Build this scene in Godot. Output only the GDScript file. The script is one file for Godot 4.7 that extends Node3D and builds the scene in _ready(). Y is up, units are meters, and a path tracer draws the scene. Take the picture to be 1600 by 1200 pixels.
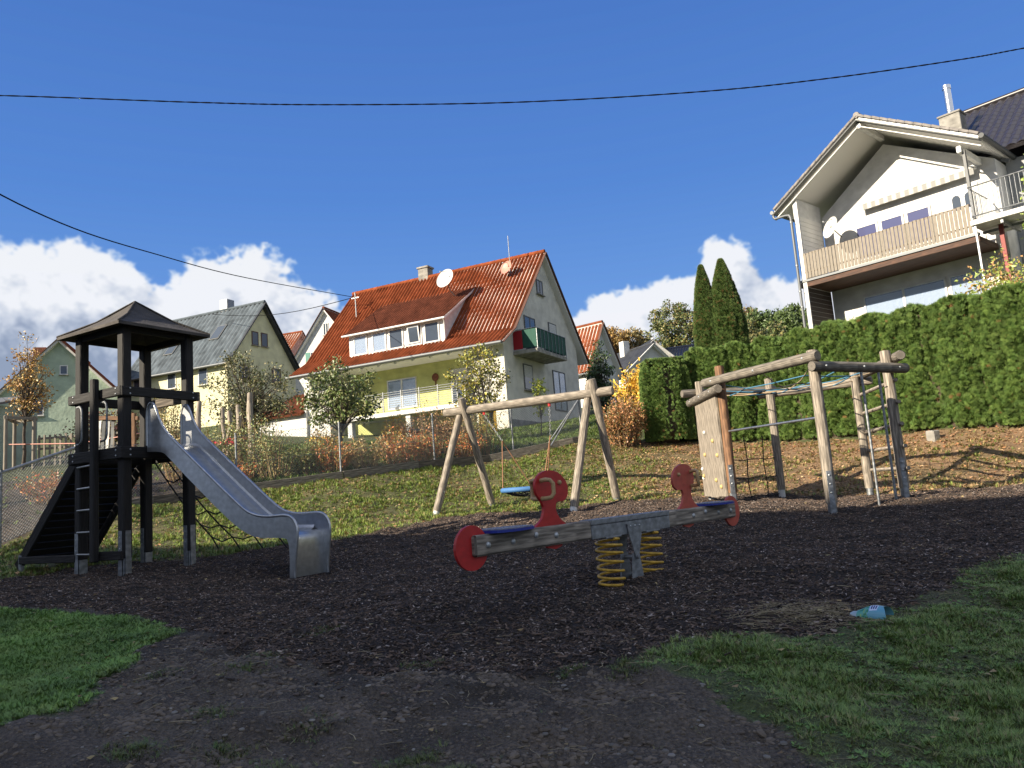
extends Node3D

# ---------------------------------------------------------------- mesh builder
class MB:
	var v := PackedVector3Array()
	var n := PackedVector3Array()
	var t := PackedVector2Array()
	var c := PackedColorArray()
	var col := Color(1, 1, 1)
	var us := 1.0

	func tri(a: Vector3, b: Vector3, d: Vector3, na: Vector3, nb: Vector3, nd: Vector3, ua := Vector2.ZERO, ub := Vector2.ZERO, ud := Vector2.ZERO):
		v.append(a); v.append(d); v.append(b)
		n.append(na); n.append(nd); n.append(nb)
		t.append(ua); t.append(ud); t.append(ub)
		c.append(col); c.append(col); c.append(col)

	func ftri(a: Vector3, b: Vector3, d: Vector3):
		var m := (b - a).cross(d - a).normalized()
		tri(a, b, d, m, m, m, Vector2(a.x + a.z, a.y), Vector2(b.x + b.z, b.y), Vector2(d.x + d.z, d.y))

	# corners counter-clockwise seen from outside
	func quad(a: Vector3, b: Vector3, d: Vector3, e: Vector3, u0 := Vector2.ZERO, u1 := Vector2(1, 0), u2 := Vector2(1, 1), u3 := Vector2(0, 1)):
		var m := (b - a).cross(e - a)
		if m.length_squared() < 1e-14: m = (d - b).cross(e - b)
		m = m.normalized()
		tri(a, b, d, m, m, m, u0, u1, u2)
		tri(a, d, e, m, m, m, u0, u2, u3)

	# box with chamfered edges, uv: v runs along its longest side
	func box(ctr: Vector3, size: Vector3, ch := 0.0, bs := Basis.IDENTITY):
		var h := size * 0.5
		var k: float = minf(ch, minf(h.x, minf(h.y, h.z)) * 0.9)
		var lng := 0
		if size.y > size.x and size.y >= size.z: lng = 1
		elif size.z > size.x: lng = 2
		var off := Vector2(ctr.x * 3.1 + ctr.z * 1.7, ctr.y * 2.3 + ctr.x)
		for ax in 3:
			var a1 := (ax + 1) % 3
			var a2 := (ax + 2) % 3
			for s in [-1.0, 1.0]:
				var q := []
				var uvs := []
				for cr in [[-1.0, -1.0], [1.0, -1.0], [1.0, 1.0], [-1.0, 1.0]]:
					var p := Vector3.ZERO
					p[ax] = s * h[ax]
					p[a1] = cr[0] * (h[a1] - k)
					p[a2] = cr[1] * (h[a2] - k)
					q.append(ctr + bs * p)
					var uv := Vector2(p[a1], p[a2])
					if lng == a1: uv = Vector2(p[a2], p[a1])
					uvs.append(uv * us + off)
				if s > 0: quad(q[0], q[1], q[2], q[3], uvs[0], uvs[1], uvs[2], uvs[3])
				else: quad(q[0], q[3], q[2], q[1], uvs[0], uvs[3], uvs[2], uvs[1])
		if k <= 0.0: return
		for ax in 3:
			var a1 := (ax + 1) % 3
			var a2 := (ax + 2) % 3
			for s1 in [-1.0, 1.0]:
				for s2 in [-1.0, 1.0]:
					var pa := Vector3.ZERO
					var pb := Vector3.ZERO
					pa[a1] = s1 * h[a1]; pa[a2] = s2 * (h[a2] - k)
					pb[a1] = s1 * (h[a1] - k); pb[a2] = s2 * h[a2]
					var lo := -(h[ax] - k)
					var a := pa; a[ax] = lo
					var b := pa; b[ax] = -lo
					var d := pb; d[ax] = -lo
					var e := pb; e[ax] = lo
					var u := [Vector2(0, lo), Vector2(0, -lo), Vector2(k, -lo), Vector2(k, lo)]
					if s1 * s2 < 0: quad(ctr + bs * a, ctr + bs * b, ctr + bs * d, ctr + bs * e, u[0] + off, u[1] + off, u[2] + off, u[3] + off)
					else: quad(ctr + bs * e, ctr + bs * d, ctr + bs * b, ctr + bs * a, u[3] + off, u[2] + off, u[1] + off, u[0] + off)

	# bar from a to b with a rectangular section (w sideways, h in the 'up' direction)
	func bar(a: Vector3, b: Vector3, w: float, hgt: float, ch := 0.0, up := Vector3.UP):
		var y := (b - a)
		var l := y.length()
		y = y / l
		var x := y.cross(up)
		if x.length() < 0.01: x = y.cross(Vector3.RIGHT)
		x = x.normalized()
		var z := x.cross(y).normalized()
		box((a + b) * 0.5, Vector3(w, l, hgt), ch, Basis(x, y, z))

	func tube(p: Array, r, sides := 8, cap := true, rend := -1.0):
		var m := p.size()
		var dirs := []
		for i in m:
			var d: Vector3 = (p[mini(i + 1, m - 1)] - p[maxi(i - 1, 0)])
			dirs.append(d.normalized())
		var x: Vector3 = dirs[0].cross(Vector3.UP)
		if x.length() < 0.05: x = dirs[0].cross(Vector3.RIGHT)
		x = x.normalized()
		var rings := []
		var nors := []
		var along := 0.0
		var al := []
		var seed_off: float = p[0].x * 2.1 + p[0].z
		for i in m:
			x = (x - dirs[i] * x.dot(dirs[i])).normalized()
			var y: Vector3 = dirs[i].cross(x)
			var rr: float = r[i] if r is Array else (r if rend < 0.0 else lerpf(r, rend, float(i) / (m - 1)))
			if i > 0: along += (p[i] - p[i - 1]).length()
			al.append(along)
			var ring := PackedVector3Array()
			var nr := PackedVector3Array()
			for s in sides + 1:
				var an := TAU * s / sides
				var q: Vector3 = x * cos(an) + y * sin(an)
				ring.append(p[i] + q * rr)
				nr.append(q)
			rings.append(ring); nors.append(nr)
		var rad0: float = r[0] if r is Array else r
		for i in m - 1:
			for s in sides:
				var ua := Vector2(TAU * rad0 * s / sides * us + seed_off, al[i] * us + seed_off)
				var ub := Vector2(TAU * rad0 * (s + 1) / sides * us + seed_off, al[i] * us + seed_off)
				var uc := Vector2(ub.x, al[i + 1] * us + seed_off)
				var ud := Vector2(ua.x, uc.y)
				var A: Vector3 = rings[i][s]
				var B: Vector3 = rings[i][s + 1]
				var C: Vector3 = rings[i + 1][s + 1]
				var D: Vector3 = rings[i + 1][s]
				tri(A, B, C, nors[i][s], nors[i][s + 1], nors[i + 1][s + 1], ua, ub, uc)
				tri(A, C, D, nors[i][s], nors[i + 1][s + 1], nors[i + 1][s], ua, uc, ud)
		if cap:
			for e in [0, m - 1]:
				var nn: Vector3 = -dirs[0] if e == 0 else dirs[m - 1]
				for s in sides:
					var a: Vector3 = rings[e][s]
					var b: Vector3 = rings[e][s + 1]
					var uo := Vector2(seed_off, seed_off)
					if e == 0: tri(p[e], b, a, nn, nn, nn, uo, uo + Vector2(0.05, 0.01), uo + Vector2(0.0, 0.02))
					else: tri(p[e], a, b, nn, nn, nn, uo, uo + Vector2(0.05, 0.01), uo + Vector2(0.0, 0.02))

	# round timber with eased ends, slightly irregular
	func timber(a: Vector3, b: Vector3, r: float, sides := 14, r2 := -1.0):
		if r2 < 0.0: r2 = r
		var d := (b - a)
		var l := d.length()
		d /= l
		var pts := [a, a + d * r * 0.12]
		var rs := [r * 0.86, r]
		var k := 5
		for i in range(1, k):
			var f := float(i) / k
			pts.append(a.lerp(b, f) + Vector3(sin(f * 9.0 + a.x * 7.0), 0, cos(f * 7.0 + b.z * 5.0)) * r * 0.03)
			rs.append(lerpf(r, r2, f) * (1.0 + 0.03 * sin(f * 17.0 + a.z * 3.0)))
		pts.append(b - d * r2 * 0.12); rs.append(r2)
		pts.append(b); rs.append(r2 * 0.86)
		tube(pts, rs, sides, true)

	# polygon in XY extruded along Z (z0..z1) then placed by xf
	func prism(poly: PackedVector2Array, z0: float, z1: float, xf := Transform3D.IDENTITY):
		if Geometry2D.is_polygon_clockwise(poly):
			poly = poly.duplicate(); poly.reverse()
		var idx := Geometry2D.triangulate_polygon(poly)
		var nz := (xf.basis * Vector3(0, 0, 1)).normalized()
		for i in range(0, idx.size(), 3):
			var a := poly[idx[i]]
			var b := poly[idx[i + 1]]
			var d := poly[idx[i + 2]]
			if (b - a).cross(d - a) < 0.0:
				var sw := b; b = d; d = sw
			tri(xf * Vector3(a.x, a.y, z1), xf * Vector3(b.x, b.y, z1), xf * Vector3(d.x, d.y, z1), nz, nz, nz, a * us, b * us, d * us)
			tri(xf * Vector3(a.x, a.y, z0), xf * Vector3(d.x, d.y, z0), xf * Vector3(b.x, b.y, z0), -nz, -nz, -nz, a * us, d * us, b * us)
		var m := poly.size()
		var along := 0.0
		for i in m:
			var a := poly[i]
			var b := poly[(i + 1) % m]
			var l := (b - a).length()
			quad(xf * Vector3(a.x, a.y, z0), xf * Vector3(b.x, b.y, z0), xf * Vector3(b.x, b.y, z1), xf * Vector3(a.x, a.y, z1), Vector2(z0, along) * us, Vector2(z0, along + l) * us, Vector2(z1, along + l) * us, Vector2(z1, along) * us)
			along += l

	# lathe around Y
	func lathe(prof: Array, sides := 16, xf := Transform3D.IDENTITY):
		for i in prof.size() - 1:
			var p: Vector2 = prof[i]
			var q: Vector2 = prof[i + 1]
			var sl := (q - p).normalized()
			var nr := Vector2(sl.y, -sl.x)
			for s in sides:
				var a0 := TAU * s / sides
				var a1 := TAU * (s + 1) / sides
				var d0 := Vector3(cos(a0), 0, -sin(a0))
				var d1 := Vector3(cos(a1), 0, -sin(a1))
				var n0 := (xf.basis * (d0 * nr.x + Vector3.UP * nr.y)).normalized()
				var n1 := (xf.basis * (d1 * nr.x + Vector3.UP * nr.y)).normalized()
				var A := xf * (d0 * p.x + Vector3.UP * p.y)
				var B := xf * (d1 * p.x + Vector3.UP * p.y)
				var C := xf * (d1 * q.x + Vector3.UP * q.y)
				var D := xf * (d0 * q.x + Vector3.UP * q.y)
				if p.x > 1e-5: tri(A, B, C, n0, n1, n1, Vector2(a0, p.y), Vector2(a1, p.y), Vector2(a1, q.y))
				if q.x > 1e-5: tri(A, C, D, n0, n1, n0, Vector2(a0, p.y), Vector2(a1, q.y), Vector2(a0, q.y))

	# one folded leaf: two triangles
	func leaf(p: Vector3, dir: Vector3, side: Vector3, l: float, w: float):
		var nn := dir.cross(side).normalized()
		var tip := p + dir * l
		var m := p + dir * l * 0.45
		var a := m + side * w * 0.5 + nn * w * 0.15
		var b := m - side * w * 0.5 + nn * w * 0.15
		v.append(p); v.append(a); v.append(tip); v.append(p); v.append(tip); v.append(b)
		var n1 := (nn - side * 0.3).normalized()
		var n2 := (nn + side * 0.3).normalized()
		n.append(n1); n.append(n1); n.append(n1); n.append(n2); n.append(n2); n.append(n2)
		for i in 6:
			t.append(Vector2.ZERO); c.append(col)

	func mesh(m: Material) -> ArrayMesh:
		var arr := []
		arr.resize(Mesh.ARRAY_MAX)
		arr[Mesh.ARRAY_VERTEX] = v
		arr[Mesh.ARRAY_NORMAL] = n
		arr[Mesh.ARRAY_TEX_UV] = t
		arr[Mesh.ARRAY_COLOR] = c
		var am := ArrayMesh.new()
		am.add_surface_from_arrays(Mesh.PRIMITIVE_TRIANGLES, arr)
		am.surface_set_material(0, m)
		return am

# ---------------------------------------------------------------- scene helpers
var used := {}
var M := {}
var rng := RandomNumberGenerator.new()

func numbered(parent: Node, called: String) -> String:
	var key := str(parent.get_instance_id()) + called
	var k: int = used.get(key, 0)
	used[key] = k + 1
	return called if k == 0 else "%s_%03d" % [called, k]

func tag(o: Node, label: String, category: String, group := "", kind := ""):
	if label: o.set_meta("label", label)
	if category: o.set_meta("category", category)
	if group: o.set_meta("group", group)
	if kind: o.set_meta("kind", kind)
	return o

func thing(called: String, label: String, category: String, at := Vector3.ZERO, turn := 0.0, group := "") -> Node3D:
	var o := Node3D.new()
	o.name = numbered(self, called)
	add_child(o)
	o.position = at
	o.rotation.y = turn
	tag(o, label, category, group)
	return o

func inst(called: String, me: Mesh, parent: Node, at := Transform3D.IDENTITY) -> MeshInstance3D:
	var o := MeshInstance3D.new()
	o.mesh = me
	o.name = numbered(parent, called)
	parent.add_child(o)
	o.transform = at
	return o

func part(called: String, mb: MB, m: Material, parent: Node) -> MeshInstance3D:
	return inst(called, mb.mesh(m), parent)

func one(called: String, mb: MB, m: Material, label: String, category: String, group := "") -> MeshInstance3D:
	var o := part(called, mb, m, self)
	tag(o, label, category, group)
	return o

func struct(called: String, mb: MB, m: Material) -> MeshInstance3D:
	var o := part(called, mb, m, self)
	o.set_meta("kind", "structure")
	return o

func multi(called: String, me: Mesh, buf: PackedFloat32Array, parent: Node) -> MultiMeshInstance3D:
	var mm := MultiMesh.new()
	mm.transform_format = MultiMesh.TRANSFORM_3D
	mm.use_colors = true
	mm.mesh = me
	mm.instance_count = buf.size() / 16
	mm.buffer = buf
	var o := MultiMeshInstance3D.new()
	o.multimesh = mm
	o.name = numbered(parent, called)
	parent.add_child(o)
	return o

func push_inst(buf: PackedFloat32Array, b: Basis, p: Vector3, c: Color):
	buf.append_array(PackedFloat32Array([b.x.x, b.y.x, b.z.x, p.x, b.x.y, b.y.y, b.z.y, p.y, b.x.z, b.y.z, b.z.z, p.z, c.r, c.g, c.b, 1.0]))

# ---------------------------------------------------------------- materials
func lin(r: float, g: float, b: float) -> Color:
	return Color(r, g, b).linear_to_srgb()

func noise(freq: float, oct := 4, sd := 1, ty := FastNoiseLite.TYPE_SIMPLEX_SMOOTH) -> FastNoiseLite:
	var f := FastNoiseLite.new()
	f.noise_type = ty
	f.frequency = freq
	f.fractal_octaves = oct
	f.seed = sd
	return f

func gray_tex(f: FastNoiseLite, w: int, h: int, lo: float, hi: float, fw := 0, fh := 0) -> ImageTexture:
	var im := f.get_seamless_image(w, h)
	im.convert(Image.FORMAT_RGB8)
	if fw > 0: im.resize(fw, fh, Image.INTERPOLATE_CUBIC)
	for y in im.get_height():
		for x in im.get_width():
			var k := lerpf(lo, hi, im.get_pixel(x, y).r)
			im.set_pixel(x, y, Color(k, k, k))
	im.generate_mipmaps()
	return ImageTexture.create_from_image(im)

func bump_tex(f: FastNoiseLite, w: int, h: int, strength: float, fw := 0, fh := 0) -> ImageTexture:
	var im := f.get_seamless_image(w, h)
	im.convert(Image.FORMAT_RGBA8)
	if fw > 0: im.resize(fw, fh, Image.INTERPOLATE_CUBIC)
	im.bump_map_to_normal_map(strength)
	return ImageTexture.create_from_image(im)

func mat(c: Color, rough := 0.8, metal := 0.0, tex: Texture2D = null, sc := 1.0, nrm: Texture2D = null, nsc := 1.0, tri := true) -> StandardMaterial3D:
	var m := StandardMaterial3D.new()
	m.albedo_color = c
	m.roughness = rough
	m.metallic = metal
	if tex: m.albedo_texture = tex
	if nrm:
		m.normal_enabled = true
		m.normal_texture = nrm
		m.normal_scale = nsc
	if tex or nrm:
		if tri:
			m.uv1_triplanar = true
			m.uv1_world_triplanar = true
		m.uv1_scale = Vector3(sc, sc, sc)
	return m

func vmat(rough := 0.8, back := 0.0) -> StandardMaterial3D:
	var m := StandardMaterial3D.new()
	m.vertex_color_use_as_albedo = true
	m.roughness = rough
	m.cull_mode = BaseMaterial3D.CULL_DISABLED
	if back > 0.0:
		m.backlight_enabled = true
		m.backlight = Color(back, back, back * 0.5)
	return m

func make_materials():
	var t_mottle := gray_tex(noise(0.02, 5, 3), 256, 256, 0.8, 1.0)
	var t_blotch := gray_tex(noise(0.012, 5, 8), 256, 256, 0.62, 1.0)
	var t_grain := gray_tex(noise(0.05, 5, 5), 256, 24, 0.5, 1.0, 256, 512)
	var t_streak := gray_tex(noise(0.08, 4, 12), 256, 12, 0.75, 1.0, 256, 256)
	var n_grain := bump_tex(noise(0.06, 4, 6), 256, 20, 3.0, 256, 512)
	var n_fine := bump_tex(noise(0.08, 4, 9), 256, 256, 4.0)
	M.t_mottle = t_mottle; M.t_blotch = t_blotch; M.n_fine = n_fine
	M.log = mat(lin(0.47, 0.405, 0.33), 0.85, 0, t_grain, 2.2, n_grain, 0.7, false)
	M.log_grey = mat(lin(0.30, 0.265, 0.22), 0.85, 0, t_grain, 2.6, n_grain, 0.8, false)
	M.log_brown = mat(lin(0.36, 0.19, 0.10), 0.8, 0, t_grain, 2.2, n_grain, 0.6, false)
	M.black_wood = mat(lin(0.019, 0.0165, 0.016), 0.75, 0, t_grain, 2.0, n_grain, 0.8, false)
	M.worn_wood = mat(lin(0.20, 0.165, 0.13), 0.85, 0, t_grain, 2.0, n_grain, 0.7, false)
	M.pale_wood = mat(lin(0.315, 0.275, 0.225), 0.85, 0, t_streak, 3.0, n_grain, 0.4, false)
	M.robinia = mat(lin(0.62, 0.53, 0.43), 0.85, 0, t_grain, 1.5, n_grain, 0.4, false)
	M.felt = mat(lin(0.10, 0.088, 0.078), 0.9, 0, t_blotch, 1.4, n_fine, 0.6)
	M.galv = mat(lin(0.42, 0.44, 0.46), 0.48, 0.75, t_blotch, 3.0, n_fine, 0.1)
	M.galv_dull = mat(lin(0.40, 0.42, 0.44), 0.6, 0.5, t_blotch, 5.0)
	M.steel = mat(lin(0.55, 0.57, 0.60), 0.30, 0.9, t_streak, 1.0, null, 1.0)
	M.slide = mat(lin(0.62, 0.635, 0.65), 0.36, 0.9, t_mottle, 2.0, n_fine, 0.05)
	M.inox = mat(lin(0.8, 0.8, 0.8), 0.16, 1.0)
	M.red_board = mat(lin(0.56, 0.026, 0.026), 0.42, 0, t_mottle, 3.0)
	M.red_faded = mat(lin(0.60, 0.11, 0.075), 0.5, 0, t_mottle, 3.0)
	M.blue_board = mat(lin(0.02, 0.04, 0.34), 0.4, 0, t_mottle, 4.0)
	M.seat_top = mat(lin(0.30, 0.31, 0.36), 0.6, 0, t_blotch, 8.0)
	M.spring = mat(lin(0.88, 0.53, 0.06), 0.45, 0, t_blotch, 6.0)
	M.handle = mat(lin(0.58, 0.38, 0.18), 0.5, 0, t_mottle, 9.0)
	M.bolt = mat(lin(0.45, 0.47, 0.48), 0.4, 0.6)
	M.rope_black = mat(lin(0.02, 0.02, 0.022), 0.9)
	M.rope_blue = mat(lin(0.055, 0.17, 0.27), 0.85)
	M.rope_tan = mat(lin(0.33, 0.25, 0.16), 0.9)
	M.rope_orange = mat(lin(0.30, 0.15, 0.085), 0.85)
	M.rope_red = mat(lin(0.45, 0.02, 0.04), 0.8)
	M.ring_blue = mat(lin(0.06, 0.19, 0.44), 0.7, 0, t_mottle, 6.0)
	M.plastic_red = mat(lin(0.5, 0.03, 0.03), 0.5)
	M.hold_yellow = mat(lin(0.48, 0.36, 0.14), 0.6)
	M.white = mat(lin(0.80, 0.80, 0.78), 0.6, 0, t_mottle, 0.5)
	M.white_wall = mat(lin(0.76, 0.755, 0.73), 0.9, 0, t_mottle, 0.35, n_fine, 0.15)
	M.gable_wall = mat(lin(0.76, 0.74, 0.65), 0.9, 0, t_mottle, 0.25, n_fine, 0.15)
	M.lime_wall = mat(lin(0.60, 0.62, 0.24), 0.9, 0, t_mottle, 0.3, n_fine, 0.15)
	M.yellow_wall = mat(lin(0.80, 0.77, 0.50), 0.9, 0, t_mottle, 0.2, n_fine, 0.15)
	M.green_wall = mat(lin(0.46, 0.56, 0.44), 0.9, 0, t_mottle, 0.2, n_fine, 0.15)
	M.grey_wall = mat(lin(0.42, 0.43, 0.43), 0.9, 0, t_mottle, 0.2, n_fine, 0.15)
	M.plinth = mat(lin(0.32, 0.33, 0.33), 0.9, 0, t_blotch, 0.6)
	M.concrete = mat(lin(0.42, 0.40, 0.36), 0.9, 0, t_blotch, 0.9, n_fine, 0.3)
	M.soffit = mat(lin(0.72, 0.71, 0.68), 0.7)
	M.soffit_brown = mat(lin(0.13, 0.055, 0.028), 0.7, 0, t_grain, 1.0, null, 1, false)
	M.clad_dark = mat(lin(0.05, 0.035, 0.03), 0.7)
	M.fascia = mat(lin(0.125, 0.13, 0.13), 0.7)
	M.anthracite = mat(lin(0.07, 0.075, 0.08), 0.5)
	M.gutter = mat(lin(0.15, 0.16, 0.17), 0.55, 0.4)
	M.dark_trim = mat(lin(0.05, 0.055, 0.06), 0.6)
	M.brown_trim = mat(lin(0.10, 0.045, 0.03), 0.7)
	M.red_post = mat(lin(0.23, 0.04, 0.035), 0.6)
	M.tile_red = mat(lin(0.36, 0.098, 0.040), 0.75, 0, t_blotch, 0.45)
	M.tile_old = mat(lin(0.22, 0.072, 0.040), 0.85, 0, t_blotch, 0.6)
	M.tile_rust = mat(lin(0.31, 0.095, 0.045), 0.8, 0, t_blotch, 0.4)
	M.tile_grey = mat(lin(0.17, 0.205, 0.235), 0.7, 0, t_blotch, 0.4)
	M.tile_dark = mat(lin(0.045, 0.04, 0.045), 0.35, 0, t_blotch, 1.5)
	M.tile_verge = mat(lin(0.30, 0.275, 0.26), 0.7, 0, t_blotch, 1.2)
	for k in ["tile_red", "tile_old", "tile_rust", "tile_grey"]:
		M[k].metallic_specular = 0.2
		M[k].roughness = 0.9
	M.slate = mat(lin(0.06, 0.065, 0.075), 0.5, 0, t_blotch, 0.4)
	M.glass = mat(lin(0.05, 0.065, 0.09), 0.06, 0.0)
	M.glass.metallic_specular = 0.9
	M.glass_violet = mat(lin(0.065, 0.072, 0.165), 0.08, 0.0)
	M.glass_violet.metallic_specular = 0.8
	M.pane = StandardMaterial3D.new()
	M.pane.transparency = BaseMaterial3D.TRANSPARENCY_ALPHA
	M.pane.albedo_color = Color(0.55, 0.66, 0.80, 0.28)
	M.pane.roughness = 0.03
	M.pane.metallic_specular = 0.8
	M.curtain = mat(lin(0.60, 0.62, 0.64), 0.9)
	M.valance_pale = mat(lin(0.46, 0.45, 0.42), 0.9)
	M.valance_grey = mat(lin(0.27, 0.27, 0.26), 0.9)
	M.room = mat(lin(0.10, 0.10, 0.11), 0.9)
	M.shutter_white = mat(lin(0.62, 0.62, 0.6), 0.6)
	M.shutter_green = mat(lin(0.05, 0.20, 0.16), 0.6)
	M.green_cloth = mat(lin(0.012, 0.095, 0.065), 0.75, 0, t_streak, 2.0)
	M.red_cloth = mat(lin(0.30, 0.008, 0.018), 0.8)
	M.yellow_cloth = mat(lin(0.75, 0.42, 0.03), 0.8)
	M.cable = mat(lin(0.010, 0.010, 0.012), 0.95)
	M.cable.metallic_specular = 0.1
	M.dish = mat(lin(0.55, 0.55, 0.53), 0.5)
	M.dish_pink = mat(lin(0.50, 0.22, 0.17), 0.5)
	M.brick = mat(lin(0.28, 0.10, 0.055), 0.85, 0, t_blotch, 2.0)
	M.solar = mat(lin(0.010, 0.013, 0.025), 0.15)
	M.bark = mat(lin(0.13, 0.105, 0.085), 0.95, 0, t_blotch, 4.0, n_fine, 1.0)
	M.bark_pale = mat(lin(0.22, 0.19, 0.165), 0.95, 0, t_blotch, 4.0, n_fine, 1.0)
	M.leaf = vmat(0.45, 0.25)
	M.needle = vmat(0.7, 0.12)
	M.grass = vmat(0.65, 0.25)
	M.chip = vmat(0.85)
	M.hedge_core = mat(lin(0.11, 0.085, 0.055), 1.0, 0, t_blotch, 5.0)

# ---------------------------------------------------------------- sky, sun, camera
func smooth(a: float, b: float, x: float) -> float:
	var k := clampf((x - a) / (b - a), 0.0, 1.0)
	return k * k * (3.0 - 2.0 * k)

const EXPOSURE := 2.1
func scaled(c: Color) -> Color:
	var l := c.srgb_to_linear()
	return Color(l.r / EXPOSURE, l.g / EXPOSURE, l.b / EXPOSURE).linear_to_srgb()

func make_sky() -> ImageTexture:
	var W := 4096
	var HH := 2048
	var im := Image.create(W, HH, false, Image.FORMAT_RGB8)
	var stops := [[0.0, Color(0.66, 0.77, 0.91)], [7.0, Color(0.55, 0.70, 0.91)], [14.0, Color(0.42, 0.61, 0.88)], [22.0, Color(0.345, 0.54, 0.84)], [35.0, Color(0.295, 0.475, 0.78)], [60.0, Color(0.25, 0.41, 0.70)], [90.0, Color(0.22, 0.38, 0.66)]]
	for s in stops: s[1] = scaled(s[1])
	var row_col := []
	for y in HH:
		var el := 90.0 - (y + 0.5) * 180.0 / HH
		var c := Color(0.40, 0.42, 0.42)
		if el >= 0.0:
			for i in stops.size() - 1:
				if el >= stops[i][0] and el <= stops[i + 1][0]:
					c = stops[i][1].lerp(stops[i + 1][1], (el - stops[i][0]) / (stops[i + 1][0] - stops[i][0]))
		elif el > -3.0:
			c = stops[0][1].lerp(Color(0.40, 0.42, 0.42), -el / 3.0)
		row_col.append(c)
		im.fill_rect(Rect2i(0, y, W, 1), c)
	# clear air brightens and whitens towards the sun
	var az0 := deg_to_rad(-118.0)
	var el0 := deg_to_rad(25.0)
	var sd := Vector3(sin(az0) * cos(el0), sin(el0), -cos(az0) * cos(el0))
	for by in HH / 16:
		var el := deg_to_rad(90.0 - (by * 8 + 4) * 180.0 / HH)
		if el < 0.0: break
		for bx in W / 8:
			var az := (bx * 8 + 4) * TAU / W
			var q := Vector3(sin(az) * cos(el), sin(el), -cos(az) * cos(el)).angle_to(sd)
			if q > 1.25: continue
			var k := 3.2 * (exp(-2.6 * q) - exp(-2.6 * 1.25))
			var c: Color = row_col[by * 8 + 4].srgb_to_linear()
			var g := c.get_luminance()
			im.fill_rect(Rect2i(bx * 8, by * 8, 8, 8), Color(minf(1.0, c.r + (g * 1.1) * k), minf(1.0, c.g + g * k), minf(1.0, c.b + g * 0.95 * k)).linear_to_srgb())
	# cumulus masses: azimuth, elevation, half width, half height (degrees)
	var blobs := [[-36.0, 13.7, 5.0, 3.9], [-31.0, 14.7, 3.4, 3.5], [-28.2, 14.3, 2.8, 3.2], [-33.0, 11.1, 7.5, 3.9], [-26.0, 11.1, 5.6, 3.6], [-24.6, 12.9, 2.6, 2.4], [-21.3, 14.3, 3.0, 3.5], [-18.4, 14.5, 3.2, 3.6], [-16.0, 12.5, 3.8, 3.3], [-20.5, 10.7, 6.6, 3.8], [-29.0, 8.1, 9.5, 4.0], [-17.0, 8.5, 8.0, 3.8], [-41.0, 10.1, 6.0, 4.6], [-46.0, 12.6, 5.5, 4.6], [-12.0, 7.7, 5.0, 3.2],
		[6.4, 11.6, 2.4, 1.5], [9.0, 12.0, 3.2, 2.3], [12.4, 12.0, 3.4, 2.4], [10.0, 9.6, 6.0, 2.6], [15.4, 12.4, 2.8, 2.0], [16.5, 14.6, 1.9, 2.2], [18.2, 11.6, 3.2, 2.3], [21.2, 11.0, 3.4, 2.2], [25.0, 10.0, 4.5, 2.6], [15.0, 9.0, 9.0, 2.8], [30.0, 8.0, 6.0, 2.6]]
	rng.seed = 77
	for i in 130:
		var az := rng.randf_range(40.0, 306.0)
		if az > 180.0: az -= 360.0
		blobs.append([az, rng.randf_range(5.0, 22.0), rng.randf_range(4.0, 9.0), rng.randf_range(2.4, 4.4)])
	# larger, nearer cumulus behind and beside the camera
	for i in 62:
		var az := rng.randf_range(62.0, 298.0)
		if az > 180.0: az -= 360.0
		var e := rng.randf_range(22.0, 66.0)
		var w := rng.randf_range(7.0, 13.0)
		blobs.append([az, e, w / cos(deg_to_rad(e)), w * rng.randf_range(0.5, 0.75)])
	var r0 := int((90.0 - 79.0) / 180.0 * HH)
	var r1 := int(91.0 / 180.0 * HH)
	var rows := r1 - r0
	var fld := PackedFloat32Array()
	fld.resize(rows * W)
	var dg := float(W) / 360.0
	for b in blobs:
		var cx: float = b[0] * dg
		var cy: float = (90.0 - b[1]) * dg - r0
		var rx: float = b[2] * dg * 1.25
		var ry: float = b[3] * dg * 1.25
		for y in range(maxi(0, int(cy - ry)), mini(rows, int(cy + ry) + 1)):
			var dy := (y - cy) / ry
			if y > cy: dy *= 0.8
			for x in range(int(cx - rx), int(cx + rx) + 1):
				var dx := (x - cx) / rx
				var q := 1.0 - dx * dx - dy * dy
				if q > 0.0:
					var k := y * W + posmod(x, W)
					fld[k] = maxf(fld[k], q) + minf(fld[k], q) * 0.25
	var f1 := noise(0.30, 6, 21)
	f1.fractal_gain = 0.56
	var f2 := noise(0.55, 3, 4)
	var den := PackedFloat32Array()
	den.resize(rows * W)
	for y in rows:
		var el := 90.0 - (y + r0 + 0.5) / dg
		for x in W:
			var k := y * W + x
			var q := fld[k]
			if q > 0.001:
				var az := x / dg
				if az > 180.0: az -= 360.0
				den[k] = q + 0.42 * f1.get_noise_2d(az, el * 1.25) + 0.22 * (0.5 - absf(f2.get_noise_2d(az, el * 1.2)) * 2.0)
	var white := scaled(Color(0.965, 0.97, 0.985))
	var mid := scaled(Color(0.80, 0.83, 0.89))
	var base := scaled(Color(0.58, 0.635, 0.735))
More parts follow.
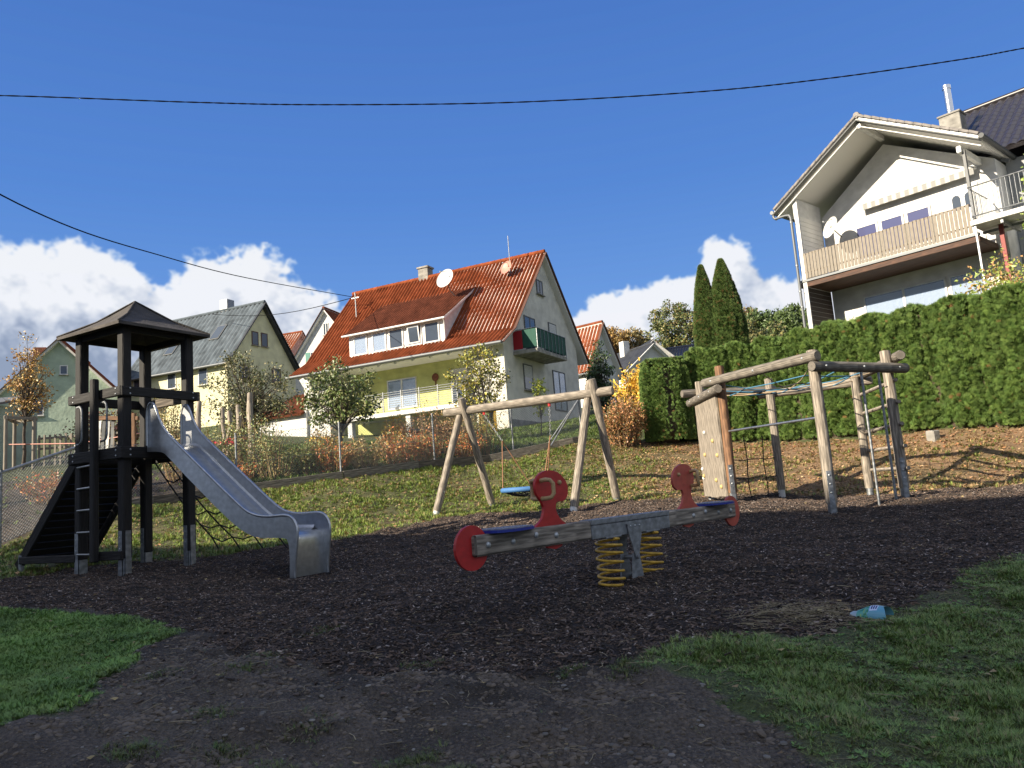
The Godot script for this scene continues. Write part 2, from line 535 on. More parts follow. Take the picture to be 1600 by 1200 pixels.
	for y in range(0, rows - 1):
		var el := 90.0 - (y + r0 + 0.5) / dg
		for x in W:
			var d := den[y * W + x]
			if d < 0.12: continue
			var a := smooth(0.12, 0.50, d)
			var yy := maxi(0, y - 16)
			var xx := posmod(x - 14, W)
			var g := d - den[yy * W + xx]
			var yb := maxi(0, y - 46)
			var deep: float = den[yb * W + x]
			var l := clampf(0.72 + 0.8 * g - 0.50 * maxf(deep, 0.0) + 0.03 * (minf(el, 20.0) - 13.0), 0.0, 1.0)
			var cc := base.lerp(mid, l * 2.0) if l < 0.5 else mid.lerp(white, l * 2.0 - 1.0)
			im.set_pixel(x, y + r0, im.get_pixel(x, y + r0).lerp(cc, a * 0.97))
	return ImageTexture.create_from_image(im)

func make_camera_and_light():
	var cam := Camera3D.new()
	cam.name = "camera"
	cam.fov = 53.13
	cam.near = 0.05
	cam.far = 2000.0
	cam.position = Vector3(0, 1.3, 0)
	cam.basis = Basis(Vector3.RIGHT, deg_to_rad(8.0)) * Basis(Vector3.BACK, -atan(0.075))
	add_child(cam)
	cam.current = true
	var sky := Sky.new()
	var pm := PanoramaSkyMaterial.new()
	pm.panorama = make_sky()
	pm.energy_multiplier = 1.0
	sky.sky_material = pm
	var env := Environment.new()
	env.background_mode = Environment.BG_SKY
	env.sky = sky
	env.tonemap_mode = Environment.TONE_MAPPER_LINEAR
	env.tonemap_exposure = EXPOSURE
	env.sdfgi_enabled = true
	env.ssao_enabled = true
	env.ssil_enabled = true
	var we := WorldEnvironment.new()
	we.name = "world_environment"
	we.environment = env
	add_child(we)
	var sun := DirectionalLight3D.new()
	sun.name = "sun"
	sun.light_energy = 1.6
	sun.light_color = Color(1.0, 0.945, 0.85)
	sun.light_angular_distance = 0.5
	sun.shadow_enabled = true
	var az := deg_to_rad(62.0)
	var el := deg_to_rad(25.0)
	var to_sun := Vector3(-sin(az) * cos(el), sin(el), cos(az) * cos(el))
	sun.basis = Basis.looking_at(-to_sun, Vector3.UP)
	add_child(sun)

# ---------------------------------------------------------------- ground
# x, distance, weight of the hill's control points
var ctl := PackedFloat32Array([-8, -25, -0.0404, 10, -25, -0.0289, -40, -10, -0.0047, 40, -5, 0.0216, 0, -8, 0.0082, -6, 0, 0.0186, 0, 0, -0.0443, 6, 0, 0.0205, -3.5, 2.5, 0.1128, 0, 2.5, 0.1063, 3.5, 2.5, 0.0470, -2.4, 3.6, -0.1887, 0, 4, -0.0017, 1.97, 4.6, -0.0656, -4.69, 7, -0.1199, -2.77, 6.2, 0.1176, 0.73, 6.2, -0.0475, 3.78, 6, -0.0189, -8, 6, -0.0249, 8, 6, -0.0214, -5, 9.8, 0.0285, -5.82, 10.27, 0.0588, -4.54, 10.6, -0.0977, -5.37, 11.1, 0.0558, -7.4, 10.2, -0.0216, -3.6, 9.1, 0.0235, 0, 9.5, 0.0306, 3, 9, 0.0414, 4.29, 10.8, 0.0347, 5.7, 11.6, -0.0703, 6.05, 13.5, -0.0013, 4.83, 14.4, 0.1836, 3.44, 12.6, -0.1344, 3.4, 14.06, 0.0554, 9, 10, 0.0100, 8.5, 13, 0.0828, -1.7, 15.3, 0.0539, -0.59, 16.3, 0.2615, 0.9, 13.7, -0.0663, 1.81, 14.6, -0.0204, -4, 13, 0.0736, -1, 12, -0.0583, -9.5, 12.2, -0.1483, -8.74, 13, 0.5370, -8.16, 14.2, -0.7037, -7.86, 15.5, 0.3106, -6.03, 16.5, 0.0015, -4.02, 17.5, -0.1107, -2.04, 19, -0.1385, -0.09, 20, 0.1651, 1.75, 20.5, -0.3244, 3.45, 20.5, 0.1676, 4.34, 20.3, -0.0610, 6.35, 19.5, 0.3391, 7.35, 18, -0.0824, 10.06, 15.5, -0.0064, 13.5, 12, 0.0581, 3.5, 17, -0.1501, 6.5, 16.2, 0.0450, 9, 14.2, 0.0045, -16, 24, -0.0259, -9.6, 24, 0.0098, -7.9, 22, -0.0224, -3, 24, -0.0105, 2, 26, 0.1529, -12, 18, -0.1006, -14, 14, 0.1358, -25, 14, -0.0069, -0.2, 33.7, -0.0002, -8, 36, 0.0278, 4, 44, 0.0683, -25, 53, 0.1325, -18, 50, -0.0768, -32, 50, -0.1042, -45, 50, 0.0386, -17, 70, -0.0887, 7, 55, 0.0324, 13, 72, 0.0934, 8, 24, -0.2719, 12, 22, -0.1997, 14, 27, 0.0878, 20, 30, -0.0394, 25, 20, -0.0514, 22, 60, -0.0466, 20, 90, -0.0826, 0, 100, 0.0115, -40, 100, -0.0096, 60, 60, 0.0239, 60, 120, -0.0074, -90, 60, 0.0009, -90, 160, 0.0059, 0, 180, 0.0018, 90, 180, 0.0150, 5.5, 24, 0.0110, -60, 20, 0.0230])
var lawn := PackedVector2Array([Vector2(-14, 9.6), Vector2(-7.5, 8.4), Vector2(-4.76, 7.10), Vector2(-4.32, 6.95), Vector2(-3.73, 6.80), Vector2(-3.32, 6.70), Vector2(-2.99, 6.40), Vector2(-2.68, 6.00), Vector2(-2.56, 5.60), Vector2(-2.52, 5.25), Vector2(-2.39, 4.75), Vector2(-2.30, 4.30), Vector2(-2.28, 4.05), Vector2(-2.32, 3.90), Vector2(-2.39, 3.80), Vector2(-2.44, 3.65), Vector2(-2.6, 3.2), Vector2(-3.2, 1.0), Vector2(-14, -2)])
var mulch := PackedVector2Array([Vector2(-12, 10.2), Vector2(-7.53, 10.45), Vector2(-6.63, 10.65), Vector2(-6.27, 11.10), Vector2(-4.80, 11.30), Vector2(-3.98, 11.60), Vector2(-2.96, 12.15), Vector2(-2.35, 13.20), Vector2(-1.63, 14.65), Vector2(-0.44, 15.50), Vector2(1.02, 14.50), Vector2(2.18, 14.25), Vector2(3.42, 14.55), Vector2(4.73, 14.90), Vector2(6.54, 13.15), Vector2(7.74, 12.00), Vector2(14, 10.2), Vector2(9, 9.2), Vector2(3.85, 6.10), Vector2(3.28, 5.65), Vector2(2.49, 4.95), Vector2(1.99, 4.50), Vector2(1.62, 4.30), Vector2(1.16, 4.50), Vector2(0.87, 4.35), Vector2(0.54, 4.05), Vector2(0.21, 3.95), Vector2(-0.11, 4.05), Vector2(-0.37, 4.10), Vector2(-0.66, 4.25), Vector2(-0.93, 4.25), Vector2(-1.24, 4.40), Vector2(-1.61, 4.65), Vector2(-2.09, 5.20), Vector2(-2.68, 6.00), Vector2(-3.3, 6.75), Vector2(-4.76, 7.2), Vector2(-7.5, 8.5), Vector2(-12, 9.3)])
var meadow := PackedVector2Array([Vector2(0.35, 4.10), Vector2(0.55, 4.10), Vector2(0.87, 4.35), Vector2(1.16, 4.50), Vector2(1.68, 4.45), Vector2(2.02, 4.55), Vector2(2.49, 4.95), Vector2(3.28, 5.65), Vector2(3.85, 6.10), Vector2(9, 9.2), Vector2(14, 10.2), Vector2(30, 10), Vector2(30, -6), Vector2(0.2, -6), Vector2(0.7, 2.2), Vector2(0.93, 2.95), Vector2(0.87, 3.25), Vector2(0.75, 3.60)])

var hill := Vector3(1.47040, 0.01631, 0.09276)
var gx := PackedFloat32Array()
var gz := PackedFloat32Array()
var gh := PackedFloat32Array()
var nz_a: FastNoiseLite
var nz_b: FastNoiseLite
var nz_c: FastNoiseLite

func hill_height(x: float, d: float) -> float:
	var s := hill.x + hill.y * x + hill.z * d
	for i in range(0, ctl.size(), 3):
		var dx := ctl[i] - x
		var dd := ctl[i + 1] - d
		s += sqrt(dx * dx + dd * dd + 1.44) * ctl[i + 2]
	return s

# 0 bank, 1 mulch, 2 lawn, 3 bare soil, 4 rough grass, 5 garden beyond the fence
func zone(x: float, d: float) -> int:
	var wx := x + 0.16 * nz_a.get_noise_2d(x * 2.0, d * 2.0) + 0.07 * nz_a.get_noise_2d(x * 9.0 + 50.0, d * 9.0)
	var wd := d + 0.16 * nz_a.get_noise_2d(x * 2.0 + 90.0, d * 2.0) + 0.07 * nz_a.get_noise_2d(x * 9.0, d * 9.0 + 70.0)
	var p := Vector2(wx, wd)
	if Geometry2D.is_point_in_polygon(p, lawn): return 2
	if Geometry2D.is_point_in_polygon(p, mulch): return 1
	if Geometry2D.is_point_in_polygon(p, meadow): return 4
	if d < 9.0 and x > -12.0 and x < 12.0: return 3
	if d > fence_line(x) + 0.1: return 5
	return 0

func fence_line(x: float) -> float:
	var q := [[-30.0, 10.0], [-9.5, 12.2], [-8.74, 13.0], [-8.16, 14.2], [-7.86, 15.5], [-6.03, 16.5], [-4.02, 17.5], [-2.04, 19.0], [-0.09, 20.0], [1.75, 20.5], [3.45, 20.4], [4.34, 20.2], [6.35, 19.4], [7.35, 18.0], [10.06, 15.5], [13.5, 12.0], [40.0, 2.0]]
	for i in q.size() - 1:
		if x >= q[i][0] and x <= q[i + 1][0]: return lerpf(q[i][1], q[i + 1][1], (x - q[i][0]) / (q[i + 1][0] - q[i][0]))
	return 20.0

func axis(stops: Array) -> PackedFloat32Array:
	var r := PackedFloat32Array()
	for s in stops:
		var k: int = maxi(1, int(round((s[1] - s[0]) / s[2])))
		for i in k: r.append(lerpf(s[0], s[1], float(i) / k))
	r.append(stops[-1][1])
	return r

func gy(x: float, d: float) -> float:
	var i := clampi(gx.bsearch(x) - 1, 0, gx.size() - 2)
	var j := clampi(gz.bsearch(d) - 1, 0, gz.size() - 2)
	var fx := clampf((x - gx[i]) / (gx[i + 1] - gx[i]), 0.0, 1.0)
	var fz := clampf((d - gz[j]) / (gz[j + 1] - gz[j]), 0.0, 1.0)
	var w := gx.size()
	return lerpf(lerpf(gh[j * w + i], gh[j * w + i + 1], fx), lerpf(gh[(j + 1) * w + i], gh[(j + 1) * w + i + 1], fx), fz)

func on_ground(x: float, d: float, up := 0.0) -> Vector3:
	return Vector3(x, gy(x, d) + up, -d)

func soil_color(x: float, d: float, z: int) -> Color:
	var a := nz_b.get_noise_2d(x, d)
	var b := nz_c.get_noise_2d(x, d)
	match z:
		1: return Color(0.062, 0.047, 0.038) * (1.0 + 0.45 * a + 0.35 * b)
		2: return Color(0.12, 0.15, 0.055) * (1.0 + 0.3 * b)
		3: return Color(0.09, 0.070, 0.052).lerp(Color(0.19, 0.152, 0.116), clampf(0.5 + 1.3 * a + 0.5 * b, 0.0, 1.0)) * (1.0 + 0.35 * b)
		4: return Color(0.20, 0.165, 0.095).lerp(Color(0.15, 0.19, 0.06), clampf(0.6 + 1.2 * a, 0.0, 1.0)) * (1.0 + 0.3 * b)
		5:
			if x < -6.8 and d < 20.5: return Color(0.105, 0.078, 0.055) * (1.0 + 0.5 * a + 0.4 * b)
			return Color(0.13, 0.16, 0.055) * (1.0 + 0.3 * a + 0.3 * b)
	var dry := clampf(smooth(1.0, 5.0, x) + 0.7 * a, 0.0, 1.0)
	return Color(0.20, 0.20, 0.075).lerp(Color(0.42, 0.265, 0.145), dry) * (1.0 + 0.4 * b)

func make_ground():
	nz_a = noise(0.5, 3, 31)
	nz_b = noise(0.55, 3, 32)
	nz_c = noise(2.6, 3, 33)
	gx = axis([[-700, -120, 58], [-120, -30, 6.0], [-30, -12, 1.2], [-12, -5, 0.14], [-5, 5, 0.07], [5, 12, 0.14], [12, 30, 1.2], [30, 120, 6.0], [120, 700, 58]])
	gz = axis([[-300, -40, 26], [-40, 0, 4.0], [0, 2.4, 0.4], [2.4, 6.5, 0.06], [6.5, 12, 0.09], [12, 22, 0.16], [22, 40, 0.9], [40, 120, 4.0], [120, 800, 45]])
	var w := gx.size()
	var h := gz.size()
	gh.resize(w * h)
	var vs := PackedVector3Array()
	var cs := PackedColorArray()
	vs.resize(w * h); cs.resize(w * h)
	var rough := noise(1.6, 4, 41)
	var fine := noise(6.0, 2, 42)
	var mound := noise(0.35, 2, 43)
	for j in h:
		var d := gz[j]
		for i in w:
			var x := gx[i]
			var near := x > -14.0 and x < 14.0 and d > -2.0 and d < 24.0
			var y := hill_height(x, clampf(d, -60.0, 260.0))
			var z := 5
			if near:
				z = zone(x, d)
				var am := 0.05
				if z == 1: am = 0.055
				elif z == 2: am = 0.015
				elif z == 3: am = 0.065
				y += am * (rough.get_noise_2d(x, d) + 0.35 * fine.get_noise_2d(x, d)) + 0.05 * mound.get_noise_2d(x, d)
				if z == 2: y += 0.008
			if near:
				for q in [[1.25, 13.4, 0.10, 0.14], [0.2, 14.8, 0.06, 0.4], [-0.4, 4.9, 0.05, 0.12], [2.05, 7.5, 0.05, 0.12], [-2.55, 9.0, 0.08, 0.25], [0.83, 6.2, -0.02, 0.3]]:
					var ex: float = (x - q[0]) * (x - q[0]) + (d - q[1]) * (d - q[1])
					if ex < 2.0: y -= q[2] * exp(-ex / q[3])
			gh[j * w + i] = y
			vs[j * w + i] = Vector3(x, y, -d)
			cs[j * w + i] = soil_color(x, d, z)
	var ns := PackedVector3Array()
	ns.resize(w * h)
	for j in h:
		for i in w:
			var a := vs[j * w + mini(i + 1, w - 1)] - vs[j * w + maxi(i - 1, 0)]
			var b := vs[mini(j + 1, h - 1) * w + i] - vs[maxi(j - 1, 0) * w + i]
			ns[j * w + i] = a.cross(b).normalized()
	var idx := PackedInt32Array()
	for j in h - 1:
		for i in w - 1:
			var k := j * w + i
			idx.append_array(PackedInt32Array([k, k + w, k + 1, k + 1, k + w, k + w + 1]))
	var arr := []
	arr.resize(Mesh.ARRAY_MAX)
	arr[Mesh.ARRAY_VERTEX] = vs
	arr[Mesh.ARRAY_NORMAL] = ns
	arr[Mesh.ARRAY_COLOR] = cs
	arr[Mesh.ARRAY_INDEX] = idx
	var am2 := ArrayMesh.new()
	am2.add_surface_from_arrays(Mesh.PRIMITIVE_TRIANGLES, arr)
	var m := mat(Color(1, 1, 1), 0.95, 0, gray_tex(noise(0.07, 5, 71), 512, 512, 0.45, 1.0), 1.1, bump_tex(noise(0.10, 5, 72), 512, 512, 9.0), 1.2)
	m.vertex_color_use_as_albedo = true
	am2.surface_set_material(0, m)
	var o := inst("ground", am2, self)
	o.set_meta("kind", "structure")

# ---------------------------------------------------------------- playground equipment
func bolt_heads(pts: Array, r: float, m: Material, parent: Node, dir: Vector3):
	for p in pts:
		var b := MB.new()
		var y := dir.normalized()
		var x := y.cross(Vector3.UP)
		if x.length() < 0.1: x = y.cross(Vector3.RIGHT)
		x = x.normalized()
		b.lathe([Vector2(r, 0), Vector2(r * 0.9, r * 0.35), Vector2(r * 0.55, r * 0.65), Vector2(0, r * 0.75)], 10, Transform3D(Basis(x, y, x.cross(y)), p))
		part("bolt", b, m, parent)

func play_tower():
	var base := gy(-5.18, 10.44)
	var t := thing("play_tower", "black stained wooden play tower with pyramid roof, ladder and plank ramp", "play tower", Vector3(-5.18, base, -10.44), deg_to_rad(-29.8))
	var h := 0.47
	var corners := [Vector2(-h, h), Vector2(h, h), Vector2(h, -h), Vector2(-h, -h)]
	for c in corners:
		var b := MB.new()
		b.box(Vector3(c.x, 1.66, c.y), Vector3(0.125, 2.96, 0.125), 0.012)
		part("post", b, M.black_wood, t)
		var s := MB.new()
		var o: float = 0.068
		s.box(Vector3(c.x + o * signf(c.x), 0.19, c.y + 0.0), Vector3(0.008, 0.66, 0.075), 0.002)
		s.box(Vector3(c.x, 0.19, c.y + o), Vector3(0.075, 0.66, 0.008), 0.002)
		s.box(Vector3(c.x, 0.04, c.y), Vector3(0.11, 0.28, 0.11), 0.004)
		part("post_shoe", s, M.galv, t)
		bolt_heads([Vector3(c.x, 0.30, c.y + 0.073), Vector3(c.x, 0.44, c.y + 0.073)], 0.011, M.bolt, t, Vector3.BACK)
	# beams on each side, overlapping past the posts
	for lv in [[1.50, 0.15], [2.29, 0.125]]:
		var y: float = lv[0]
		var hh: float = lv[1]
		for sd in 4:
			if lv[0] > 2.0 and sd == 0:
				# above the ladder the rail only spans from the stile to the corner
				var q := MB.new()
				q.box(Vector3(-0.02, y, h + 0.092), Vector3(1.16, hh, 0.055), 0.01)
				part("rail", q, M.black_wood, t)
				continue
			var b := MB.new()
			var m: Material = M.black_wood
			if lv[0] > 2.0 and sd == 2: m = M.worn_wood
			match sd:
				0: b.box(Vector3(0, y, h + 0.092), Vector3(1.18, hh, 0.055), 0.01)
				1: b.box(Vector3(h + 0.092, y - 0.004, 0), Vector3(0.055, hh, 1.16), 0.01)
				2: b.box(Vector3(0, y, -h - 0.092), Vector3(1.18, hh, 0.055), 0.01)
				3: b.box(Vector3(-h - 0.092, y - 0.004, 0), Vector3(0.055, hh, 1.16), 0.01)
			part("rail" if lv[0] > 2.0 else "platform_beam", b, m, t)
		bolt_heads([Vector3(h, y - 0.035, h + 0.121), Vector3(h, y + 0.035, h + 0.121), Vector3(-h, y - 0.035, h + 0.121), Vector3(-h, y + 0.035, h + 0.121)], 0.012, M.bolt, t, Vector3.BACK)
		bolt_heads([Vector3(h + 0.121, y - 0.035, h), Vector3(h + 0.121, y + 0.035, h), Vector3(h + 0.121, y - 0.03, -h), Vector3(h + 0.121, y + 0.04, -h)], 0.012, M.bolt, t, Vector3.RIGHT)
	for k in 8:
		var b := MB.new()
		b.box(Vector3(0, 1.545, -0.41 + k * 0.117), Vector3(0.80, 0.035, 0.108), 0.006)
		part("platform_board", b, M.black_wood, t)
	# roof: four felt-covered panels meeting at the ridge lines
	var e := 0.69
	var ye := 3.17
	var ya := 3.66
	var cs := [Vector3(-e, ye, e), Vector3(e, ye, e), Vector3(e, ye, -e), Vector3(-e, ye, -e)]
	for k in 4:
		var a: Vector3 = cs[k]
		var b: Vector3 = cs[(k + 1) % 4]
		var top := Vector3(0, ya, 0)
		var mid := (a + b) * 0.5
		var p := MB.new()
		var rows := 6
		for i in rows:
			var f0 := float(i) / rows
			var f1 := float(i + 1) / rows
			var sag0 := Vector3.UP * -0.05 * sin(PI * f0)
			var sag1 := Vector3.UP * -0.05 * sin(PI * f1)
			p.quad(a.lerp(top, f0) + sag0, b.lerp(top, f0) + sag0, b.lerp(top, f1) + sag1, a.lerp(top, f1) + sag1)
			var dn := Vector3.DOWN * 0.04
			p.quad(b.lerp(top, f0) + sag0 + dn, a.lerp(top, f0) + sag0 + dn, a.lerp(top, f1) + sag1 + dn, b.lerp(top, f1) + sag1 + dn)
		p.quad(a + Vector3.DOWN * 0.04, b + Vector3.DOWN * 0.04, b, a)
		part("roof_panel", p, M.felt, t)
		var r := MB.new()
		r.tube([a + Vector3.UP * 0.004, a.lerp(top, 0.5) + Vector3.DOWN * 0.044, top + Vector3.UP * 0.004], 0.014, 6)
		part("roof_ridge", r, M.felt, t)
		var f := MB.new()
		f.bar(a * Vector3(0.72, 1, 0.72) + Vector3.DOWN * 0.045, b * Vector3(0.72, 1, 0.72) + Vector3.DOWN * 0.045, 0.04, 0.09, 0.006)
		part("roof_beam", f, M.black_wood, t)
	# ladder
	var st := MB.new()
	st.box(Vector3(0.09, 1.32, h + 0.17), Vector3(0.095, 2.34, 0.085), 0.014)
	part("ladder_stile", st, M.black_wood, t)
	var sb := MB.new()
	sb.box(Vector3(0.28, 0.22, h + 0.095), Vector3(0.55, 0.11, 0.05), 0.008)
	part("ladder_brace", sb, M.black_wood, t)
	for k in 5:
		var r := MB.new()
		var y := 0.25 + k * 0.283
		r.tube([Vector3(-h + 0.03, y, h + 0.075), Vector3(0.06, y, h + 0.165)], 0.0135, 8)
		part("rung", r, M.steel, t)
	for s in [[-h + 0.05, 1.0], [0.13, 1.0]]:
		var g := MB.new()
		var x: float = s[0]
		g.tube([Vector3(x, 1.68, h + 0.1), Vector3(x + 0.10, 1.68, h + 0.12), Vector3(x + 0.135, 1.71, h + 0.12), Vector3(x + 0.15, 1.76, h + 0.12), Vector3(x + 0.15, 2.10, h + 0.12), Vector3(x + 0.135, 2.15, h + 0.12), Vector3(x + 0.10, 2.18, h + 0.12), Vector3(x, 2.18, h + 0.1)], 0.014, 8)
		part("grab_handle", g, M.galv_dull, t)
	# plank ramp on the far left side
	var dx := 1.45
	var sl := Vector3(-dx, -1.40, 0).normalized()
	var up := Vector3(-sl.y, sl.x, 0)
	if up.y < 0: up = -up
	for z in [h + 0.02, -h - 0.02]:
		var b := MB.new()
		b.bar(Vector3(-h - 0.04, 1.53, z), Vector3(-h - dx - 0.04, 0.10, z), 0.05, 0.15, 0.01, up)
		part("ramp_stringer", b, M.black_wood, t)
	for k in 15:
		var f := (k + 0.5) / 15.0
		var b := MB.new()
		var p := Vector3(-h - 0.04, 1.58, 0).lerp(Vector3(-h - dx - 0.04, 0.15, 0), f)
		b.box(p, Vector3(0.122, 0.028, 0.91), 0.005, Basis(-sl, up, Vector3.BACK))
		part("ramp_board", b, M.black_wood, t)
	for z in [h + 0.03, -h - 0.03]:
		var b := MB.new()
		b.box(Vector3(-h - dx + 0.06, 0.10, z), Vector3(0.075, 0.34, 0.05), 0.006)
		part("ramp_foot", b, M.galv_dull, t)
	var gb := MB.new()
	gb.box(Vector3(-h - dx * 0.5 + 0.03, 0.20, h + 0.06), Vector3(dx - 0.1, 0.10, 0.04), 0.008)
	part("ground_beam", gb, M.black_wood, t)
	# climbing net behind
	var rows := 6
	var colsn := 6
	var grid := []
	for i in rows + 1:
		var line := []
		for j in colsn + 1:
			var f := float(i) / rows
			var x := lerpf(lerpf(-0.42, 0.42, float(j) / colsn), lerpf(-0.35, 1.15, float(j) / colsn), f)
			var foot := t.transform * Vector3(x, 0, -h - 0.10 - 1.1 * f)
			var p := Vector3(x, lerpf(1.46, gy(foot.x, -foot.z) - base + 0.03, f) - 0.07 * sin(PI * f), -h - 0.10 - 1.1 * f)
			if j % 2 == 1: p.y -= 0.05
			line.append(p)
		grid.append(line)
	for j in range(0, colsn + 1, 2):
		var b := MB.new()
		var l := []
		for i in rows + 1: l.append(grid[i][j])
		l[rows] = l[rows] + Vector3(0, -0.18, -0.05)
		b.tube(l, 0.011, 6)
		part("net_rope", b, M.rope_black, t)
	for i in range(1, rows):
		var b := MB.new()
		b.tube(grid[i], 0.010, 6)
		part("net_rope", b, M.rope_black, t)

func slide_pts(a: Array) -> Array:
	# Catmull-Rom through 2D profile points
	var r := []
	for i in a.size() - 1:
		var p0: Vector2 = a[maxi(i - 1, 0)]
		var p1: Vector2 = a[i]
		var p2: Vector2 = a[i + 1]
		var p3: Vector2 = a[mini(i + 2, a.size() - 1)]
		for k in 5:
			r.append(p1.cubic_interpolate(p2, p0, p3, k / 5.0))
	r.append(a[-1])
	return r

func steel_slide():
	var base := gy(-5.18, 10.44)
	var t := thing("slide", "stainless steel slide with high rounded cheeks leading down from play tower", "slide", Vector3(-5.18, base, -10.44), deg_to_rad(-29.8))
	var x0 := 0.62
	var sx := 0.955
	var rail := slide_pts([Vector2(0, 1.58), Vector2(0.0, 1.95), Vector2(0.03, 2.09), Vector2(0.10, 2.13), Vector2(0.17, 2.07), Vector2(0.26, 1.90), Vector2(0.41, 1.72), Vector2(0.8, 1.43), Vector2(1.4, 1.0), Vector2(1.72, 0.775), Vector2(1.92, 0.65), Vector2(2.1, 0.59), Vector2(2.3, 0.57), Vector2(2.55, 0.57), Vector2(2.66, 0.545), Vector2(2.73, 0.47), Vector2(2.75, 0.35), Vector2(2.70, 0.02), Vector2(2.69, -0.12)])
	var under := slide_pts([Vector2(0.0, 1.50), Vector2(0.3, 1.47), Vector2(0.45, 1.39), Vector2(0.8, 1.13), Vector2(1.4, 0.70), Vector2(1.72, 0.49), Vector2(1.95, 0.38), Vector2(2.15, 0.335), Vector2(2.5, 0.32), Vector2(2.60, 0.28), Vector2(2.62, 0.1), Vector2(2.61, -0.12)])
	var bed := slide_pts([Vector2(0.0, 1.56), Vector2(0.28, 1.545), Vector2(0.45, 1.47), Vector2(0.8, 1.22), Vector2(1.4, 0.79), Vector2(1.74, 0.56), Vector2(1.97, 0.445), Vector2(2.2, 0.395), Vector2(2.5, 0.38), Vector2(2.60, 0.355), Vector2(2.645, 0.29), Vector2(2.65, 0.1), Vector2(2.64, -0.12)])
	for l in [rail, under, bed]:
		for i in l.size(): l[i] = Vector2(l[i].x * sx, l[i].y)
	var half := 0.255
	for s in [1.0, -1.0]:
		var poly := PackedVector2Array()
		for p in rail: poly.append(p)
		var rv := under.duplicate()
		rv.reverse()
		for p in rv: poly.append(p)
		var b := MB.new()
		b.prism(poly, -0.004, 0.004, Transform3D(Basis.IDENTITY, Vector3(x0, 0, s * half)))
		var cheek := part("cheek", b, M.slide, t)
		var e := MB.new()
		var l := []
		for p in rail: l.append(Vector3(x0 + p.x, p.y, s * half))
		e.tube(l, 0.017, 8)
		part("rolled_edge", e, M.slide, cheek)
	var b := MB.new()
	var zs := [-half, -half * 0.93, -half * 0.75, 0.0, half * 0.75, half * 0.93, half]
	var lift := [0.06, 0.02, 0.0, -0.006, 0.0, 0.02, 0.06]
	for i in bed.size() - 1:
		var p: Vector2 = bed[i]
		var q: Vector2 = bed[i + 1]
		var flat := 1.0 if p.x < 2.38 else 0.0
		for k in zs.size() - 1:
			var A := Vector3(x0 + p.x, p.y + lift[k] * flat, zs[k])
			var B := Vector3(x0 + p.x, p.y + lift[k + 1] * flat, zs[k + 1])
			var C := Vector3(x0 + q.x, q.y + lift[k + 1] * flat, zs[k + 1])
			var D := Vector3(x0 + q.x, q.y + lift[k] * flat, zs[k])
			b.quad(A, B, C, D)
	part("bed", b, M.slide, t)

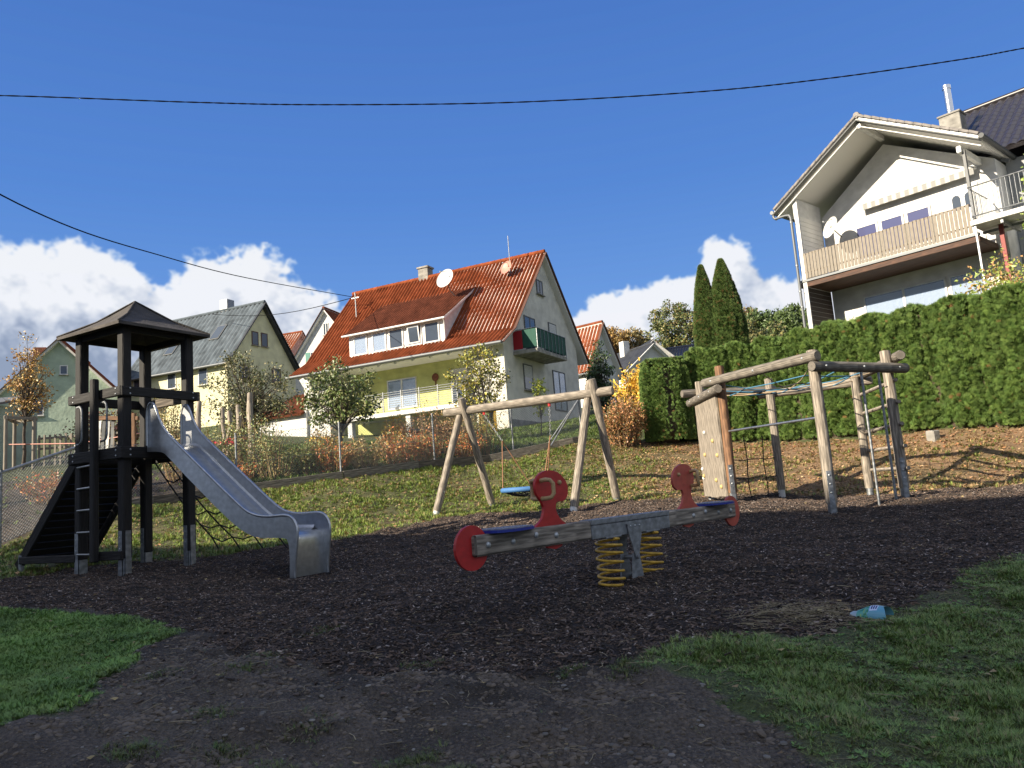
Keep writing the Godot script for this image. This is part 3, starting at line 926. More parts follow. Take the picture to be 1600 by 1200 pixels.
func seesaw():
	var g := gy(0.83, 6.2)
	var t := thing("seesaw", "spring seesaw with grey beam, red bird-head panels and yellow coil springs", "seesaw", Vector3(0.83, g, -6.2), deg_to_rad(46.9))
	var by := 0.98 - g
	var L := 1.71
	for s in [-1.0, 1.0]:
		var b := MB.new()
		b.box(Vector3(s * (0.52 + L) * 0.5, by, 0), Vector3(L - 0.52, 0.135, 0.095), 0.012)
		part("wooden_arm", b, M.log, t)
		var d := MB.new()
		var poly := PackedVector2Array()
		for k in 28: poly.append(Vector2(cos(TAU * k / 28.0), sin(TAU * k / 28.0)) * Vector2(0.142, 0.142))
		d.prism(poly, -0.011, 0.011, Transform3D(Basis.IDENTITY, Vector3(s * (L - 0.005), by - 0.01, 0)))
		var dd := part("end_disc", d, M.red_board if s < 0 else M.red_faded, t)
		dd.set_meta("label", "round red end disc" if s < 0 else "round sun-faded red end disc")
		# bird-head panel
		var pr := slide_pts([Vector2(-0.20, 0.0), Vector2(-0.11, 0.05), Vector2(-0.072, 0.12), Vector2(-0.09, 0.168), Vector2(-0.14, 0.22), Vector2(-0.158, 0.275), Vector2(-0.14, 0.33), Vector2(-0.08, 0.372), Vector2(0.02, 0.39), Vector2(0.13, 0.372), Vector2(0.215, 0.318), Vector2(0.245, 0.26), Vector2(0.235, 0.205), Vector2(0.195, 0.172), Vector2(0.15, 0.164), Vector2(0.098, 0.164), Vector2(0.076, 0.14), Vector2(0.076, 0.10), Vector2(0.115, 0.045), Vector2(0.19, 0.0)])
		var hp := PackedVector2Array()
		for p in pr: hp.append(Vector2(p.x * -s * 0.88, p.y))
		hp.append(Vector2(0.10 * -s, -0.15)); hp.append(Vector2(0.03 * -s, -0.165)); hp.append(Vector2(-0.05 * -s, -0.15))
		var hb := MB.new()
		hb.prism(hp, -0.011, 0.011, Transform3D(Basis.IDENTITY, Vector3(s * 0.93, by + 0.066, 0)))
		var head := part("head_panel", hb, M.red_board if s < 0 else M.red_faded, t)
		head.set_meta("label", "red bird-head panel" if s < 0 else "sun-faded red bird-head panel")
		for zz in [-1.0, 1.0]:
			var hn := MB.new()
			var hx: float = s * 0.93 + -s * -0.05
			hn.tube([Vector3(hx + 0.03 * s, by + 0.385, zz * 0.012), Vector3(hx + 0.03 * s, by + 0.39, zz * 0.06), Vector3(hx + 0.018 * s, by + 0.385, zz * 0.09), Vector3(hx, by + 0.36, zz * 0.10), Vector3(hx, by + 0.29, zz * 0.10), Vector3(hx + 0.018 * s, by + 0.265, zz * 0.09), Vector3(hx + 0.03 * s, by + 0.26, zz * 0.06), Vector3(hx + 0.03 * s, by + 0.26, zz * 0.012)], 0.0155, 8)
			part("handle", hn, M.handle, head)
			var ey := MB.new()
			ey.lathe([Vector2(0.018, 0), Vector2(0.016, 0.012), Vector2(0.009, 0.02), Vector2(0, 0.022)], 12, Transform3D(Basis(Vector3.RIGHT, Vector3(0, 0, zz), Vector3(0, -zz, 0)), Vector3(s * 0.93 - s * 0.12, by + 0.365, zz * 0.011)))
			part("eye", ey, M.handle, head)
		# seat
		var sp := PackedVector2Array()
		for k in 24:
			var an := TAU * k / 24.0
			var cx: float = signf(cos(an)) * pow(absf(cos(an)), 0.7)
			var cz: float = signf(sin(an)) * pow(absf(sin(an)), 0.8)
			sp.append(Vector2(cx * 0.215, cz * (0.15 + 0.03 * cx * s)))
		var seat := MB.new()
		var flat := Basis(Vector3.RIGHT, Vector3(0, 0, -1), Vector3.UP)
		seat.prism(sp, 0.0, 0.018, Transform3D(flat, Vector3(s * 1.37, by + 0.069, 0)))
		var seat_node := part("seat", seat, M.blue_board, t)
		var top := MB.new()
		var sp2 := PackedVector2Array()
		for p in sp: sp2.append(p * 0.94)
		top.prism(sp2, 0.018, 0.024, Transform3D(flat, Vector3(s * 1.37, by + 0.069, 0)))
		part("seat_top", top, M.seat_top, seat_node)
		for q in [[1.60, 0.0], [1.37, 0.0], [1.14, 0.02], [0.93, 0.0]]:
			bolt_heads([Vector3(s * q[0], by + q[1], 0.048)], 0.021, M.bolt, t, Vector3.BACK)
			bolt_heads([Vector3(s * q[0], by + q[1], -0.048)], 0.021, M.bolt, t, Vector3.FORWARD)
		# coil spring
		var sx: float = s * 0.27
		var l := []
		var turns := 6.3
		var n := 120
		for k in n + 1:
			var f := float(k) / n
			var an := TAU * turns * f
			var tight := smooth(0.0, 0.13, f) * smooth(1.0, 0.87, f)
			var r := lerpf(0.078, 0.098, tight)
			var y := -0.02 + (by - 0.065) * (f + 0.035 * sin(TAU * f) * -1.0)
			l.append(Vector3(sx + cos(an) * r, y, sin(an) * r))
		var cb := MB.new()
		cb.tube(l, 0.0105, 8)
		part("coil_spring", cb, M.spring, t)
		var cl := MB.new()
		cl.box(Vector3(sx, by - 0.072, 0), Vector3(0.2, 0.014, 0.12), 0.003)
		part("spring_plate", cl, M.galv_dull, t)
	# steel middle section: two channels stacked with a seam
	var m1 := MB.new()
	m1.box(Vector3(0, by - 0.02, 0), Vector3(1.06, 0.10, 0.112), 0.004)
	m1.box(Vector3(0, by + 0.053, 0), Vector3(1.06, 0.04, 0.118), 0.004)
	part("steel_sleeve", m1, M.galv_dull, t)
	for zz in [-1.0, 1.0]:
		var up := MB.new()
		up.prism(PackedVector2Array([Vector2(-0.10, by + 0.01), Vector2(0.10, by + 0.01), Vector2(0.085, by - 0.07), Vector2(0.022, 0.17), Vector2(-0.022, 0.17), Vector2(-0.085, by - 0.07)]), -0.004, 0.004, Transform3D(Basis.IDENTITY, Vector3(0, 0, zz * 0.066)))
		part("pivot_plate", up, M.galv_dull, t)
		var lo := MB.new()
		lo.prism(PackedVector2Array([Vector2(-0.045, 0.20), Vector2(0.045, 0.20), Vector2(0.085, -0.04), Vector2(-0.085, -0.04)]), -0.004, 0.004, Transform3D(Basis.IDENTITY, Vector3(0, 0, zz * 0.055)))
		part("foot_plate", lo, M.galv_dull, t)
		bolt_heads([Vector3(-0.06, by - 0.01, zz * 0.071), Vector3(0, by - 0.01, zz * 0.071), Vector3(0.06, by - 0.01, zz * 0.071)], 0.009, M.bolt, t, Vector3(0, 0, zz))
	var ax := MB.new()
	ax.tube([Vector3(0, 0.17, -0.085), Vector3(0, 0.17, 0.085)], 0.016, 10)
	part("axle", ax, M.galv_dull, t)

func chain(a: Vector3, b: Vector3, m: Material, parent: Node, called: String):
	# alternating links
	var mb := MB.new()
	var l := (b - a).length()
	var n := int(l / 0.045)
	var y := (b - a).normalized()
	var x := y.cross(Vector3.RIGHT).normalized()
	var z := x.cross(y)
	for i in n:
		var c := a.lerp(b, (i + 0.5) / n)
		var s: Vector3 = x if i % 2 == 0 else z
		mb.tube([c - y * 0.026 + s * 0.004, c - y * 0.016 + s * 0.013, c + y * 0.016 + s * 0.013, c + y * 0.026 + s * 0.004], 0.005, 5)
		mb.tube([c - y * 0.026 - s * 0.004, c - y * 0.016 - s * 0.013, c + y * 0.016 - s * 0.013, c + y * 0.026 - s * 0.004], 0.005, 5)
	part(called, mb, m, parent)

func nest_swing():
	var a := Vector3(-1.3, 3.02, -15.8)
	var b := Vector3(1.70, 3.01, -14.1)
	var d := (b - a).normalized()
	var side := d.cross(Vector3.UP).normalized()
	var t := thing("nest_swing", "log swing frame of two crossed leg pairs carrying a blue ringed nest seat", "swing", Vector3(0.2, gy(0.2, 14.95), -14.95))
	var o := t.position
	var bm := MB.new()
	bm.timber(a - d * 0.16 - o, b + d * 0.16 - o, 0.088)
	part("crossbeam", bm, M.log, t)
	var legs := [[0.19, Vector3(-1.70, 0, -15.3), 0], [0.37, Vector3(-0.59, 0, -16.3), 1], [-0.37, Vector3(0.9, 0, -13.7), 0], [-0.19, Vector3(1.81, 0, -14.6), 1]]
	for q in legs:
		var f: float = q[0]
		var foot: Vector3 = q[1]
		foot.y = gy(foot.x, -foot.z) - 0.05
		var top: Vector3 = (a + d * f) if f > 0 else (b + d * f)
		# lean each leg past the beam so that the pair crosses just above it
		var over: Vector3 = top + Vector3.UP * 0.06 + (top - foot) * Vector3(1, 0, 1) * 0.10
		var dir := (over - foot).normalized()
		var lm := MB.new()
		lm.timber(foot + dir * 0.12 - o, over + dir * 0.20 - o, 0.078, 14, 0.073)
		part("leg", lm, M.log, t)
		var sh := MB.new()
		sh.tube([foot - dir * 0.15 - o, foot + dir * 0.17 - o], 0.066, 12)
		part("leg_shoe", sh, M.white if q[2] == 0 else M.galv_dull, t)
	# hangers
	var seat := Vector3(0.17, 1.34, -14.97)
	for q in [[0.80, -0.46], [2.28, 0.50]]:
		var an: Vector3 = a + d * q[0] + Vector3.DOWN * 0.09
		var hk := MB.new()
		hk.box(an - o + Vector3.DOWN * 0.01, Vector3(0.05, 0.09, 0.05), 0.01)
		part("swivel", hk, M.plastic_red, t)
		var jn: Vector3 = seat + d * (q[1] * 1.12) + Vector3.UP * 0.98
		chain(an + Vector3.DOWN * 0.05 - o, jn - o, M.galv, t, "chain")
		for s in [-1.0, 1.0]:
			var rim: Vector3 = seat + d * q[1] * 0.92 + side * s * 0.26
			if s < 0.0: rim = seat + d * q[1] * 0.35 - side * 0.44
			var rp := MB.new()
			rp.tube([jn - o, rim + Vector3.UP * 0.03 - o], 0.0095, 6)
			part("rope", rp, M.rope_orange, t)
	var rg := MB.new()
	var l := []
	for k in 41:
		var an := TAU * k / 40.0
		l.append(seat - o + d * cos(an) * 0.5 + side * sin(an) * 0.5)
	rg.tube(l, 0.05, 10, false)
	part("seat_ring", rg, M.ring_blue, t)
	var net := MB.new()
	for k in range(-4, 5):
		var w := sqrt(maxf(0.0, 0.25 - pow(k * 0.1, 2)))
		var p1 := []
		var p2 := []
		for i in 7:
			var f := lerpf(-1, 1, i / 6.0)
			var sag := -0.14 * (1.0 - f * f) * (w / 0.5)
			p1.append(seat - o + d * k * 0.1 + side * w * f + Vector3.UP * sag)
			p2.append(seat - o + side * k * 0.1 + d * w * f + Vector3.UP * (sag + 0.004))
		net.tube(p1, 0.009, 5); net.tube(p2, 0.009, 5)
	part("seat_net", net, M.rope_black, t)

func climbing_frame():
	var P := {"a": Vector2(3.44, 12.6), "c": Vector2(4.29, 10.8), "e": Vector2(5.71, 11.6), "d": Vector2(6.05, 13.5), "b": Vector2(4.83, 14.4), "g": Vector2(3.44, 14.06)}
	var ctr := Vector3(4.63, gy(4.63, 12.8), -12.8)
	var t := thing("rope_climber", "six-sided climbing frame of weathered round logs with ropes, poles and climbing wall", "climbing frame", ctr)
	var post := {}
	var top_y := 1.3 + 1.71
	for k in P:
		var q: Vector2 = P[k]
		var y := gy(q.x, q.y)
		var ty: float = {"a": 3.11, "c": 2.98, "e": 3.01, "d": 3.06, "b": 3.06, "g": 3.06}[k]
		post[k] = Vector3(q.x, y, -q.y) - ctr
		var r := 0.078 if k in ["c", "e"] else 0.074
		var b := MB.new()
		b.timber(post[k] + Vector3.UP * 0.13, Vector3(post[k].x, ty - ctr.y, post[k].z), r)
		part("post", b, M.log_brown if k == "a" else M.log, t)
		var s := MB.new()
		s.tube([post[k] + Vector3.DOWN * 0.2, post[k] + Vector3.UP * 0.16], r * 0.8, 12)
		part("post_shoe", s, M.galv if k != "b" else M.white, t)
		if k in ["a", "c", "e"]:
			var pl := MB.new()
			pl.box(post[k] + Vector3(-0.02, 0.27, r + 0.006), Vector3(0.075, 0.62, 0.008), 0.002)
			part("shoe_strap", pl, M.galv, t)
			bolt_heads([post[k] + Vector3(-0.02, 0.28, r + 0.01), post[k] + Vector3(-0.02, 0.4, r + 0.01), post[k] + Vector3(-0.02, 0.52, r + 0.01)], 0.016, M.bolt, t, Vector3.BACK)
	var lev := func(k: String, y: float) -> Vector3: return Vector3(post[k].x, y - ctr.y, post[k].z)
	# beams: from, to, height, push outwards, past start, past end
	var beams := [["a", "c", 2.86, 0.14, 0.26, 0.22, "log_grey"], ["c", "e", 2.72, 0.14, 0.22, 0.24, "log_grey"], ["e", "d", 2.89, 0.14, 0.25, 0.3, "log_grey"], ["d", "b", 2.78, 0.13, 0.25, 0.25, "log"], ["b", "g", 2.86, 0.13, 0.2, 0.3, "log_grey"], ["g", "a", 2.70, 0.14, 0.3, 0.32, "log_grey"]]
	for q in beams:
		var A: Vector3 = lev.call(q[0], q[2])
		var B: Vector3 = lev.call(q[1], q[2])
		var d := (B - A).normalized()
		var mid := (A + B) * 0.5
		var out := (mid * Vector3(1, 0, 1)).normalized()
		out = (out - d * out.dot(d)).normalized()
		var b := MB.new()
		b.timber(A - d * q[4] + out * q[3], B + d * q[5] + out * q[3], 0.075)
		part("top_beam", b, M[q[6]], t)
		bolt_heads([A + out * (q[3] + 0.07), B + out * (q[3] + 0.07), (A + B) * 0.5 + out * (q[3] + 0.07)], 0.02, M.bolt, t, out)
	# steel turning bar
	var tb := MB.new()
	tb.tube([lev.call("a", 2.02), lev.call("c", 2.02)], 0.019, 10)
	part("turning_bar", tb, M.steel, t)
	# two sliding poles under the front beam
	var ce: Vector3 = (lev.call("e", 2.70) - lev.call("c", 2.70))
	var cd := ce.normalized()
	var po := Vector3(cd.z, 0, -cd.x)
	if po.dot(lev.call("c", 2.7) * Vector3(1, 0, 1)) < 0: po = -po
	for f in [0.50, 0.74]:
		var top: Vector3 = lev.call("c", 2.70) + ce * f + po * 0.14
		var w := top + ctr
		var b := MB.new()
		b.tube([Vector3(top.x, gy(w.x, -w.z) - ctr.y - 0.2, top.z), top], 0.019, 10)
		part("sliding_pole", b, M.galv, t)
	# rung ladder between two posts on the hedge side
	for k in 5:
		var y := 1.22 + k * 0.33
		var A: Vector3 = lev.call("e", y)
		var B: Vector3 = lev.call("d", y)
		var d := (B - A).normalized()
		var b := MB.new()
		b.timber(A - d * 0.15 + Vector3(0.06, 0, 0), B + d * 0.10 + Vector3(0.06, 0, 0), 0.03, 10)
		part("rung", b, M.log, t)
	# climbing wall of upright planks between two posts
	var ga: Vector3 = lev.call("a", 0) - lev.call("g", 0)
	var gd := ga.normalized()
	var go := Vector3(-gd.z, 0, gd.x)
	if go.x > 0: go = -go
	var gl := ga.length()
	for k in 3:
		var f := (k + 0.5) / 3.0
		var p: Vector3 = lev.call("g", 0) + ga * f + go * 0.10
		var w := p + ctr
		var yb := gy(w.x, -w.z) + 0.09 - ctr.y
		var yt := 2.64 - ctr.y
		var b := MB.new()
		b.box(Vector3(p.x, (yb + yt) * 0.5, p.z), Vector3(0.045, yt - yb, gl / 3.0 - 0.006), 0.006, Basis(go, Vector3.UP, go.cross(Vector3.UP)))
		part("wall_plank", b, M.log, t)
	rng.seed = 12
	for k in 9:
		var f := rng.randf_range(0.08, 0.94)
		var p: Vector3 = lev.call("g", 0) + ga * f + go * 0.122
		p.y = rng.randf_range(1.1, 2.45) - ctr.y
		var b := MB.new()
		b.lathe([Vector2(0.034, 0), Vector2(0.038, 0.012), Vector2(0.022, 0.034), Vector2(0, 0.038)], 9, Transform3D(Basis(go.cross(Vector3.UP), go, Vector3.UP), p))
		part("climbing_hold", b, [M.hold_yellow, M.dish, M.hold_yellow][k % 3], t)
	# hanging rope net on the rear side
	var A2: Vector3 = lev.call("g", 0)
	var B2: Vector3 = lev.call("b", 0)
	for f in [0.30, 0.55, 0.80]:
		var b := MB.new()
		var l := []
		for i in 9: l.append(A2.lerp(B2, f + 0.012 * sin(i * 1.7 + f * 9.0)) + Vector3.UP * (lerpf(2.80, 1.02, i / 8.0) - ctr.y))
		b.tube(l, 0.0095, 6)
		part("net_rope", b, M.rope_black, t)
	for k in 5:
		var y := 1.05 + k * 0.335
		var b := MB.new()
		var l := []
		for i in 9:
			var f := i / 8.0
			l.append(A2.lerp(B2, f) + Vector3.UP * (y - ctr.y - 0.03 * sin(PI * f * 3.0) * sin(PI * f * 3.0)))
		b.tube(l, 0.0095, 6)
		part("net_rope", b, M.rope_black, t)
	# rope web strung between the top beams
	var keys := ["a", "c", "e", "d", "b", "g"]
	rng.seed = 5
	var mid := Vector3(0, 2.66 - ctr.y, 0)
	for i in 6:
		var p0: Vector3 = lev.call(keys[i], 2.80)
		var p1: Vector3 = lev.call(keys[(i + 1) % 6], 2.80)
		var b := MB.new()
		b.tube([p0, p0.lerp(mid, 0.5) + Vector3.DOWN * 0.05, mid], 0.0085, 6)
		part("web_rope", b, M.rope_blue if i % 2 == 0 else M.rope_tan, t)
		var h := MB.new()
		var pm := (p0 + p1) * 0.5
		h.tube([pm, pm.lerp(mid, 0.5) + Vector3.DOWN * 0.04, mid], 0.0085, 6)
		part("web_rope", h, M.rope_tan if i % 2 == 0 else M.rope_blue, t)
		for f in [0.35, 0.65]:
			var r := MB.new()
			r.tube([p0.lerp(mid, f) + Vector3.DOWN * 0.04, pm.lerp(mid, f) + Vector3.DOWN * 0.05, p1.lerp(mid, f) + Vector3.DOWN * 0.04], 0.010, 6)
			part("web_rope", r, M.rope_blue if f < 0.5 else M.rope_black, t)

func litter_cup():
	var p := on_ground(1.97, 4.6, 0.0)
	var t := thing("crushed_drink_carton", "crushed blue and green drink carton lying at edge of rough grass", "litter", p, deg_to_rad(-42.0))
	t.scale = Vector3(0.85, 0.85, 0.85)
	# flattened sleeve, open at one end: an arched sheet with printed bands
	var n := 16
	var img := Image.create(256, 128, false, Image.FORMAT_RGB8)
	var nz := noise(0.02, 3, 55)
	for y in 128:
		for x in 256:
			var u := x / 256.0
			var vv := y / 128.0
			var c := Color(0.62, 0.70, 0.74)
			if u > 0.22: c = Color(0.36, 0.64, 0.58)
			var k := nz.get_noise_2d(x, y * 1.4)
			if u > 0.22 and u < 0.62 and k > 0.16: c = Color(0.22, 0.50, 0.36)
			if u > 0.35 and u < 0.62 and k < -0.25: c = Color(0.60, 0.72, 0.35)
			if u > 0.58 + 0.08 * k: c = Color(0.42, 0.66, 0.74)
			if u > 0.62 and u < 0.86 and vv > 0.40 and vv < 0.74: c = Color(0.80, 0.85, 0.93)
			if u > 0.65 and u < 0.83 and absf(vv - 0.57) < 0.10 and sin(u * 95.0) > -0.35: c = Color(0.07, 0.09, 0.38)
			img.set_pixel(x, y, c)
	var m := mat(Color(1, 1, 1), 0.35)
	m.albedo_texture = ImageTexture.create_from_image(img)
	m.cull_mode = BaseMaterial3D.CULL_DISABLED
	var b := MB.new()
	var prof := func(i: int, k: int) -> Vector3:
		var f := float(k) / 12.0
		var a := lerpf(0.0, PI, float(i) / n)
		var w := lerpf(0.058, 0.082, f) + 0.004 * sin(f * 8.0 + a * 2.0)
		var hh := lerpf(0.030, 0.072, smooth(0.0, 0.8, f)) + 0.005 * sin(a * 3.0 + f * 6.0)
		return Vector3(lerpf(-0.125, 0.085, f) + (0.035 * absf(cos(a)) if k == 12 else 0.0), sin(a) * hh + 0.01, -cos(a) * w)
	for k in 12:
		for i in n:
			b.quad(prof.call(i, k), prof.call(i, k + 1), prof.call(i + 1, k + 1), prof.call(i + 1, k), Vector2(k / 12.0, float(i) / n), Vector2((k + 1) / 12.0, float(i) / n), Vector2((k + 1) / 12.0, float(i + 1) / n), Vector2(k / 12.0, float(i + 1) / n))
	part("sleeve", b, m, t)
	var e := MB.new()
	for i in n: e.ftri(Vector3(-0.125, 0.0, 0), prof.call(i, 0), prof.call(i + 1, 0))
	var gm := mat(lin(0.4, 0.42, 0.45), 0.4)
	gm.cull_mode = BaseMaterial3D.CULL_DISABLED
	part("closed_end", e, gm, t)

# ---------------------------------------------------------------- houses
func frame_xf(o: Vector3, right: Vector3, up := Vector3.UP) -> Transform3D:
	var x := right.normalized()
	var z := x.cross(up).normalized()
	return Transform3D(Basis(x, z.cross(x), z), o)

# window on a wall: xf origin is the middle of the opening on the wall face, Z points outwards
func window(parent: Node, xf: Transform3D, w: float, h: float, fm: Material, o := {}):
	var f: float = o.get("frame", 0.06)
	var b := MB.new()
	var pr := 0.025
	for s in [-1.0, 1.0]:
		b.box(xf * Vector3(s * (w - f) * 0.5, 0, pr * 0.5), Vector3(f, h, pr + 0.04), 0.004, xf.basis)
		b.box(xf * Vector3(0, s * (h - f) * 0.5, pr * 0.5), Vector3(w - 2 * f, f, pr + 0.036), 0.004, xf.basis)
	var n: int = o.get("sashes", 1)
	for k in range(1, n):
		b.box(xf * Vector3(-w * 0.5 + w * k / n, 0, pr * 0.5), Vector3(f * 1.4, h - 2 * f, pr + 0.032), 0.004, xf.basis)
	if o.get("cross", false):
		for k in range(1, 3): b.box(xf * Vector3(0, -h * 0.5 + h * k / 3.0, pr * 0.5), Vector3(w - 2 * f, 0.03, pr + 0.02), 0.0, xf.basis)
	var win := part("window", b, fm, parent)
	var p := MB.new()
	p.box(xf * Vector3(0, 0, 0.026), Vector3(w - f, h - f, 0.006), 0.0, xf.basis)
	var bk := MB.new()
	bk.quad(xf * Vector3(-w * 0.48, -h * 0.48, 0.003), xf * Vector3(w * 0.48, -h * 0.48, 0.003), xf * Vector3(w * 0.48, h * 0.48, 0.003), xf * Vector3(-w * 0.48, h * 0.48, 0.003))
	if o.has("curtain"): part("dark_room", bk, M.room, win)
	part("pane", p, M.pane if o.has("curtain") else o.get("glass", M.glass), win)
	if o.has("curtain"):
		var c := MB.new()
		var cw: float = w - 2 * f
		var k := 26
		for i in k:
			var x0 := -cw * 0.5 + cw * i / k
			var x1 := -cw * 0.5 + cw * (i + 1) / k
			var z0 := 0.008 + 0.010 * (i % 2)
			var z1 := 0.008 + 0.010 * ((i + 1) % 2)
			var y0: float = -h * 0.5 + f
			var y1: float = y0 + (h - 2 * f) * o.curtain
			c.quad(xf * Vector3(x0, y0, z0), xf * Vector3(x1, y0, z1), xf * Vector3(x1, y1, z1), xf * Vector3(x0, y1, z0))
		part("curtain", c, M.curtain, win)
	if o.has("blind"):
		var c := MB.new()
		var hh: float = (h - 2 * f) * o.blind
		var k := int(hh / 0.06)
		for i in k: c.box(xf * Vector3(0, h * 0.5 - f - (i + 0.5) * hh / k, 0.038), Vector3(w - 2 * f, hh / k - 0.008, 0.012), 0.003, xf.basis)
		part("roller_blind", c, M.shutter_white, win)
	if o.get("sill", true):
		var c := MB.new()
		c.box(xf * Vector3(0, -h * 0.5 - 0.03, 0.06), Vector3(w + 0.12, 0.05, 0.16), 0.008, xf.basis)
		part("sill", c, o.get("sill_mat", M.concrete), win)
	return win

# pantiles over a flat rectangle: a eave start, b eave end, c ridge end (above b)
func tile_field(mb: MB, a: Vector3, b: Vector3, c: Vector3, tw: float, tl: float, amp: float):
	var ex := (b - a)
	var lx := ex.length()
	ex /= lx
	var es := (c - b)
	var ls := es.length()
	es /= ls
	var nn := ex.cross(es).normalized()
	if nn.y < 0: nn = -nn
	var nx := maxi(1, int(round(lx / tw)))
	var ny := maxi(1, int(round(ls / tl)))
	var w := lx / nx
	var l := ls / ny
	var prof := [-0.2, 0.5, 1.0, 0.95, 0.4, -0.2]
	for j in ny:
		var o0 := nn * 0.006
		for i in nx:
			var base := a + ex * (i * w) + es * (j * l)
			var jit := 0.004 * sin(i * 12.9 + j * 7.3)
			mb.col = Color(1, 1, 1) * (0.84 + 0.16 * absf(sin(i * 78.2 + j * 37.7)))
			for k in 5:
				var x0 := w * k / 5.0
				var x1 := w * (k + 1) / 5.0
				var p0 = base + ex * x0 + nn * (prof[k] * amp + jit) + o0
				var p1 = base + ex * x1 + nn * (prof[k + 1] * amp + jit) + o0
				var q0 = p0 + es * (l * 1.05) - o0 * 0.9
				var q1 = p1 + es * (l * 1.05) - o0 * 0.9
				mb.quad(p0, p1, q1, q0)
				if k < 4: mb.quad(p0 - o0 - nn * prof[k] * amp * 0.5, p1 - o0 - nn * prof[k + 1] * amp * 0.5, p1, p0)
	mb.col = Color(1, 1, 1)

func tile_mat(m: StandardMaterial3D) -> StandardMaterial3D:
	var r: StandardMaterial3D = m.duplicate()
	r.vertex_color_use_as_albedo = true
	return r

func slab(mb: MB, a: Vector3, b: Vector3, c: Vector3, d: Vector3, th: float):
	var nn := (b - a).cross(d - a).normalized()
	var k := -nn * th
	mb.quad(a, b, c, d)
	mb.quad(b + k, a + k, d + k, c + k)
	mb.quad(a + k, b + k, b, a); mb.quad(b + k, c + k, c, b); mb.quad(c + k, d + k, d, c); mb.quad(d + k, a + k, a, d)

func dish(parent: Node, p: Vector3, dir: Vector3, r: float, m: Material, own := true, label := ""):
	var t: Node = parent
	var b := MB.new()
	var y := dir.normalized()
	var x := y.cross(Vector3.UP).normalized()
	var xf := Transform3D(Basis(x, y, x.cross(y)), p)
	b.lathe([Vector2(0, 0.0), Vector2(r * 0.5, r * 0.06), Vector2(r * 0.85, r * 0.18), Vector2(r, r * 0.27), Vector2(r * 0.98, r * 0.24), Vector2(r * 0.5, r * 0.02), Vector2(0, -0.02)], 22, xf)
	var n := part("satellite_dish", b, m, t)
	var a := MB.new()
	a.tube([xf * Vector3(0, 0.0, r * 0.9), xf * Vector3(0, r * 0.95, r * 0.35)], 0.012, 6)
	a.box(xf * Vector3(0, r * 0.97, r * 0.32), Vector3(0.06, 0.06, 0.10), 0.01)
	part("feed_arm", a, M.galv_dull, n)
	return n

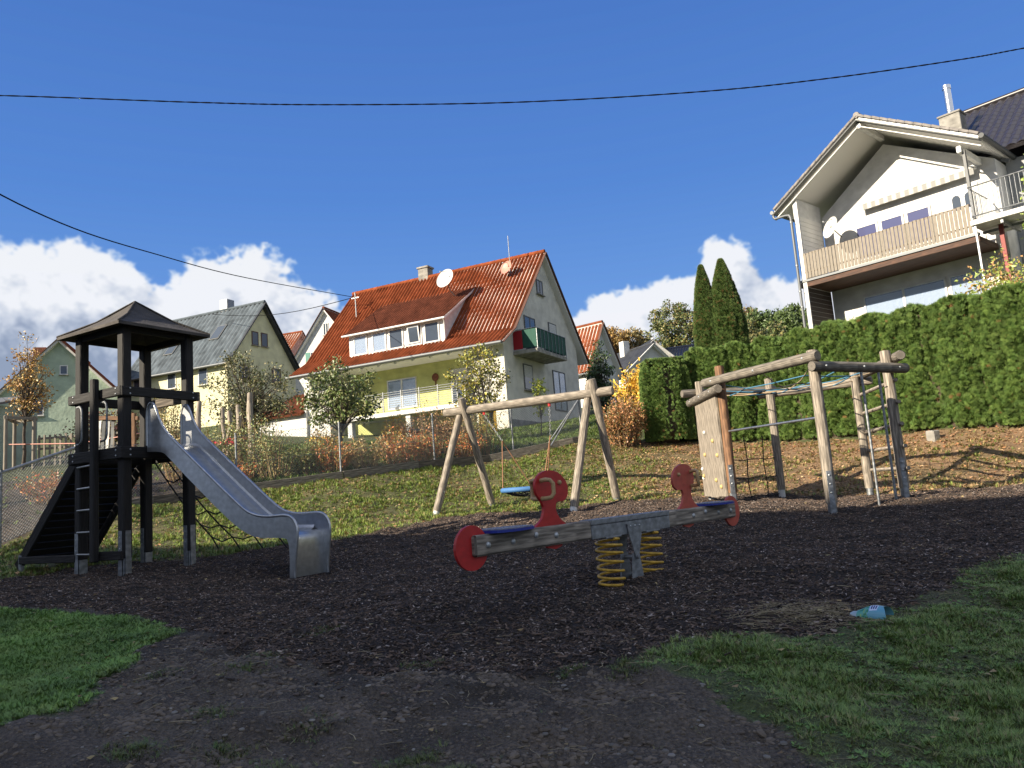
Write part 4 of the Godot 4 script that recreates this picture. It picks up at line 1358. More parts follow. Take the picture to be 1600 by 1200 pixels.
func red_house():
	var B := 4.0
	var t := thing("gabled_house", "cream gabled house with bright orange-red tiled roof, long white dormer and lime-yellow front", "house", Vector3(1.91, B, -38.0), deg_to_rad(-26.0))
	var y := func(w: float) -> float: return w - B
	var L := 11.9
	# gable end wall and body
	var prof := PackedVector2Array([Vector2(4.0, -1.5), Vector2(4.0, y.call(5.86)), Vector2(4.0, y.call(8.86)), Vector2(0.0, y.call(13.12)), Vector2(-4.3, y.call(8.60)), Vector2(-4.95, y.call(8.12)), Vector2(-4.95, -1.5)])
	var zf := Basis(Vector3(0, 0, -1), Vector3.UP, Vector3(1, 0, 0))   # polygon x runs away from the viewer, extrude along the ridge
	var g := MB.new()
	g.prism(prof, -1.6, 0.0, Transform3D(zf, Vector3(0, 0, 0)))
	part("gable_wall", g, M.gable_wall, t)
	var bd := MB.new()
	bd.prism(PackedVector2Array([Vector2(4.0, -1.5), Vector2(4.0, y.call(8.8)), Vector2(0, y.call(13.0)), Vector2(-3.40, y.call(9.4)), Vector2(-3.40, -1.5)]), -L + 0.3, -1.602, Transform3D(zf, Vector3.ZERO))
	part("wall", bd, M.lime_wall, t)
	var bl := MB.new()
	bl.box(Vector3(-L + 0.9, y.call(6.2), 3.95), Vector3(1.6, 4.4, 1.2), 0.0)
	part("wall", bl, M.white_wall, t)
	var pl := MB.new()
	pl.box(Vector3(0.012, -0.45, 0.475), Vector3(0.03, 1.9, 8.96), 0.0)
	part("plinth", pl, M.plinth, t)
	# roof: main front slope, flared eaves, back slope
	var xr := 0.28
	var xl := -L
	var deck := MB.new()
	var rid := y.call(13.27)
	slab(deck, Vector3(xl, y.call(8.65), 4.27), Vector3(xr, y.call(8.65), 4.27), Vector3(xr, rid, 0), Vector3(xl, rid, 0), 0.14)
	slab(deck, Vector3(xl, y.call(7.84), 5.6), Vector3(xr, y.call(7.84), 5.6), Vector3(xr, y.call(8.65), 4.27), Vector3(xl, y.call(8.65), 4.27), 0.14)
	slab(deck, Vector3(xr, y.call(8.12), -4.9), Vector3(xl, y.call(8.12), -4.9), Vector3(xl, rid, 0), Vector3(xr, rid, 0), 0.14)
	var roof := part("roof", deck, M.soffit, t)
	var tm := tile_mat(M.tile_red)
	var tl := MB.new()
	tile_field(tl, Vector3(xl, y.call(8.65), 4.27), Vector3(xr, y.call(8.65), 4.27), Vector3(xr, rid, 0), 0.215, 0.36, 0.085)
	tile_field(tl, Vector3(xr, y.call(8.12), -4.9), Vector3(xl, y.call(8.12), -4.9), Vector3(xl, rid, 0), 0.215, 0.36, 0.085)
	tag(part("roof_tiles", tl, tm, roof), "", "", "", "stuff")
	var tl2 := MB.new()
	tile_field(tl2, Vector3(xl, y.call(7.84), 5.6), Vector3(xr, y.call(7.84), 5.6), Vector3(xr, y.call(8.65), 4.27), 0.215, 0.30, 0.075)
	tag(part("eaves_tiles", tl2, tm, roof), "", "", "", "stuff")
	for k in 34:
		var b := MB.new()
		var x := lerpf(xl, xr, (k + 0.5) / 34.0)
		b.tube([Vector3(x - 0.185, rid + 0.03, 0), Vector3(x + 0.185, rid + 0.045, 0)], 0.12, 8)
		part("ridge_tile", b, M.tile_red, roof)
	# barge boards
	for q in [[Vector3(xr + 0.012, y.call(8.62), 4.30), Vector3(xr + 0.012, rid - 0.02, 0)], [Vector3(xr + 0.012, y.call(7.80), 5.6), Vector3(xr + 0.012, y.call(8.62), 4.30)], [Vector3(xr + 0.012, rid - 0.02, 0), Vector3(xr + 0.012, y.call(8.08), -4.92)]]:
		var b := MB.new()
		b.bar(q[0], q[1], 0.03, 0.20, 0.0, Vector3(1, 0, 0))
		part("barge_board", b, M.brown_trim, roof)
	var gu := MB.new()
	gu.tube([Vector3(xl - 0.05, y.call(7.80), 5.68), Vector3(xr, y.call(7.80), 5.68)], 0.075, 8)
	part("gutter", gu, M.gutter, roof)
	for k in 12:
		var b := MB.new()
		var x := lerpf(xl + 0.6, -0.6, k / 11.0)
		b.bar(Vector3(x, y.call(7.70), 5.5), Vector3(x, y.call(8.42), 4.32), 0.09, 0.12)
		part("rafter", b, M.white, roof)
	# eaves ceiling
	var so := MB.new()
	so.box(Vector3(-6.0, y.call(7.88), 4.15), Vector3(11.2, 0.05, 1.5), 0.0)
	part("eaves_ceiling", so, M.soffit, t)
	# chimney
	var ch := MB.new()
	ch.box(Vector3(-7.0, y.call(13.1), -0.15), Vector3(0.62, 1.5, 0.55), 0.01)
	ch.box(Vector3(-7.0, y.call(13.90), -0.15), Vector3(0.74, 0.10, 0.67), 0.01)
	part("chimney", ch, M.concrete, roof)
	# dormer
	var d := MB.new()
	d.prism(PackedVector2Array([Vector2(-4.5, y.call(8.48)), Vector2(-4.5, y.call(9.74)), Vector2(-1.55, y.call(11.58)), Vector2(-1.7, y.call(11.40)), Vector2(-4.2, y.call(8.60))]), -8.83, -3.26, Transform3D(zf, Vector3.ZERO))
	var dor := part("dormer", d, M.white, t)
	var dr := MB.new()
	slab(dr, Vector3(-8.98, y.call(9.66), 4.72), Vector3(-3.08, y.call(9.66), 4.72), Vector3(-3.08, y.call(11.76), 1.42), Vector3(-8.98, y.call(11.76), 1.42), 0.10)
	var drf := part("dormer_roof", dr, M.soffit, dor)
	var dt := MB.new()
	tile_field(dt, Vector3(-8.98, y.call(9.66), 4.72), Vector3(-3.08, y.call(9.66), 4.72), Vector3(-3.08, y.call(11.76), 1.42), 0.19, 0.27, 0.06)
	tag(part("dormer_tiles", dt, tile_mat(M.tile_old), dor), "", "", "", "stuff")
	var dg := MB.new()
	dg.tube([Vector3(-9.05, y.call(9.60), 4.79), Vector3(-3.02, y.call(9.60), 4.79)], 0.055, 8)
	dg.tube([Vector3(-3.1, y.call(9.58), 4.79), Vector3(-3.12, y.call(9.45), 4.68), Vector3(-3.2, y.call(9.3), 4.56), Vector3(-3.2, y.call(8.65), 4.56)], 0.035, 8)
	part("gutter", dg, M.white, dor)
	var xs := [-8.12, -6.98, -5.98, -4.92, -3.93]
	for k in 5:
		var o := {"sill": false, "frame": 0.07}
		if k < 2: o.curtain = 1.0
		window(t, Transform3D(Basis.IDENTITY, Vector3(xs[k], y.call(9.08), 4.502)), 0.84, 1.0, M.white, o)
	var tilt := MB.new()
	tilt.box(Vector3(-4.92, y.call(9.10), 4.60), Vector3(0.66, 0.84, 0.03), 0.006, Basis(Vector3.RIGHT, 0.13))
	var ts := part("tilted_sash", tilt, M.white, t)
	var tg := MB.new()
	tg.box(Vector3(-4.92, y.call(9.10), 4.618), Vector3(0.52, 0.70, 0.008), 0.0, Basis(Vector3.RIGHT, 0.13))
	part("pane", tg, M.glass, ts)
	# loggia: front wall window, door, slab and railing
	window(t, Transform3D(Basis.IDENTITY, Vector3(-6.55, y.call(6.55), 3.402)), 1.75, 1.5, M.white, {"sashes": 2, "curtain": 0.95, "sill": false})
	window(t, Transform3D(Basis.IDENTITY, Vector3(-2.95, y.call(6.35), 3.402)), 1.5, 2.0, M.white, {"sashes": 2, "blind": 0.45, "sill": false})
	var sb := MB.new()
	sb.box(Vector3(-5.4, y.call(5.36), 4.3), Vector3(7.6, 0.20, 1.75), 0.02)
	part("terrace_slab", sb, M.white, t)
	var cs := thing("garden_chair", "white plastic chair on the terrace before the lime-yellow wall", "chair", t.transform * Vector3(-7.3, y.call(5.46), 4.35), t.rotation.y + 0.5)
	var seat := MB.new()
	seat.box(Vector3(0, 0.43, 0), Vector3(0.46, 0.04, 0.44), 0.012)
	part("seat", seat, M.white, cs)
	var bkr := MB.new()
	for k in 5: bkr.box(Vector3(-0.18 + k * 0.09, 0.66, -0.22), Vector3(0.05, 0.42, 0.02), 0.005)
	bkr.box(Vector3(0, 0.88, -0.225), Vector3(0.44, 0.06, 0.03), 0.01)
	part("backrest", bkr, M.white, cs)
	for q in [[-0.2, -0.2], [0.2, -0.2], [-0.2, 0.2], [0.2, 0.2]]:
		var lg := MB.new()
		lg.box(Vector3(q[0], 0.205, q[1]), Vector3(0.04, 0.41, 0.04), 0.005)
		part("leg", lg, M.white, cs)
	for x in [-8.6, -5.2, -2.0]:
		var b := MB.new()
		b.box(Vector3(x, y.call(4.3), 4.9), Vector3(0.28, 2.1, 0.28), 0.02)
		part("terrace_pillar", b, M.white_wall, t)
	for k in 9:
		var b := MB.new()
		b.tube([Vector3(-7.5, y.call(5.55) + k * 0.105, 5.12), Vector3(-2.4, y.call(5.55) + k * 0.105, 5.12)], 0.016, 6)
		part("railing_bar", b, M.galv_dull, t)
	for k in 6:
		var b := MB.new()
		b.box(Vector3(-7.5 + k * 1.02, y.call(5.95), 5.14), Vector3(0.04, 1.0, 0.03))
		part("railing_post", b, M.galv_dull, t)
	# gable windows; local frame looks along +x
	var gb := Basis(Vector3(0, 0, -1), Vector3.UP, Vector3(1, 0, 0))
	var gw := func(z0: float, z1: float, y0: float, y1: float, o: Dictionary): window(t, Transform3D(gb, Vector3(0.002, (y0 + y1) * 0.5 - B, (z0 + z1) * 0.5)), z1 - z0, y1 - y0, M.fascia, o)
	gw.call(0.05, 0.80, 11.0, 11.75, {"sashes": 2})
	gw.call(1.35, 2.58, 7.75, 9.58, {"sashes": 2, "sill": false})
	gw.call(-1.28, -0.30, 8.85, 9.72, {"blind": 0.85})
	gw.call(2.10, 3.08, 5.95, 7.18, {"blind": 0.5})
	gw.call(-1.95, -0.36, 5.2, 7.25, {"sashes": 2, "curtain": 1.0, "sill": false})
	# balcony
	var bs := MB.new()
	bs.box(Vector3(0.615, y.call(7.53), 2.25), Vector3(1.2, 0.19, 3.5), 0.02)
	var bal := part("balcony", bs, M.concrete, t)
	var cl := MB.new()
	cl.box(Vector3(1.19, y.call(8.13), 2.25), Vector3(0.02, 0.86, 3.40))
	cl.box(Vector3(0.84, y.call(8.13), 3.95), Vector3(0.68, 0.86, 0.02))
	cl.box(Vector3(0.62, y.call(8.13), 0.55), Vector3(1.12, 0.86, 0.02))
	part("green_screen", cl, M.green_cloth, bal)
	var rc := MB.new()
	rc.box(Vector3(0.26, y.call(8.11), 3.955), Vector3(0.46, 0.86, 0.035))
	part("red_screen", rc, M.red_cloth, bal)
	for k in 9:
		var b := MB.new()
		b.box(Vector3(1.215, y.call(8.05), 0.58 + k * 0.42), Vector3(0.025, 1.0, 0.025))
		part("baluster", b, M.galv, bal)
	var hr := MB.new()
	hr.tube([Vector3(0.03, y.call(8.57), 3.98), Vector3(1.21, y.call(8.57), 3.98), Vector3(1.21, y.call(8.57), 0.53), Vector3(0.03, y.call(8.57), 0.53)], 0.022, 6)
	part("handrail", hr, M.galv, bal)
	# roof mast with insulators for the overhead wires
	var ma := MB.new()
	ma.tube([Vector3(-10.36, y.call(11.2), 1.8), Vector3(-10.38, y.call(12.75), 1.8)], 0.035, 8)
	ma.box(Vector3(-10.38, y.call(12.45), 1.8), Vector3(0.5, 0.05, 0.05))
	part("wire_mast", ma, M.galv, roof)
	# aerial rod
	var ae := MB.new()
	ae.tube([Vector3(-1.25, y.call(12.2), 1.0), Vector3(-1.25, y.call(14.2), 1.0)], 0.02, 6)
	part("aerial", ae, M.galv, roof)
	var hf := MB.new()
	hf.lathe([Vector2(0.0, 0), Vector2(0.16, 0.0), Vector2(0.2, 0.04), Vector2(0.0, 0.07)], 12, Transform3D(Basis(Vector3.RIGHT, PI * 0.5), Vector3(-4.55, y.call(7.1), 3.42)))
	hf.box(Vector3(-4.55, y.call(6.85), 3.44), Vector3(0.05, 0.35, 0.03))
	part("wall_ornament", hf, M.brick, t)
	# dishes mounted on the roof
	var d1 = dish(t, Vector3(-3.9, y.call(12.0), 2.9), Vector3(-0.15, 0.35, 1), 0.52, M.dish)
	d1.set_meta("label", "large pale satellite dish")
	var dp := MB.new()
	dp.tube([Vector3(-3.9, y.call(11.2), 1.9), Vector3(-3.9, y.call(11.5), 2.6), Vector3(-3.9, y.call(12.0), 2.85)], 0.03, 6)
	part("dish_bracket", dp, M.galv, t)
	var d2 = dish(t, Vector3(-1.25, y.call(12.42), 1.35), Vector3(-0.3, 0.35, 1), 0.36, M.dish_pink)
	d2.set_meta("label", "small salmon-coloured satellite dish")
	var dq := MB.new()
	dq.tube([Vector3(-1.25, y.call(12.0), 1.1), Vector3(-1.25, y.call(12.42), 1.33)], 0.03, 6)
	part("dish_bracket", dq, M.galv, t)
	# small lean-to at the far end
	var le := MB.new()
	le.box(Vector3(-L - 1.3, y.call(4.9), 3.2), Vector3(3.2, 2.6, 3.0), 0.0)
	part("lean_to_wall", le, M.white_wall, t)
	var lr := MB.new()
	slab(lr, Vector3(-L - 3.2, y.call(6.05), 5.0), Vector3(-L + 0.2, y.call(6.05), 5.0), Vector3(-L + 0.2, y.call(7.6), 1.6), Vector3(-L - 3.2, y.call(7.6), 1.6), 0.1)
	part("lean_to_roof", lr, M.tile_old, t)
	var lt := MB.new()
	tile_field(lt, Vector3(-L - 3.2, y.call(6.05), 5.0), Vector3(-L + 0.2, y.call(6.05), 5.0), Vector3(-L + 0.2, y.call(7.6), 1.6), 0.25, 0.33, 0.05)
	tag(part("lean_to_tiles", lt, tile_mat(M.tile_old), t), "", "", "", "stuff")

func white_house():
	var B := 4.3
	var t := thing("balcony_house", "white gabled house with deep eaves, plank-fronted balcony and striped awning above hedge", "house", Vector3(10.9, B, -28.5), deg_to_rad(-49.0))
	var y := func(w: float) -> float: return w - B
	var sw := 0.5
	var ax := 3.3
	var wz := -1.8
	var back := -9.5
	# main facade, recessed behind the balcony
	var w := MB.new()
	w.prism(PackedVector2Array([Vector2(0.62, -1.5), Vector2(6.74, -1.5), Vector2(6.74, y.call(11.15)), Vector2(ax, y.call(13.05)), Vector2(0.62, y.call(11.05))]), back, wz, Transform3D.IDENTITY)
	part("wall", w, M.white_wall, t)
	# side wall reaching forward to the balcony edge, clad on the inside
	var s := MB.new()
	s.box(Vector3(0.515, y.call(8.0), -0.88), Vector3(0.17, 7.0, 1.78), 0.0)
	part("side_wall", s, M.white, t)
	for k in 13:
		var b := MB.new()
		b.box(Vector3(0.607, y.call(8.52) + k * 0.185, -0.90), Vector3(0.014, 0.172, 1.70), 0.004)
		part("cladding_board", b, M.soffit, t)
	for k in 11:
		var b := MB.new()
		b.box(Vector3(0.607, y.call(6.2) + k * 0.175, -0.90), Vector3(0.014, 0.163, 1.70), 0.004)
		part("cladding_board", b, M.clad_dark, t)
	# roof
	var eL := Vector3(-0.28, y.call(11.30), 0.12)
	var eR := Vector3(6.95, y.call(11.40), 0.12)
	var ap := Vector3(ax, y.call(13.62), 0.12)
	var bk := Vector3(0, 0, back - 0.3)
	var dk := MB.new()
	slab(dk, eL + bk, eL, ap, ap + bk, 0.16)
	slab(dk, eR, eR + bk, ap + bk, ap, 0.16)
	var roof := part("roof", dk, M.soffit, t)
	for q in [[eL, ap, 15], [ap, eR, 14]]:
		var d: Vector3 = (q[1] - q[0])
		var f := MB.new()
		f.bar(q[0] + Vector3(0, -0.17, 0.02), q[1] + Vector3(0, -0.17, 0.02), 0.035, 0.26, 0.0, Vector3(0, 0, 1))
		part("fascia_board", f, M.fascia, roof)
		var f2 := MB.new()
		f2.bar(q[0] + Vector3(0, -0.36, -0.04), q[1] + Vector3(0, -0.36, -0.04), 0.03, 0.10, 0.0, Vector3(0, 0, 1))
		part("fascia_trim", f2, M.soffit, roof)
		var n: int = q[2]
		for k in n:
			var b := MB.new()
			var p: Vector3 = q[0] + d * ((k + 0.5) / n)
			var dir := d.normalized()
			if dir.y < 0: dir = -dir
			b.box(p + Vector3(0, 0.02 + 0.03, -0.10), Vector3(d.length() / n * 1.02, 0.09, 0.36), 0.012, Basis(Vector3.BACK, atan2(d.y, d.x) + (0.05 if d.y > 0 else -0.05)))
			part("verge_tile", b, M.tile_verge, roof)
	var tl := MB.new()
	tile_field(tl, eL + bk, eL + Vector3(0, 0, -0.28), ap + Vector3(0, 0, -0.28), 0.3, 0.36, 0.05)
	tile_field(tl, eR + Vector3(0, 0, -0.28), eR + bk, ap + bk, 0.3, 0.36, 0.05)
	tag(part("roof_tiles", tl, M.tile_dark, roof), "", "", "", "stuff")
	var rt := MB.new()
	rt.tube([ap + Vector3(0, 0.05, 0.06), ap + Vector3(0, 0.05, 0) + bk], 0.11, 8)
	part("ridge", rt, M.tile_verge, roof)
	# gutters and downpipe
	var gu := MB.new()
	gu.tube([eL + Vector3(-0.06, -0.07, 0.1), eL + Vector3(-0.06, -0.07, 0) + bk], 0.075, 10)
	part("gutter", gu, M.gutter, roof)
	var gr := MB.new()
	gr.tube([eR + Vector3(0.07, -0.07, 0.1), eR + Vector3(0.07, -0.07, 0) + bk], 0.085, 10)
	part("gutter", gr, M.dark_trim, roof)
	var dp := MB.new()
	dp.tube([eL + Vector3(-0.06, -0.12, 0.0), eL + Vector3(-0.05, -0.25, 0.0), eL + Vector3(0.0, -0.32, 0.0), eL + Vector3(0.45, -0.34, 0.02), eL + Vector3(0.60, -0.38, 0.03), eL + Vector3(0.65, -0.5, 0.03), Vector3(0.37, 0.0, 0.15)], 0.05, 10)
	var dn := part("downpipe", dp, M.gutter, t)
	for yy in [10.6, 8.9, 7.9, 7.3]:
		var b := MB.new()
		b.tube([Vector3(0.37, y.call(yy), 0.15), Vector3(0.37, y.call(yy) + 0.05, 0.15)], 0.062, 10)
		part("pipe_clamp", b, M.galv, dn)
	# beam and post under the right rafter end
	var bm := MB.new()
	bm.box(Vector3(6.3, y.call(11.18), -0.85), Vector3(0.14, 0.22, 1.9), 0.01)
	part("purlin", bm, M.white, roof)
	var bm2 := MB.new()
	bm2.box(Vector3(ax, y.call(13.28), -0.85), Vector3(0.16, 0.2, 1.9), 0.01)
	part("purlin", bm2, M.white, roof)
	var ps := MB.new()
	ps.box(Vector3(6.38, y.call(9.85), -0.08), Vector3(0.10, 2.6, 0.10), 0.01)
	part("roof_post", ps, M.anthracite, t)
	for k in 6:
		var b := MB.new()
		b.bar(Vector3(6.75, y.call(11.24), -2.4 - k * 0.8), Vector3(7.0, y.call(11.10), -2.4 - k * 0.8), 0.09, 0.12)
		part("rafter_end", b, M.fascia, roof)
	# balcony
	var sb := MB.new()
	sb.box(Vector3(3.4, y.call(8.16), -0.90), Vector3(6.1, 0.20, 1.72), 0.01)
	var bal := part("balcony", sb, M.soffit_brown, t)
	var ed := MB.new()
	ed.box(Vector3(3.4, y.call(8.30), 0.00), Vector3(6.16, 0.09, 0.10), 0.008)
	part("edge_profile", ed, M.gutter, bal)
	var eb := MB.new()
	eb.box(Vector3(3.4, y.call(8.15), -0.02), Vector3(6.12, 0.18, 0.05), 0.008)
	part("edge_board", eb, M.soffit_brown, bal)
	rng.seed = 3
	for k in 46:
		var b := MB.new()
		var x := 0.60 + 5.72 * (k + 0.5) / 46.0
		var hh := 0.96 + rng.randf_range(-0.012, 0.012)
		b.us = 1.0
		b.box(Vector3(x, y.call(8.36) + hh * 0.5, 0.055 + rng.randf_range(-0.004, 0.004)), Vector3(0.104, hh, 0.022), 0.006)
		part("plank", b, M.pale_wood, bal)
	var hr := MB.new()
	hr.box(Vector3(3.46, y.call(9.30), 0.02), Vector3(5.75, 0.05, 0.05), 0.006)
	hr.box(Vector3(3.46, y.call(8.6), 0.02), Vector3(5.75, 0.05, 0.04), 0.006)
	part("handrail", hr, M.soffit_brown, bal)
	# awning cassette with striped valance
	var aw := MB.new()
	aw.box(Vector3(4.2, y.call(11.02), wz + 0.16), Vector3(4.0, 0.13, 0.30), 0.03)
	var awn := part("awning", aw, M.white, t)
	for k in 26:
		var b := MB.new()
		b.box(Vector3(2.24 + 3.92 * (k + 0.5) / 26.0, y.call(10.86), wz + 0.30), Vector3(3.92 / 26.0, 0.22, 0.012))
		part("valance_strip", b, M.valance_pale if k % 2 == 0 else M.valance_grey, awn)
	# upper windows, door
	for k in 3:
		window(t, Transform3D(Basis.IDENTITY, Vector3(2.28 + 0.93 * k, y.call(9.6), wz + 0.003)), 0.86, 1.35, M.white, {"glass": M.glass_violet, "sill": false, "frame": 0.075})
	for q in [[2.15, 9.95], [3.9, 9.86], [3.35, 9.95]]:
		var st := MB.new()
		for k in 3: st.box(Vector3(q[0], y.call(q[1]), wz + 0.024), Vector3(0.10, 0.022, 0.004), 0.0, Basis(Vector3.BACK, k * PI / 3.0))
		part("window_star", st, M.white, t)
	var dr := MB.new()
	dr.box(Vector3(5.62, y.call(9.45), wz + 0.02), Vector3(1.02, 2.2, 0.06), 0.006)
	var door := part("door", dr, M.white, t)
	for s2 in [-1.0, 1.0]:
		var b := MB.new()
		var pp := PackedVector2Array([Vector2(-0.13, 0), Vector2(0.13, 0), Vector2(0.13, 0.42), Vector2(0.09, 0.50), Vector2(0, 0.54), Vector2(-0.09, 0.50), Vector2(-0.13, 0.42)])
		b.prism(pp, 0.0, 0.01, Transform3D(Basis.IDENTITY, Vector3(5.62 + s2 * 0.2, y.call(9.75), wz + 0.052)))
		part("door_glass", b, M.glass, door)
	# lower windows
	window(t, Transform3D(Basis.IDENTITY, Vector3(3.25, y.call(6.95), wz + 0.003)), 2.9, 1.25, M.white, {"sashes": 2, "glass": M.pane, "curtain": 0.97, "sill_mat": M.concrete})
	window(t, Transform3D(Basis.IDENTITY, Vector3(5.42, y.call(6.95), wz + 0.003)), 1.25, 1.25, M.white, {"glass": M.pane, "curtain": 0.97, "sill_mat": M.concrete})
	# wall dish
	var d = dish(t, Vector3(1.42, y.call(10.25), -0.9), Vector3(-0.55, 0.35, 1), 0.42, M.dish)
	var br := MB.new()
	br.tube([Vector3(1.3, y.call(10.1), wz + 0.02), Vector3(1.42, y.call(10.2), -0.95)], 0.025, 6)
	part("dish_bracket", br, M.galv, t)
	# metal balcony to the right on slim posts
	var mb := MB.new()
	mb.box(Vector3(8.0, y.call(8.62), -0.65), Vector3(3.3, 0.16, 1.9), 0.01)
	var met := part("side_balcony", mb, M.white, t)
	for lv in [8.82, 9.78]:
		var b := MB.new()
		b.tube([Vector3(6.42, y.call(lv), -1.5), Vector3(6.42, y.call(lv), 0.28), Vector3(9.6, y.call(lv), 0.28)], 0.024, 6)
		part("railing_rail", b, M.galv, met)
	for k in 26:
		var b := MB.new()
		b.tube([Vector3(6.47 + k * 0.125, y.call(8.82), 0.28), Vector3(6.47 + k * 0.125, y.call(9.78), 0.28)], 0.011, 5)
		part("railing_bar", b, M.galv, met)
	for k in 12:
		var b := MB.new()
		b.tube([Vector3(6.42, y.call(8.82), 0.18 - k * 0.14), Vector3(6.42, y.call(9.78), 0.18 - k * 0.14)], 0.011, 5)
		part("railing_bar", b, M.galv, met)
	for q in [[6.45, 0.2, 0.03, "galv"], [9.4, 0.2, 0.03, "galv"], [6.95, -0.5, 0.06, "red_post"], [8.9, -1.2, 0.04, "galv_dull"]]:
		var b := MB.new()
		b.box(Vector3(q[0], y.call(6.4), q[1]), Vector3(q[2] * 2, 4.3, q[2] * 2), 0.005)
		part("balcony_post", b, M[q[3]], met)
	var br2 := MB.new()
	br2.box(Vector3(7.9, y.call(8.44), -0.6), Vector3(3.0, 0.08, 0.08)); br2.box(Vector3(7.2, y.call(8.44), -0.6), Vector3(0.08, 0.10, 1.7))
	part("balcony_joist", br2, M.galv_dull, met)
	# wall lamp
	var wl := MB.new()
	wl.lathe([Vector2(0.0, 0.0), Vector2(0.05, 0), Vector2(0.06, 0.26), Vector2(0.14, 0.28), Vector2(0.13, 0.31), Vector2(0.0, 0.34)], 12, Transform3D(Basis.IDENTITY, Vector3(7.25, y.call(10.25), -2.75)))
	wl.box(Vector3(7.25, y.call(10.4), -2.85), Vector3(0.05, 0.05, 0.14))
	part("wall_lantern", wl, M.galv, t)
	# main house volume behind with dark tiled roof whose ridge runs across
	var mw := MB.new()
	mw.box(Vector3(11.0, y.call(7.0), -6.5), Vector3(8.5, 8.6, 7.2), 0.0)
	part("main_wall", mw, M.grey_wall, t)
	var e0 := Vector3(6.2, y.call(11.55), -2.2)
	var e1 := Vector3(16.0, y.call(11.55), -2.2)
	var r0 := Vector3(6.2, y.call(15.05), -6.8)
	var r1 := Vector3(16.0, y.call(15.05), -6.8)
	e0.x = 5.0; r0.x = 4.4
	var mr := MB.new()
	slab(mr, e0, e1, r1, r0, 0.14)
	slab(mr, Vector3(16.0, y.call(11.5), -11.4), Vector3(4.4, y.call(11.5), -11.4), r0, r1, 0.14)
	var mroof := part("main_roof", mr, M.tile_dark, t)
	var tile := MB.new()
	tile_field(tile, Vector3(-0.15, 0, 0), Vector3(0.15, 0, 0), Vector3(0.15, 0, -0.40), 0.3, 0.4, 0.05)
	var tmesh := tile.mesh(M.tile_dark)
	var sl := (r1 - e1)
	var ang := atan2(sl.y, -sl.z)
	var nrow := int(sl.length() / 0.40)
	for j in nrow:
		for i in 26:
			var x := 4.6 + 0.15 + i * 0.302
			if j < 3 and x < 5.2: continue
			inst("roof_tile", tmesh, mroof, Transform3D(Basis(Vector3.RIGHT, ang), Vector3(x, lerpf(e1.y, r1.y, j * 0.40 / sl.length()) + 0.006, lerpf(e1.z, r1.z, j * 0.40 / sl.length()))))
	var mrd := MB.new()
	mrd.tube([r0 + Vector3.UP * 0.05, r1 + Vector3.UP * 0.05], 0.12, 8)
	part("ridge", mrd, M.tile_dark, mroof)
	# chimney with steel flue
	var ch := MB.new()
	ch.box(Vector3(5.02, y.call(13.35), -4.0), Vector3(0.72, 1.3, 0.62), 0.02)
	ch.box(Vector3(5.02, y.call(14.02), -4.0), Vector3(0.80, 0.07, 0.70), 0.01)
	var chn := part("chimney", ch, M.concrete, roof)
	var fl := MB.new()
	fl.tube([Vector3(5.0, y.call(14.0), -4.0), Vector3(5.0, y.call(15.1), -4.0)], 0.13, 16)
	fl.tube([Vector3(5.0, y.call(15.1), -4.0), Vector3(5.0, y.call(15.25), -4.0)], 0.15, 16)
	part("steel_flue", fl, M.inox, chn)

